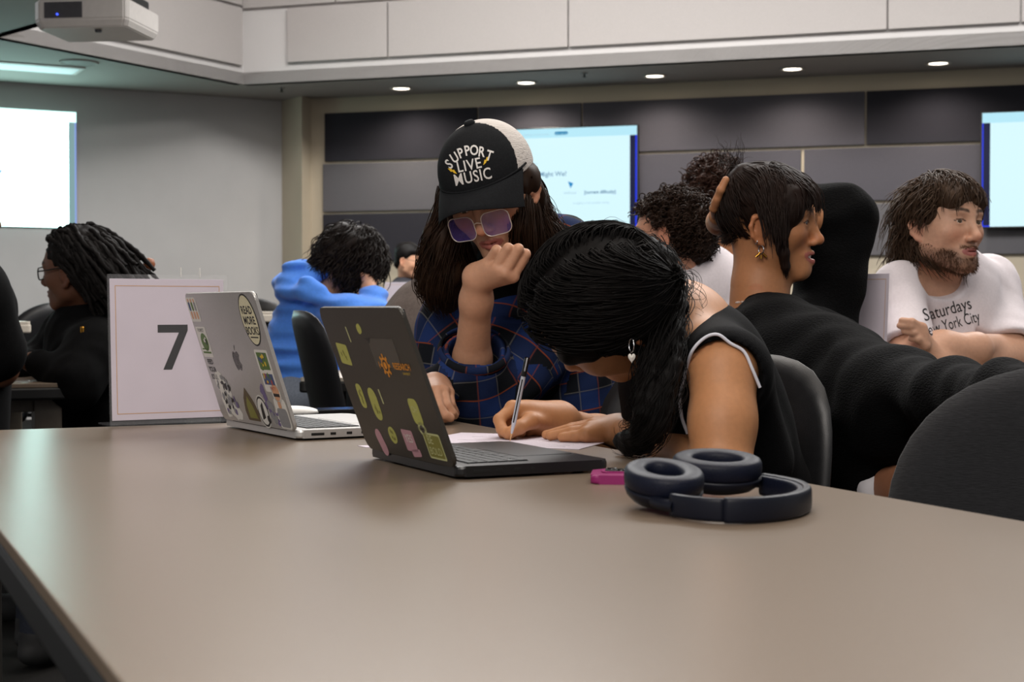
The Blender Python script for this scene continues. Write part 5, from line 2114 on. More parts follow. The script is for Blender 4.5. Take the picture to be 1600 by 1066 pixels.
front = lambda p: (p[:, 1] > .0) & (p[:, 2] > .085)
rt = roots(800, front, 5)
pa = grow(rt, lambda p, t, r0: np.stack([p[:, 0] * 5 * t, np.ones(len(p)) * (.8 - t), -(.15 + 1.3 * t) * np.ones(len(p))], 1), .074, 14, .008, .006, .0010, 1, .08, 6)
sets.append(fib(H.w(pa), .0014))
rt = roots(900, lambda p: (p[:, 1] < .02) & (p[:, 2] > -.02) & ~((np.abs(p[:, 0]) > .055) & (np.abs(p[:, 1] + .004) < .028) & (p[:, 2] < .045)), 7)
tgt = np.array([0, -.070, .125])
pa = grow(rt, lambda p, t, r0: (tgt - p) / (np.linalg.norm(tgt - p, axis=1, keepdims=True) + .02), .12, 12, .004, .007, .001, 1, .08, 8)
sets.append(fib(H.w(pa), .0014))
# loose wisps at the top of the knot
rt = np.array([0, -.074, .130]) + NR.normal(size=(60, 3)) * .014
pa = grow(rt, lambda p, t, r0: np.stack([r0[:, 0] * 8, -.3 - r0[:, 1] * 1.2, 1 - .6 * t + 0 * p[:, 0]], 1), .045, 8, .01, 0, .003, 1, .4, 9)
sets.append(fib(H.w(pa), .0006))
rt = roots(260, lambda p: (p[:, 1] < -.05) & (p[:, 2] < .0) & (p[:, 2] > -.035), 12)
pa = grow(rt, lambda p, t, r0: np.array([[0, -.5, -.6]]) + r0 * 3, .02, 5, .004, .004, 0, 1, .3, 10)
sets.append(fib(H.w(pa), .0007))
hair_obj('hair', sets, hair_mat('hair_dark_brown', '20140f'), root)
# earrings, ring, necklace
M_gold_m = mat('gold_metal', 'b9873a', 0.25, 1.0, var=0.05)
M_silv = mat('silver_metal', 'c9c9cc', 0.25, 1.0, var=0.05)


def hoop(name, c, r, rw, m, parent, nrm=(0, 1, 0)):
    n = unit(nrm)
    a = unit(np.cross(n, [0, 0, 1]))
    b = np.cross(n, a)
    t = np.linspace(0, 2 * np.pi, 25)
    v, f = tube_mesh(c + r * (np.cos(t)[:, None] * a + np.sin(t)[:, None] * b), rw, 6)
    return world_child(mesh_obj(name, v, f, m, None, smooth=True), parent)


hoop('ear_hoop', H.w((.081, -.012, -.021)), .0045, .0011, M_silv, root, (1, .3, 0))
e = hoop('ear_hoop', H.w((.080, -.002, -.037)), .0085, .0012, M_silv, root, (1, .5, 0))
v, f = merge([tube_mesh(np.array([H.w((.081, -.002, -.046)) + np.array([dx, 0, dz]), H.w((.081, -.002, -.052)) + np.array([dx * 2.6, 0, dz * 1.6])]), np.array([[.0022, .0028]]), 6) for dx, dz in ((.004, 0), (-.004, 0), (.002, .003), (-.002, .003), (0, -.002))])
world_child(mesh_obj('charm', v, f, M_gold_m, None, smooth=True), e)
hoop('finger_ring', P(1119, 319, 3.085), .0105, .0018, M_silv, root, (.2, 0, 1))
t_ = np.linspace(-2.6, .2, 40)
bm = bmesh.new()
for i, a in enumerate(t_):
    c = N_ + np.array([0, 0, -.004]) + np.array([math.cos(a) * .058 - .002, math.sin(a) * .058, .006 * math.cos(a)])
    bmesh.ops.create_icosphere(bm, subdivisions=1, radius=.0034 if i % 3 else .0026, matrix=Matrix.Translation(Vector(c)))
world_child(bm_obj('bead_necklace', bm, mat('bead_pale', 'c9b8ae', .35, var=.3, scale=300), None, True), root)

# ---------------------------------------------------------------- curly-haired man seen from behind
m_blk = mat('cloth_black', '070708', .92, var=.3, scale=60, bump=.2, bscale=300)
root = people_root('person in a plain white T-shirt seen from behind, face turned left', (.45, 3.95, 0))
H = Head((.410, 3.92, 1.100), (-.90, .43, -.04), (.06, .1, .99), 1.0)
S = Sdf()
H.build(S, male=.6, ears=(1, -1))
N_ = P(1080, 415, 3.97)
S.cone(H.w((0, -.02, -.035)), N_, .055, .062, .03)
LSh, RSh = P(985, 470, 3.86), P(1165, 462, 4.15)
S.cone(N_, N_ + [0, 0, -.1], .06, .06, .03)
S.cone(N_ + [0, 0, -.06], LSh, .05, .05, .03).cone(N_ + [0, 0, -.06], RSh, .05, .05, .03)
LE, LW = LSh + [-.04, .14, -.25], LSh + [.02, .36, -.16]
RE, RW = RSh + [.02, .18, -.25], RSh + [-.18, .34, -.16]
S.chain([LSh, LE, LW], [.05, .042, .028], .02).chain([RSh, RE, RW], [.05, .042, .028], .02)
for w_, d_ in ((LW, (.3, .9, -.1)), (RW, (-.8, .5, -.1))):
    d_ = unit(d_)
    sd = unit(np.cross(d_, [0, 0, 1]))
    kn = [w_ + d_ * .085 + sd * o_ for o_ in (-.03, -.01, .01, .03)]
    palm(S, w_, kn, .012)
    for q in kn:
        finger(S, curled(q, d_, (0, 0, 1), (.04, .025, .02), (.2, .4, .4)), .009, .007)
    finger(S, [w_ + d_ * .03 - sd * .02, w_ + d_ * .06 - sd * .05, w_ + d_ * .085 - sd * .055], .011, .008, .008)
skin_c = SK('c58f74')
skin_body('body', S, root, lambda v: H.col(v, skin_c, SK('a0605a'), SK('241812'), blush=.2), .0032)
H.eyes(root, '2a1a12')
T = Sdf()
R_ = yawR((-.35, .93))
T.cone(N_ + [0, 0, -.05], LSh + [0, 0, -.01], .066, .066, .05).cone(N_ + [0, 0, -.05], RSh + [0, 0, -.01], .066, .066, .05)
T.cone(LSh + [0, 0, -.02], RSh + [0, 0, -.02], .075, .075, .05)
T.ell(P(1085, 500, 3.98), (.195, .125, .2), R_, .07)
T.ell(np.array([.47, 3.96, .68]), (.18, .14, .24), R_, .08)
T.cone(LSh, LSh * .3 + LE * .7, .07, .078, .03).cone(RSh, RSh * .3 + RE * .7, .07, .078, .03)
f1 = wob(35, 20, .007)
f2 = wob(36, 55, .0025)
T.disp = lambda p: f1(p) + f2(p)
T.sub(Ell(N_ + [-.01, .0, .015], (.068, .068, .03)), .01)
sdf_obj('t_shirt', T, m_tee, root, .006)
stitched('collar_rib', [(1052, 400), (1062, 404), (1076, 406), (1090, 404), (1100, 402)], T, .0035, m_tee, root, 3.6, .001)
m_hc = hair_mat('hair_curly_brown', '2a1c14')


def off_face(pa, zf, yf, zs):
    """leave out strands that would hang over the face"""
    x, y, z = np.abs(pa[..., 0]), pa[..., 1], pa[..., 2]
    bad = ((y > yf) & (z < zf)) | ((y > .018) & (z < zs) & (x > .03))
    return pa[~bad.any(1)]


def curly(head, n, seed, L=.05, amp=.007, turns=2.2, r0=.0022, pred=hairline, cap_k=1.0, sub_ears=True, fringe_down=0.2):
    C = Sdf()
    head.ell(C, (0, -.016, .056), (.084 * cap_k, .096 * cap_k, .086 * cap_k), .02)
    head.ell(C, (0, -.062, -.004), (.060, .045, .050), .03)
    head.ell(C, (0, .048, .092), (.060, .042, .030), .02)
    if sub_ears:
        for q in (-1, 1):
            head.ell(C, (q * .088, -.004, .0), (.024, .030, .036), .012, 's')
    head.ell(C, (0, .118, .0), (.066, .060, .066), .012, 's')
    g = wob(seed, 140, .010)
    C.disp = lambda p: g(p)
    rt = roots(n, pred, seed)

    def fl(p, t, r0):
        nn = p - np.array([0, -.012, .046])
        nn /= np.linalg.norm(nn, axis=1, keepdims=True)
        return nn * (1 - .7 * t) + np.array([0, 0, -1.0]) * (fringe_down + .7 * t)
    pa = grow(rt, fl, L, 18, .004, .01, amp, turns, .3, seed)
    pa = off_face(pa, .060, .048, .034)
    return [C.mesh(.005), fib(head.w(pa), r0, .5)]


hair_obj('hair', curly(H, 1100, 41, .030, .0055, 1.8, .0020, cap_k=.97), m_hc, root)
legs(root, np.array([.38, 3.92, .53]), np.array([.58, 4.0, .53]), (-.35, .93), m_trs, thigh=.38)

# ---------------------------------------------------------------- person in dark teal behind the woman
root = people_root('person in dark teal half hidden behind the black sweater, hand at the chin', (.66, 5.0, 0))
H = Head(P(1122, 318, 5.0), (.25, .95, -.05), (0, 0, 1), 1.0)
S = Sdf()
H.build(S, male=.4)
N_ = P(1128, 375, 5.05)
S.cone(H.w((0, -.02, -.035)), N_, .054, .06, .03)
A0, A1, A2 = P(1200, 440, 5.15), P(1150, 420, 4.85), P(1112, 404, 4.82)
S.cone(N_ + [0, 0, -.06], A0, .05, .05, .03)
S.chain([A0, A1], [.045, .042], .02).chain([A1, A2], [.040, .026], .02)
kn = [A2 + [-.05, .02, .03], A2 + [-.05, .035, .015], A2 + [-.05, .05, .0], A2 + [-.045, .065, -.01]]
palm(S, A2, kn, .012)
for q in kn:
    finger(S, curled(q, (-.6, .6, .5), (-.5, -.8, 0), (.04, .025, .02), (.4, .6, .5)), .009, .007)
skin_t = SK('bd8a66')
skin_body('body', S, root, lambda v: H.col(v, skin_t), .0045)
T = Sdf()
T.chain([P(1122, 372, 5.08), P(1127, 400, 5.10)], [.018, .06], .03)
T.cone(P(1070, 430, 5.1), P(1200, 430, 5.2), .085, .085, .05)
T.ell(np.array([.70, 5.12, .82]), (.2, .13, .22), None, .06)
T.ell(np.array([.70, 5.12, .6]), (.18, .14, .2), None, .06)
f1 = wob(45, 20, .006)
T.disp = lambda p: f1(p)
sdf_obj('jacket', T, mat('cloth_dark_teal', '14282b', .9, var=.15), root, .009)
bm = bmesh.new()
bm_box(bm, P(1122.5, 369, 4.99), (.008, .006, .020), None, .002)  # small block coloured as a spot of yellowish light on the teal
world_child(bm_obj('yellow_light_spot', bm, mat('light_spot_yellow', 'b7b53a', .5, var=.05)), root)
hair_obj('hair', curly(H, 500, 43, .05, .008, 2.2, .003), hair_mat('hair_reddish_brown', '36221a'), root)
legs(root, np.array([.6, 5.1, .53]), np.array([.8, 5.1, .53]), (.1, 1), m_trs, h=.012)

# ---------------------------------------------------------------- person in the blue hoodie
root = people_root('person in a bright blue hoodie leaning the dark-haired head on one hand', (-1.38, 5.35, 0))
H = Head(P(541, 421, 5.42), (.62, .52, -.60), (.40, .2, .88), 1.05)
S = Sdf()
H.build(S, male=.3)
N_ = P(497, 455, 5.40)
S.cone(H.w((0, -.02, -.035)), N_, .054, .06, .03)
LSh, RSh = P(490, 492, 5.55), P(545, 500, 5.22)
HD = P(575, 447, 5.36)
RE = P(592, 500, 5.26)
S.cone(N_ + [0, 0, -.04], RSh, .05, .05, .03).cone(N_ + [0, 0, -.04], LSh, .05, .05, .03)
S.chain([RSh, RE], [.045, .04], .02).chain([RE, HD], [.040, .028], .02)
kn = [HD + [-.012 + .012 * i, -.02 + .018 * i, .035 - .004 * i] for i in range(4)]
palm(S, HD, kn, .012)
for q in kn:
    finger(S, curled(q, (-.5, .1, .6), (.6, -.2, .4), (.04, .026, .02), (.3, .8, .6)), .009, .007)
skin_h = SK('c39377')
skin_body('body', S, root, lambda v: H.col(v, skin_h, brow=SK('17110e')), .0042)
T = Sdf()
m_hood = mat('fleece_blue', '4f86e0', 0.95, var=0.07, scale=120, bump=0.3, bscale=500, sheen=0.2)
hipc = P(472, 615, 5.42)
T.chain([N_ + [-.02, 0, -.06], P(489, 530, 5.42), hipc], [.11, .15, .14], .08)
T.cone(N_ + [-.02, 0, -.07], LSh, .08, .08, .05).cone(N_ + [0, 0, -.07], RSh, .08, .085, .05)
T.ell(P(472, 580, 5.42), (.148, .15, .15), None, .06)
T.cone(RSh, P(590, 505, 5.22), .085, .07, .04)
T.chain([P(590, 505, 5.22), P(583, 468, 5.33)], [.065, .052], .03)
T.cone(P(583, 468, 5.33), P(580, 460, 5.345), .050, .040, .01)
T.chain([LSh, LSh + [.12, .12, -.24], LSh + [.36, .05, -.28]], [.085, .07, .055], .04)
# hood lying on the neck: a thick folded roll
T.chain([P(455, 452, 5.28), P(462, 440, 5.33), P(492, 438, 5.36)], [.045, .06, .055], .03)
T.chain([P(450, 446, 5.40), P(470, 436, 5.46), P(500, 441, 5.46)], [.05, .058, .05], .03)
T.chain([P(455, 458, 5.26), P(480, 452, 5.22), P(520, 470, 5.20)], [.03, .035, .022], .02)
f1 = wob(55, 15, .010)
f2 = wob(56, 34, .013, (.5, .5, 2.0))
T.disp = lambda p: f1(p) + f2(p)
T.sub(Ell(H.w((0, -.01, -.115)), (.06, .07, .045), H.R), .02)
sdf_obj('hoodie', T, m_hood, root, .0055)
sets = []
rt = roots(1500, lambda p: hairline(p) | (p[:, 2] > -.03) & (p[:, 1] < .02), 51)
pa = grow(rt, flow_down(.6), .10, 14, .016, .022, .007, 1.3, .2, 52)
sets.append(fib(H.w(pa), .0024))
C = Sdf()
H.ell(C, (.0, -.03, .05), (.098, .105, .095), .03)
H.ell(C, (.05, .01, .0), (.045, .055, .06), .03)
H.ell(C, (.0, -.085, .0), (.06, .04, .06), .03)
g = wob(57, 60, .014)
C.disp = lambda p: g(p)
H.ell(C, (0, .12, -.01), (.066, .070, .062), .012, 's')
sets.append(C.mesh(.005))
hair_obj('hair', sets, hair_mat('hair_black_brown', '1a1310'), root)
legs(root, hipc + [0, -.1, -.02], hipc + [0, .1, -.02], (1, .05), mat('denim_pale', '6d7480', .9, var=.15, scale=150), h=.009, r=.09)

# ---------------------------------------------------------------- person in the taupe shirt, bent forward
root = people_root('person in a taupe shirt bent forward with only the back showing', (-.22, 3.75, 0))
H = Head(P(755, 450, 3.97), (.55, .55, -.62), (.5, .4, .75), 1.0)
S = Sdf()
H.build(S, male=.5)
N_ = P(732, 468, 3.88)
S.cone(H.w((0, -.02, -.035)), N_, .054, .06, .03)
S.cone(N_, P(704, 520, 3.80), .06, .06, .03)
RSh, LSh = P(730, 520, 3.62), P(715, 490, 4.0)
for a in (RSh, LSh):
    S.cone(N_, a, .05, .05, .03)
    e_ = a + [.10, .12, -.18]
    w_ = e_ + [-.02, .16, .03]
    S.chain([a, e_, w_], [.045, .04, .027], .02)
    kn = [w_ + [.05, .05 + .018 * i, 0] for i in range(4)]
    palm(S, w_, kn, .012)
    for q in kn:
        finger(S, curled(q, (.8, .4, 0), (0, 0, 1), (.04, .025, .02), (.2, .4, .3)), .009, .007)
skin_body('body', S, root, lambda v: H.col(v, SK('b98866')), .006)
T = Sdf()
T.chain([N_ + [-.01, 0, -.06], P(700, 530, 3.80), P(692, 575, 3.80), P(692, 620, 3.80)], [.08, .150, .155, .14], .09)
T.cone(N_ + [0, 0, -.07], RSh, .08, .08, .06).cone(N_ + [0, 0, -.07], LSh, .08, .08, .06)
T.cone(RSh, RSh + [.09, .10, -.15], .08, .08, .04).cone(LSh, LSh + [.09, .10, -.15], .08, .08, .04)
f1 = wob(65, 12, .007)
f2 = wob(66, 45, .003)
T.disp = lambda p: f1(p) + f2(p)
sdf_obj('shirt', T, mat('cotton_taupe', '665c57', 0.95, var=0.1, scale=150, bump=0.2, bscale=700), root, .007)
C = Sdf()
H.ell(C, (0, -.02, .054), (.086, .098, .088), .02)
H.ell(C, (0, .118, .0), (.066, .060, .066), .012, 's')
hair_obj('hair', [C.mesh(.007)], hair_mat('hair_black', '0d0a09'), root)
legs(root, P(675, 720, 3.70), P(690, 715, 3.88), (.75, .66), m_trs, h=.012, r=.09)

# ---------------------------------------------------------------- boy with glasses far behind
root = people_root('far person in dark grey with glasses facing right', (-.7, 10.5, 0))
H = Head(P(638, 411, 10.5), (.90, -.35, -.12), (0, 0, 1), .98)
S = Sdf()
H.build(S, male=.3, eyes=False)
N_ = P(636, 440, 10.55)
S.cone(H.w((0, -.02, -.035)), N_ + [0, 0, -.03], .054, .06, .03)
a0, a1 = N_ + [-.02, -.19, -.07], N_ + [.0, .19, -.07]
S.cone(N_ + [0, 0, -.05], a0, .05, .05, .03).cone(N_ + [0, 0, -.05], a1, .05, .05, .03)
for a in (a0, a1):
    S.chain([a, a + [.08, -.02, -.28], a + [.30, -.03, -.30]], [.045, .04, .028], .02)
    S.ell(a + [.37, -.03, -.30], (.05, .04, .018), None, .02)
skin_body('body', S, root, lambda v: H.col(v, SK('c49478'), brow=SK('100c0a')), .006)
T = Sdf()
T.cone(a0, a1, .085, .085, .06)
T.chain([N_ + [-.01, 0, -.08], N_ + [-.02, 0, -.45]], [.12, .16], .06)
for a in (a0, a1):
    T.chain([a, a + [.08, -.02, -.28]], [.08, .065], .03)
T.cone(N_ + [0, 0, -.06], N_ + [0, 0, -.02], .075, .066, .02)
sdf_obj('shirt', T, mat('cloth_dark_grey', '2c2c31', .9, var=.1), root, .012)
C = Sdf()
H.ell(C, (0, -.016, .060), (.086, .098, .090), .02)
H.ell(C, (0, .055, .085), (.066, .046, .034), .02)
H.ell(C, (0, -.06, -.01), (.06, .045, .045), .02)
for q in (-1, 1):
    H.ell(C, (q * .088, -.004, -.004), (.024, .026, .036), .012, 's')
H.ell(C, (0, .118, .0), (.07, .055, .066), .012, 's')
g = wob(71, 80, .009)
C.disp = lambda p: g(p)
hair_obj('hair', [C.mesh(.006)], hair_mat('hair_black', '0d0a09'), root)
ey = Sdf()
M_fr = mat('spectacle_frame_dark', '1c1816', .4, .3, var=.05)
M_ln = mat('spectacle_lens', 'cfd6e6', .05, var=0.0, alpha=.18, spec=.7)
glasses(H, root, M_fr, M_ln, w=.046, h=.034, r=.0016, yc=.098)
legs(root, N_ + [-.02, -.1, -.53], N_ + [-.02, .1, -.53], (1, -.2), m_trs, h=.018)

# ---------------------------------------------------------------- person with long locs
root = people_root('person with long black locs and glasses in black, facing left', (-1.32, 4.65, 0))
H = Head((-1.298, 4.55, 1.040), (-.96, .22, -.02), (-.02, -.15, .98), 1.0)
S = Sdf()
H.build(S, male=.5, nose=1.12, pout=.3)
N_ = P(138, 500, 4.62)
S.cone(H.w((0, -.02, -.035)), N_, .055, .062, .03)
NS, FS = P(152, 545, 4.42), P(110, 520, 4.85)
S.cone(N_ + [0, 0, -.03], NS, .05, .05, .03).cone(N_ + [0, 0, -.03], FS, .05, .05, .03)
NE, NW = P(118, 596, 4.33), P(50, 566, 4.40)
S.chain([NS, NE], [.048, .042], .02).chain([NE, NW], [.042, .030], .02)
FE, FW = P(60, 575, 4.9), P(10, 572, 4.6)
S.chain([FS, FE], [.048, .042], .02).chain([FE, FW], [.042, .030], .02)
hd = unit(np.array([-1, -.1, -.05]))
kn = [NW + hd * .08 + np.array([0, o_, .012 - abs(o_) * .3]) for o_ in (-.03, -.01, .01, .03)]
palm(S, NW, kn, .014)
for q in kn:
    finger(S, curled(q, hd, (0, 0, 1), (.042, .026, .02), (.25, .5, .4)), .0095, .0075)
finger(S, [NW + hd * .03 + np.array([0, -.025, .0]), NW + hd * .06 + np.array([0, -.05, -.005]), NW + hd * .09 + np.array([0, -.052, -.01])], .011, .009, .008)
skin_l = SK('5e3d2c')
skin_body('body', S, root, lambda v: H.col(v, skin_l, SK('6b3a34'), SK('120c0a')), .0038)
H.eyes(root, '1a100c')
T = Sdf()
T.cone(NS + [0, 0, -.01], FS + [0, 0, -.01], .085, .085, .06)
T.cone(N_ + [.01, 0, .01], N_ + [.02, 0, -.08], .068, .12, .04)
T.chain([P(155, 540, 4.62), P(190, 640, 4.62), P(205, 720, 4.62)], [.15, .17, .17], .08)
T.chain([NS, NE], [.085, .075], .04).chain([NE, P(62, 570, 4.39)], [.072, .045], .04)
T.chain([FS, FE], [.085, .075], .04).chain([FE, P(22, 572, 4.64)], [.07, .045], .04)
T.cone(P(148, 500, 4.70), P(168, 470, 4.72), .07, .07, .05)
f1 = wob(75, 18, .009)
f2 = wob(76, 50, .004)
T.disp = lambda p: f1(p) + f2(p)
sdf_obj('jacket', T, m_blk, root, .007)
bm = bmesh.new()
bm_box(bm, trace(129, 516, T, 4.0), (.012, .012, .022), None, .004)
world_child(bm_obj('lapel_pin', bm, M_gold_m), root)
# locs
sets = []
C = Sdf()
H.ell(C, (0, -.018, .060), (.086, .098, .088), .02)
H.ell(C, (0, .118, .0), (.070, .052, .070), .012, 's')
g = wob(77, 120, .008)
C.disp = lambda p: g(p)
sets.append(C.mesh(.0055))
rt = roots(130, lambda p: (p[:, 2] > .01) & ((p[:, 1] < .012) | (p[:, 2] > .085)), 79)
pulled = lambda p, t, r0: flow_down(.9)(p, t, r0) * (.35 + .65 * (r0[:, 1:2] < .02)) + np.array([0, -1.5, -.2 - .9 * t])
pa = grow(rt, pulled, .19, 22, .008, .012, .003, 2.0, .10, 80)
N2, S2, _ = pa.shape
tt = np.linspace(0, 1, S2)[None]
rad = .0068 * (1 + .22 * np.sin(tt * 55 + NR.uniform(0, 6, (N2, 1)))) * (1 - .25 * tt ** 4)
sets.append(tube_mesh(H.w(pa), rad, 6, cap=False))
# swept back locs reaching behind the shoulder
rt = roots(55, lambda p: (p[:, 2] > .04) & (p[:, 1] < -.03), 81)
pa = grow(rt, lambda p, t, r0: np.array([[0, -1.0, -.15 - 1.0 * t]]) + flow_down(.2)(p, t, r0) * (1 - t), .19, 20, .010, .016, .003, 2.0, .08, 82)
N2, S2, _ = pa.shape
tt = np.linspace(0, 1, S2)[None]
rad = .0075 * (1 + .22 * np.sin(tt * 55 + NR.uniform(0, 6, (N2, 1)))) * (1 - .25 * tt ** 4)
sets.append(tube_mesh(H.w(pa), rad, 6, cap=False))
hair_obj('locs', sets, hair_mat('hair_loc_black', '0f0c0b', .7), root)
o = lathe('hair_bead', [(0, -.02), (.014, -.016), (.019, 0), (.014, .016), (0, .02)], mat('bead_orange_brown', '8a4f2c', .5, var=.15), None, 16)
for v in o.data.vertices:
    v.co = v.co + Vector(P(233, 413, 4.66))
world_child(o, root)
glasses(H, root, mat('spectacle_frame_black', '0a0a0b', .3, var=.05), M_ln, w=.05, h=.036, r=.0022, yc=.099)
legs(root, P(210, 740, 4.5), P(200, 735, 4.8), (-1, .1), mat('cloth_olive_dark', '23251f', .9, var=.2), h=.012, thigh=.36, r=.085)

# ---------------------------------------------------------------- person cut by the left edge
root = people_root('person in a black short-sleeved shirt cut off by the left edge', (-1.42, 3.74, 0))
H = Head(P(-75, 330, 3.72), (.9, .35, -.1), (0, 0, 1), 1.0)
S = Sdf()
H.build(S, male=.5, eyes=False)
N_ = P(-85, 405, 3.74)
S.cone(H.w((0, -.02, -.035)), N_, .055, .062, .03)
RSh, LSh = P(-45, 450, 3.62), P(-75, 445, 3.92)
S.cone(N_ + [0, 0, -.05], RSh, .05, .05, .03).cone(N_ + [0, 0, -.05], LSh, .05, .05, .03)
E_, W_ = P(-2, 575, 3.70), P(-60, 580, 3.98)
S.chain([RSh, E_], [.052, .046], .02).chain([E_, W_], [.044, .028], .02)
kn = [W_ + [.02 + .018 * i, .075 - .01 * i, .0] for i in range(4)]
palm(S, W_, kn, .012)
for q in kn:
    finger(S, curled(q, (.1, 1, 0), (0, 0, 1), (.04, .025, .02), (.3, .5, .4)), .009, .007)
S.chain([LSh, LSh + [-.06, .10, -.26], LSh + [-.12, .34, -.20]], [.05, .042, .028], .02)
S.ell(LSh + [-.13, .40, -.20], (.04, .06, .02), None, .02)
skin_body('body', S, root, lambda v: H.col(v, SK('6e4630')), .005)
T = Sdf()
T.cone(RSh + [0, 0, -.02], LSh + [0, 0, -.02], .085, .085, .06)
T.cone(N_ + [0, 0, -.02], N_ + [0, 0, -.1], .07, .13, .04)
T.chain([P(-75, 500, 3.76), P(-85, 680, 3.74)], [.15, .15], .08)
T.cone(RSh, RSh * .22 + E_ * .78, .075, .082, .03).cone(LSh, LSh + [-.03, .06, -.15], .08, .08, .03)
f1 = wob(85, 18, .007)
T.disp = lambda p: f1(p)
sdf_obj('t_shirt', T, m_blk, root, .008)
C = Sdf()
H.ell(C, (0, -.016, .060), (.086, .098, .090), .02)
H.ell(C, (0, .118, .0), (.07, .055, .066), .012, 's')
hair_obj('hair', [C.mesh(.008)], hair_mat('hair_black', '0d0a09'), root)
legs(root, P(-85, 740, 3.66), P(-85, 735, 3.84), (.4, .9), m_trs, h=.014, thigh=.34)

# ---------------------------------------------------------------- plaid flannel
def plaid_mat(name, sp=.078):
    m = bpy.data.materials.new(name)
    m.use_nodes = True
    nt = m.node_tree
    b = nt.nodes['Principled BSDF']
    b.inputs['Roughness'].default_value = .95
    b.inputs['Specular IOR Level'].default_value = .15
    uv = nt.nodes.new('ShaderNodeUVMap')
    se = nt.nodes.new('ShaderNodeSeparateXYZ')
    nt.links.new(uv.outputs[0], se.inputs[0])

    def M(op, a, b_=None, c=None):
        n = nt.nodes.new('ShaderNodeMath')
        n.operation = op
        for i, q in enumerate((a, b_, c)):
            if q is None:
                continue
            if hasattr(q, 'is_output'):
                nt.links.new(q, n.inputs[i])
            else:
                n.inputs[i].default_value = q
        return n.outputs[0]

    def stripe(fr, cen, wid, soft=.012):
        d = M('ABSOLUTE', M('SUBTRACT', fr, cen))
        n = nt.nodes.new('ShaderNodeMapRange')
        n.inputs['From Min'].default_value = wid / 2 + soft
        n.inputs['From Max'].default_value = wid / 2 - soft
        nt.links.new(d, n.inputs['Value'])
        return n.outputs[0]

    fx = M('FRACT', M('DIVIDE', se.outputs[0], sp))
    fy = M('FRACT', M('DIVIDE', se.outputs[1], sp * 1.08))
    band = M('MULTIPLY', M('ADD', stripe(fx, .5, .46, .05), stripe(fy, .5, .46, .05)), .5)
    orange = M('MAXIMUM', M('MULTIPLY', stripe(fx, .74, .028), .95), M('MULTIPLY', stripe(fy, .26, .022), .55))
    pale = M('MULTIPLY', M('MAXIMUM', stripe(fx, .24, .018), stripe(fy, .74, .018)), .42)

    def mix(f, a, c):
        n = nt.nodes.new('ShaderNodeMixRGB')
        nt.links.new(f, n.inputs[0])
        for i, q in ((1, a), (2, c)):
            if hasattr(q, 'is_output'):
                nt.links.new(q, n.inputs[i])
            else:
                n.inputs[i].default_value = (*lin(q), 1)
        return n.outputs[0]
    col = mix(band, '12151b', '1f3262')
    col = mix(pale, col, '8f8b80')
    col = mix(orange, col, '8c4220')
    nt.links.new(col, b.inputs['Base Color'])
    tc = nt.nodes.new('ShaderNodeTexCoord')
    nz = nt.nodes.new('ShaderNodeTexNoise')
    nz.inputs['Scale'].default_value = 600
    nt.links.new(tc.outputs['Object'], nz.inputs['Vector'])
    bp = nt.nodes.new('ShaderNodeBump')
    bp.inputs['Strength'].default_value = .25
    bp.inputs['Distance'].default_value = .002
    nt.links.new(nz.outputs[0], bp.inputs['Height'])
    nt.links.new(bp.outputs[0], b.inputs['Normal'])
    return m


# ---------------------------------------------------------------- person in the trucker cap
root = people_root('person in a black and white cap and plaid shirt resting the chin on a fist', (-.03, 3.15, 0))
H = Head((-.0321, 2.83, 1.1443), (-.28, -.836, -.473), (-.321, -.383, .866), .97)
S = Sdf()
H.build(S, nose=1.02)
N_ = P(800, 425, 3.04)
RSh, LSh = P(722, 505, 3.04), P(872, 405, 3.10)
S.cone(H.w((0, -.025, -.05)), N_, .05, .056, .03)
S.cone(N_ + [0, 0, -.03], RSh, .05, .048, .03).cone(N_ + [0, 0, -.03], LSh, .05, .048, .03)
LE, LW = P(742, 632, 2.90), P(748, 446, 2.745)
S.chain([LSh, LE], [.045, .042], .02)
S.chain([LE, P(738, 560, 2.845), P(744, 470, 2.765), P(747, 436, 2.735)], [.042, .0335, .0275, .0265], .02)
mc = [P(763, 412, 2.705), P(776, 419, 2.688), P(789, 426, 2.682), P(801, 432, 2.69)]
pip = [P(776, 391, 2.685), P(794, 388, 2.672), P(810, 389, 2.672), P(821, 397, 2.684)]
dip = [P(779, 396, 2.725), P(796, 394, 2.717), P(810, 397, 2.715), P(818, 406, 2.718)]
tipf = [P(778, 408, 2.735), P(792, 410, 2.735), P(804, 413, 2.732), P(811, 418, 2.732)]
palm(S, P(748, 434, 2.735), mc, .0125, .010, .032)
S.cone(P(749, 434, 2.74), P(780, 420, 2.715), .0225, .0165, .014)
for q in zip(mc, pip, dip, tipf):
    finger(S, list(q), .0102, .0086, .0018)
finger(S, [P(752, 428, 2.75), P(766, 410, 2.765), P(782, 404, 2.768), P(794, 404, 2.76)], .013, .009, .008)
RE, RW = P(692, 648, 3.02), P(680, 604, 2.80)
S.chain([RSh, RE], [.045, .042], .02).chain([RE, RW], [.040, .027], .02)
k4 = [P(670, 614, 2.735), P(682, 611, 2.728), P(693, 611, 2.735), P(701, 614, 2.75)]
palm(S, RW, k4, .0115, .008, .034)
for a, b, c_ in (((675, 638, 2.705), (686, 650, 2.70), (695, 653, 2.705)), ((690, 636, 2.70), (698, 648, 2.70), (704, 652, 2.705)), ((700, 634, 2.715), (707, 645, 2.72), (710, 648, 2.73)), ((706, 632, 2.735), (710, 642, 2.74), (711, 646, 2.75))):
    pass
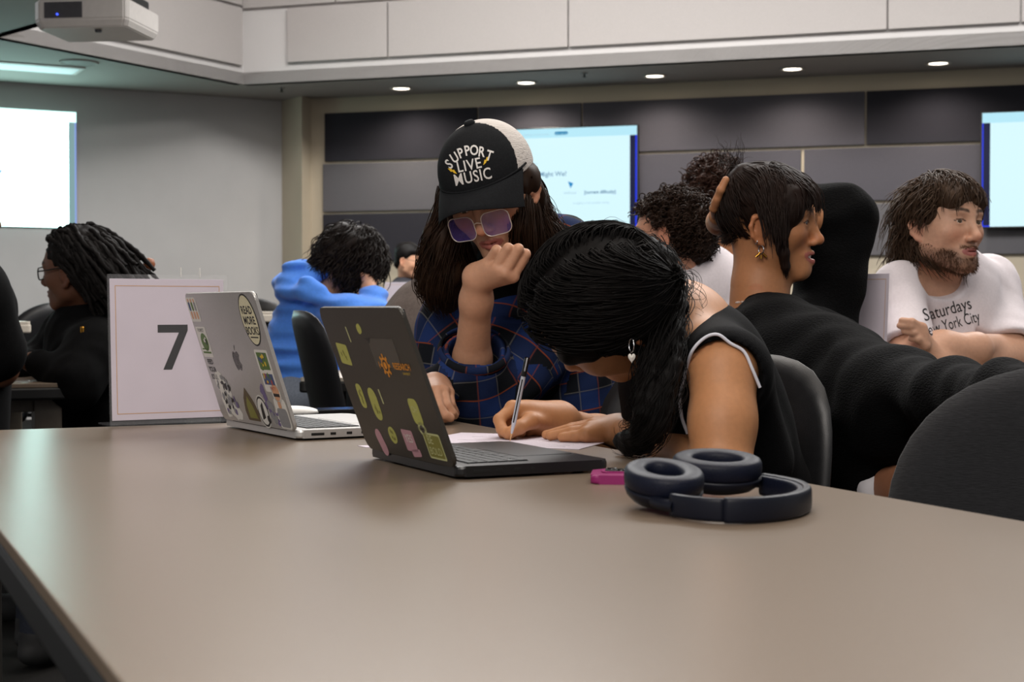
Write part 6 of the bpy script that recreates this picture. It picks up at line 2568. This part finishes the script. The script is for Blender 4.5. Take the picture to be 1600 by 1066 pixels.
for q, (a, b, c_) in zip(k4, (((672, 638, 2.705), (684, 650, 2.70), (695, 654, 2.705)), ((686, 636, 2.697), (696, 649, 2.695), (704, 653, 2.70)), ((698, 633, 2.712), (706, 645, 2.715), (710, 649, 2.725)), ((704, 632, 2.735), (709, 642, 2.745), (711, 646, 2.755)))):
    finger(S, [q, P(*a), P(*b), P(*c_)], .0098, .0082, .0015)
skin_p = SK('bd8d70')
skin_body('body', S, root, lambda v: H.col(v, skin_p, SK('9c5a50'), SK('1c120e'), blush=.16), .0026)
H.eyes(root, '2a1a12', (0, -.5))
# shirt
T = Sdf()
T.cone(N_ + [0, .02, -.05], RSh + [0, 0, -.01], .075, .075, .05).cone(N_ + [0, .02, -.05], LSh + [0, 0, .0], .07, .078, .05)
R_ = yawR((-.2, -1))
T.cone(P(800, 530, 3.10), P(805, 640, 3.14), .15, .15, .08)
T.cone(P(728, 520, 3.05), P(728, 640, 3.08), .068, .070, .05)
T.cone(P(870, 470, 3.10), P(890, 640, 3.12), .10, .11, .07)
T.chain([LSh, P(815, 520, 2.99), LE + [.01, .0, .0]], [.085, .088, .066], .05)
T.cone(LE + [.005, -.004, -.004], P(741, 562, 2.842), .067, .062, .03)
T.chain([P(858, 470, 3.04), P(800, 590, 2.93)], [.07, .06], .05)
T.chain([RSh, P(705, 585, 3.03), RE], [.075, .068, .06], .04)
T.chain([RE, P(683, 606, 2.83)], [.052, .040], .03)
f1 = wob(95, 16, .006)
f2 = wob(96, 46, .0045, (1, 1, 1))
T.disp = lambda p: f1(p) + f2(p)
ce = P(741, 545, 2.835)
ax_ = unit(P(744, 470, 2.765) - P(738, 560, 2.845))
T.sub(Cone(ce - ax_ * .02, ce + ax_ * .12, .048, .055), .006)
T.sub(RBox(ce + ax_ * .062 + [.0, 0, .0], (.09, .09, .06), np.stack([unit(np.cross(ax_, [0, 1, .3])), unit(np.cross(ax_, np.cross(ax_, [0, 1, .3]))), ax_], 1), .002), .004)
T.sub(Ell(H.w((0, -.0, -.11)), (.075, .085, .06), H.R), .02)
M_plaid = plaid_mat('flannel_plaid')
sdf_obj('plaid_shirt', T, M_plaid, root, .005, uv=True)
# turned back cuff
v, f = tube_mesh(np.array([ce - ax_ * .016 + [.0, 0, 0], ce - ax_ * .004, ce + ax_ * .006]), np.array([[.066, .069, .064]]), 28)
o = mesh_obj('cuff', v, f, M_plaid, None, smooth=True)
uvl = o.data.uv_layers.new(name='UVMap')
for lp in o.data.loops:
    i = lp.vertex_index
    uvl.data[lp.index].uv = ((i // 28) * .012 + .05, (i % 28) / 28 * .42)
md = o.modifiers.new('thickness', 'SOLIDIFY')
md.thickness = .004
world_child(o, root)
U_ = Sdf()
U_.cone(P(790, 470, 3.04), P(800, 560, 3.06), .115, .13, .05)
U_.cone(H.w((0, -.03, -.10)), P(792, 455, 3.05), .062, .08, .04)
sdf_obj('undershirt', U_, m_blk, root, .008)
# hair
sets = []
C = Sdf()
H.ell(C, (0, -.012, .036), (.076, .086, .066), .02)
H.ell(C, (0, .118, .0), (.066, .050, .09), .012, 's')
C.chain([H.w((.074, .012, .03)), P(695, 370, 2.865), P(690, 430, 2.89), P(700, 482, 2.94)], [.022, .033, .040, .016], .03)
C.chain([H.w((-.074, .0, .03)), P(826, 335, 2.90), P(838, 385, 2.94), P(822, 460, 2.98)], [.022, .038, .056, .05], .03)
C.chain([H.w((-.066, .030, .02)), P(800, 350, 2.83), P(808, 395, 2.86)], [.014, .022, .03], .02)
C.chain([H.w((0, -.06, -.03)), P(800, 410, 3.02), P(800, 470, 3.06)], [.055, .085, .08], .04)
g = wob(101, 60, .008)
C.disp = lambda p: g(p)
sets.append(C.mesh(.005))
sets.append(lock([H.w((.074, .012, .04)), P(697, 352, 2.85), P(686, 400, 2.86), P(682, 450, 2.88), P(697, 494, 2.92)], 420, [.018, .028, .038, .040, .018], .0011, 102, .006, 1.6, 32))
sets.append(lock([H.w((-.070, .010, .04)), P(820, 312, 2.87), P(836, 350, 2.88), P(846, 385, 2.90), P(830, 455, 2.94)], 420, [.018, .030, .042, .055, .05], .0011, 103, .006, 1.6, 32))
sets.append(lock([H.w((-.066, -.035, .030)), P(832, 292, 2.88), P(842, 330, 2.89), P(850, 385, 2.92)], 260, [.012, .020, .028, .04], .0012, 107, .003, 1.2, 28))
sets.append(lock([H.w((-.074, .0, .035)), P(848, 320, 2.88), P(862, 345, 2.9), P(872, 362, 2.92), P(866, 380, 2.92)], 26, [.014, .026, .022, .016, .01], .0006, 104, .008, 1.4, 32))
sets.append(lock([P(810, 284, 2.80), P(812, 325, 2.772), P(810, 368, 2.775), P(820, 430, 2.86)], 260, [.008, .016, .017, .03], .0012, 105, .003, 1.2, 28))
sets.append(lock([P(822, 284, 2.84), P(828, 330, 2.815), P(830, 385, 2.83), P(836, 440, 2.90)], 300, [.008, .019, .026, .034], .0012, 106, .003, 1.2, 28))
sets.append(lock([P(821, 300, 2.80), P(820, 335, 2.782), P(822, 385, 2.80), P(828, 430, 2.88)], 260, [.008, .017, .018, .03], .0012, 109, .002, 1.2, 28))
sets.append(lock([H.w((.06, .03, -.02)), P(716, 385, 2.86), P(724, 415, 2.89), P(726, 455, 2.93)], 220, [.010, .022, .026, .022], .0012, 108, .003, 1.2, 28))
hair_obj('hair', sets, hair_mat('hair_cap_dark', '2c1d13'), root)
# glasses
M_wire = mat('spectacle_wire', 'd8ccc0', .3, .6, var=.05)
M_lens = mat('spectacle_lens_violet', '5b4a94', .04, var=0.0, alpha=.38, spec=.8)
glasses(H, root, M_wire, M_lens, w=.054, h=.046, yc=.114, zc=-.010, r=.0010, tilt=.10, gap=.070, sides=(1,))
# cap
cap = Sdf()
H.ell(cap, (0, -.006, .056), (.090, .106, .094), .01)
cap.sub(Ell(H.w((0, -.006, .054)), np.array((.086, .102, .089)) * H.sc, H.R), .002)
low = Plane(H.w((0, .10, .052)), -(H.R @ unit((0, -.10, 1))))
fr_ = Plane(H.w((0, -.008, .150)), -(H.R @ unit((0, 1, .50))))
bk_ = Plane(H.w((0, -.006, .150)), (H.R @ unit((0, 1, .50))))
import copy
full = Sdf()
H.ell(full, (0, -.006, .056), (.090, .106, .094), .01)
cap.post = [low, fr_]
capb = Sdf()
H.ell(capb, (0, -.006, .0555), (.0895, .1055, .0935), .01)
capb.sub(Ell(H.w((0, -.006, .054)), np.array((.086, .102, .089)) * H.sc, H.R), .002)
capb.post = [low, bk_]
m_capb = mat('cap_cotton_black', '1b1c1e', .9, var=.2, scale=300, bump=.25, bscale=700)
m_capw = mat('cap_mesh_white', 'cbc3bc', .85, var=.10, scale=420, bump=.7, bscale=520, aniso_scale=(.15, .15, 1.6))
sdf_obj('front_panel', cap, m_capb, root, .0022)
sdf_obj('mesh_panel', capb, m_capw, root, .0024)
vs = []
na, nr = 36, 9
for side in (0, 1):
    for i in range(na + 1):
        a = -1 + 2 * i / na
        th = a * math.radians(74)
        inn = np.array([math.sin(th) * .0890, -.006 + math.cos(th) * .1040, .054 + .000 * a * a])
        outp = np.array([a * .089, .086 + .066 * (1 - abs(a) ** 2.4), .040 - .040 * a * a])
        for j in range(nr + 1):
            t = j / nr
            p = inn * (1 - t) + outp * t
            p[2] += .006 * math.sin(t * math.pi)
            p[2] += (.002 if side == 0 else -.002) * (1 - .5 * (t > .95))
            vs.append(H.w(p))
idx = np.arange(2 * (na + 1) * (nr + 1)).reshape(2, na + 1, nr + 1)


def gf(g):
    return np.stack([g[:-1, :-1], g[1:, :-1], g[1:, 1:], g[:-1, 1:]], -1).reshape(-1, 4)


fs = np.concatenate([gf(idx[0]), gf(idx[1])[:, ::-1], np.stack([idx[0][:-1, -1], idx[0][1:, -1], idx[1][1:, -1], idx[1][:-1, -1]], -1)])
world_child(mesh_obj('brim', np.array(vs), fs, m_capb, None, smooth=True), root)
pts = []
for i in range(41):
    th = (-1 + 2 * i / 40) * math.radians(80)
    pts.append(H.w((math.sin(th) * .0905, -.006 + math.cos(th) * .1062, .057)))
v, f = tube_mesh(np.array(pts), .0022, 6)
world_child(mesh_obj('brim_seam', v, f, m_capb, None, smooth=True), root)
world_child(lathe('cap_button', [(0, .006), (.008, .005), (.011, 0), (.009, -.003), (0, -.003)], m_capb, None, 16), root)
ob = root.children[-1] if False else [o for o in bpy.data.objects if o.name.startswith('cap_button')][-1]
Mb = Matrix.Translation(Vector(H.w((0, -.006, .1505)))) @ Matrix(H.R).to_4x4()
ob.data.transform(Mb)
# embroidery
kx = 2.66 / F
O = P(735, 262, 2.55)
Ux = unit(P(758, 272.5, 2.6) - P(711, 282.5, 2.6))
Vy = unit(np.cross(Ux, ray(735, 262)))
Vy = Vy if Vy[2] > 0 else -Vy
m_emb, m_bolt = cm('embroidery_white', 'd9d4cf', .8), cm('embroidery_yellow', 'e0b52a', .8)
pl = []
word = 'SUPPORT'
for i, ch in enumerate(word):
    u = (i - 3) / 3
    a = u * .50
    v2, f2 = text2d(ch, 21.5 * kx, 'CENTER', .0005)
    v2 = v2 * np.array([.80, 1.05])
    c, s_ = math.cos(-a), math.sin(-a)
    v2 = np.stack([v2[:, 0] * c - v2[:, 1] * s_, v2[:, 0] * s_ + v2[:, 1] * c], 1) + np.array([(u * 29.5 + .5) * kx, (20.0 - 14.0 * u * u) * kx])
    pl.append((*gridsplit(v2, f2, 1), 0, 0.0))
for s_, y, sz, sx, x0 in (('LIVE', -3.5, 24, .92, -1.5), ('MUSIC', -23.5, 26, .84, .5)):
    v2, f2 = text2d(s_, sz * kx, 'CENTER', .0003, spacing=1.08)
    v2 = v2 * np.array([sx * .92, 1.0]) + np.array([x0 * kx, y * kx])
    pl.append((*gridsplit(v2, f2, 1), 0, 0.0))
for x, y, fl in ((-29.5, 1, 1), (27.5, 6, -1)):
    b = [(-6.5, 4.5), (-1.0, 4.0), (0.5, 1.0), (3.0, 1.3), (6.5, -5.5), (1.5, -3.0), (0.2, -.8), (-2.2, -1.2)]
    pl.append((*gridsplit([((x + fl * p) * kx, (y + q * 1.15) * kx) for p, q in b], [tuple(range(8))], 0), 1, 0.0))
project(pl, O, Ux, Vy, ray(735, 262), full, [m_emb, m_bolt], 'embroidery', root, .0014)
legs(root, P(760, 690, 3.2), P(840, 690, 3.22), (-.2, -1), mat('denim_black', '17181b', .9, var=.2), h=.012, thigh=.34)

# ---------------------------------------------------------------- girl who writes
root = people_root('person with a long black braid in a sleeveless black top writing with a pen', (.30, 2.34, 0))
H = Head((.1418, 2.15, .9310), (-.672, .366, -.644), (-.697, -.606, .383), .97)
S = Sdf()
H.build(S, nose=.98)
N_ = P(1058, 500, 2.32)
S1, S2 = P(1130, 586, 2.11), P(1010, 512, 2.52)
S.cone(H.w((0, -.03, -.045)), N_, .048, .056, .03)
S.cone(N_ + [.01, 0, -.035], S1 + [.0, .02, .012], .062, .048, .04).cone(N_ + [.01, 0, -.035], S2, .062, .045, .04)
S.cone(N_ + [.01, 0, -.03], P(1105, 590, 2.33), .070, .088, .05)
E1, W1 = P(1128, 754, 2.045), P(968, 674, 2.375)
S.chain([S1, P(1129, 660, 2.075), E1], [.047, .0435, .040], .02)
S.chain([E1, P(1040, 705, 2.22), W1], [.041, .036, .026], .02)


def up_(p, z):
    p = np.array(p, float)
    p[2] = max(p[2], z)
    return p


mcp = [P(916, 679, 2.335), P(922, 671, 2.355), P(927, 665, 2.38), P(931, 662, 2.405)]
palm(S, W1, mcp, .0125, .014, .032)
for q, a, b in zip(mcp, ((900, 682, 2.338), (893, 675, 2.355), (889, 672, 2.38), (894, 669, 2.41)), ((878, 687, 2.345), (860, 685, 2.365), (853, 683, 2.39), (862, 681, 2.42))):
    finger(S, [q, up_(P(*a), .7395), up_(P(*b), .7385)], .0098, .0074, .003)
finger(S, [W1 + [-.01, .02, 0], up_(P(938, 674, 2.43), .742), up_(P(918, 677, 2.45), .741)], .012, .009, .008)
# writing hand
W2 = P(872, 661, 2.50)
E2 = P(1010, 700, 2.66)
S.chain([S2, E2], [.046, .04], .02).chain([E2, P(935, 684, 2.585), W2], [.040, .036, .027], .02)
m2 = [P(801, 638, 2.425), P(807, 647, 2.45), P(813, 657, 2.47), P(821, 667, 2.485)]
palm(S, W2, m2, .0135, .018, .040)
S.cone(W2, P(826, 654, 2.45), .030, .022, .02)
for q, pts in zip(m2, (((780, 656, 2.408), (784, 671, 2.396), (794, 681, 2.388)), ((783, 664, 2.43), (787, 677, 2.42), (802, 683, 2.405)), ((794, 673, 2.45), (801, 681, 2.44), (814, 683, 2.43)), ((806, 677, 2.47), (814, 682, 2.46), (825, 682, 2.45)))):
    finger(S, [q] + [up_(P(*a), .7385) for a in pts], .0105, .0082, .003)
finger(S, [P(852, 660, 2.46), P(829, 658, 2.415), P(811, 668, 2.392), P(799, 675, 2.384)], .0145, .0088, .006)
skin_g = SK('b27d55')
skin_body('body', S, root, lambda v: H.col(v, skin_g, SK('8f5045'), SK('140d0a')), .0026)
H.eyes(root, '1a100c', (0, -.4))
T = Sdf()
T.cone(N_ + [.03, 0, -.045], S1 + [.004, .012, .002], .064, .066, .04)
T.cone(N_ + [.035, 0, -.05], S2 + [.02, 0, 0], .064, .055, .04)
T.chain([P(1098, 585, 2.34), P(1115, 660, 2.36), P(1150, 770, 2.40)], [.092, .100, .12], .07)
T.cone(P(1088, 620, 2.20), P(1092, 720, 2.22), .050, .06, .04)
T.cone(P(1060, 600, 2.34), P(1090, 690, 2.36), .085, .10, .06)
T.cone(P(1150, 610, 2.20), P(1165, 720, 2.24), .050, .07, .05)
f1 = wob(115, 18, .005)
T.disp = lambda p: f1(p)
hole = Cone(P(1129, 590, 2.09), P(1127, 625, 1.90), .053, .056)
T.sub(hole, .005)
T.sub(Cone(P(1129, 600, 2.09), P(1125, 730, 2.02), .052, .051), .005)
T.sub(Ell(N_ + [-.018, -.02, .035], (.075, .10, .062), None), .01)
m_top = mat('knit_top_black', '070709', .92, var=.3, scale=160, bump=.3, bscale=500)
sdf_obj('sleeveless_top', T, m_top, root, .005)
m_pipe = mat('piping_white', 'cdcdd6', .8, var=.05)
ST = Sdf()
ST.d = lambda p: np.minimum(S.d(p), T.d(p))
stitched('armhole_piping', [(1076, 682), (1069, 650), (1067, 615), (1072, 575), (1084, 548), (1103, 531), (1122, 526), (1142, 532), (1160, 552), (1172, 578), (1183, 606)], ST, .0024, m_pipe, root, 1.8, .004, 6, True)
# hair with centre parting and braid
sets = []
C = Sdf()
H.ell(C, (0, -.014, .052), (.083, .094, .086), .02)
H.ell(C, (0, -.050, .02), (.060, .040, .06), .03)
for q in (-1, 1):
    H.ell(C, (q * .056, .040, .040), (.028, .040, .050), .02)
H.ell(C, (-.01, .116, -.004), (.078, .066, .072), .014, 's')
H.ell(C, (-.072, .082, -.026), (.055, .066, .068), .012, 's')
H.ell(C, (-.088, .016, -.016), (.030, .040, .034), .012, 's')
bp_ = [(1000, 408, 2.19), (1030, 430, 2.20), (1036, 480, 2.15), (1033, 540, 2.10), (1028, 600, 2.07), (1020, 650, 2.06), (1002, 684, 2.09), (974, 690, 2.14)]
bpts = spline([P(*q) for q in bp_], 5)
nb_ = len(bpts)
for i in range(nb_):
    t = i / (nb_ - 1)
    w = .031 * (1 - .45 * t ** 2)
    tg = unit(bpts[min(i + 1, nb_ - 1)] - bpts[max(i - 1, 0)])
    sd = unit(np.cross(tg, [0, 1, 0]))
    nn_ = unit(np.cross(sd, tg))
    sgn = 1 if i % 2 else -1
    a = bpts[i] + sd * sgn * w * .55 - tg * w * .5
    b = bpts[i] - sd * sgn * w * .25 + tg * w * .7
    C.cone(a, b, w * .62, w * .50, .008)
C.chain([H.w((-.03, -.065, .02)), P(1000, 412, 2.19)], [.036, .034], .02)
g = wob(121, 110, .0045)
C.disp = lambda p: g(p)
sets.append(C.mesh(.0038))
rt = roots(4200, lambda p: (p[:, 2] > -.02) & ((p[:, 1] < .03) | (p[:, 2] > .085)), 122)
tgt = np.array([-.035, -.115, .015])


def gfl(p, t, r0):
    s_ = np.sign(r0[:, :1] + 1e-6)
    d = (tgt - p) / (np.linalg.norm(tgt - p, axis=1, keepdims=True) + .03)
    d = d + np.concatenate([s_ * np.exp(-(np.abs(p[:, :1]) / .03) ** 2) * 1.6 * (p[:, 2:3] > .07), 0 * s_, -.25 * np.ones_like(s_)], 1)
    return d


pa = off_face(grow(rt, gfl, .19, 20, .013, .010, .0014, 1.5, .06, 123), .060, .046, .032)
sets.append(fib(H.w(pa), .0010))
# hair beside the face
for q in (-1, 1):
    for k_ in range(2 if q < 0 else 0, 3):
        sets.append(lock([H.w((q * .058, .062 - .02 * k_, .075)), H.w((q * .076, .050 - .02 * k_, .035)), H.w((q * .080, .030 - .02 * k_, .0)), H.w((q * .078, .0 - .012 * k_, -.02))], 70, [.012, .014, .013, .008], .0009, 125 + k_, .003, 1.2))
sets.append(lock([P(*q) for q in bp_], 320, [.036, .034, .034, .032, .030, .028, .026, .02], .0008, 131, .010, 3.0, 60))
fr = roots(140, lambda p: (p[:, 2] > .02) & (p[:, 1] < .06), 133)
pa = grow(fr, lambda p, t, r0: gfl(p, t, r0) + (p - np.array([0, -.012, .046])) * 3.5, .06, 12, .012, .01, .004, 1.5, .2, 134)
pa = off_face(pa, .075, .030, .04)
sets.append(fib(H.w(pa), .00045))
sets.append(lock([P(1040, 440, 2.2), P(1070, 440, 2.22), P(1078, 480, 2.22), P(1066, 505, 2.2)], 16, [.02, .02, .025, .02], .0004, 135, .012, 2.0, 40))
hair_obj('hair', sets, hair_mat('hair_black_braid', '0c0908', .62), root)
# heart shaped ear pendant
hp_ = []
for i in range(28):
    a = 2 * math.pi * i / 28
    hp_.append((.0056 * .36 * 16 * math.sin(a) ** 3 / 16 * 2.4, .0056 * .36 * (13 * math.cos(a) - 5 * math.cos(2 * a) - 2 * math.cos(3 * a) - math.cos(4 * a)) / 13 * 2.6))
ec = P(987, 559, 2.02)
vs = [ec + np.array([x, -.0012, y * 1.1]) for x, y in hp_] + [ec + np.array([x, .0012, y * 1.1]) for x, y in hp_] + [ec + np.array([0, -.003, 0]), ec + np.array([0, .003, 0])]
fs = [(i, (i + 1) % 28, 56) for i in range(28)] + [(28 + (i + 1) % 28, 28 + i, 57) for i in range(28)] + [(i, 28 + i, 28 + (i + 1) % 28, (i + 1) % 28) for i in range(28)]
e = world_child(mesh_obj('heart_earring', vs, fs, mat('earring_pearl', 'c9c3ba', .3, var=.05), None, smooth=False), root)
hoop('ear_wire', ec + np.array([0, .004, .016]), .009, .0008, M_silv, e, (1, .3, 0))
legs(root, np.array([.345, 2.28, .555]), np.array([.25, 2.46, .555]), -TU * np.array([1, 1, 0]), m_blk, h=.01, thigh=.36, r=.08)
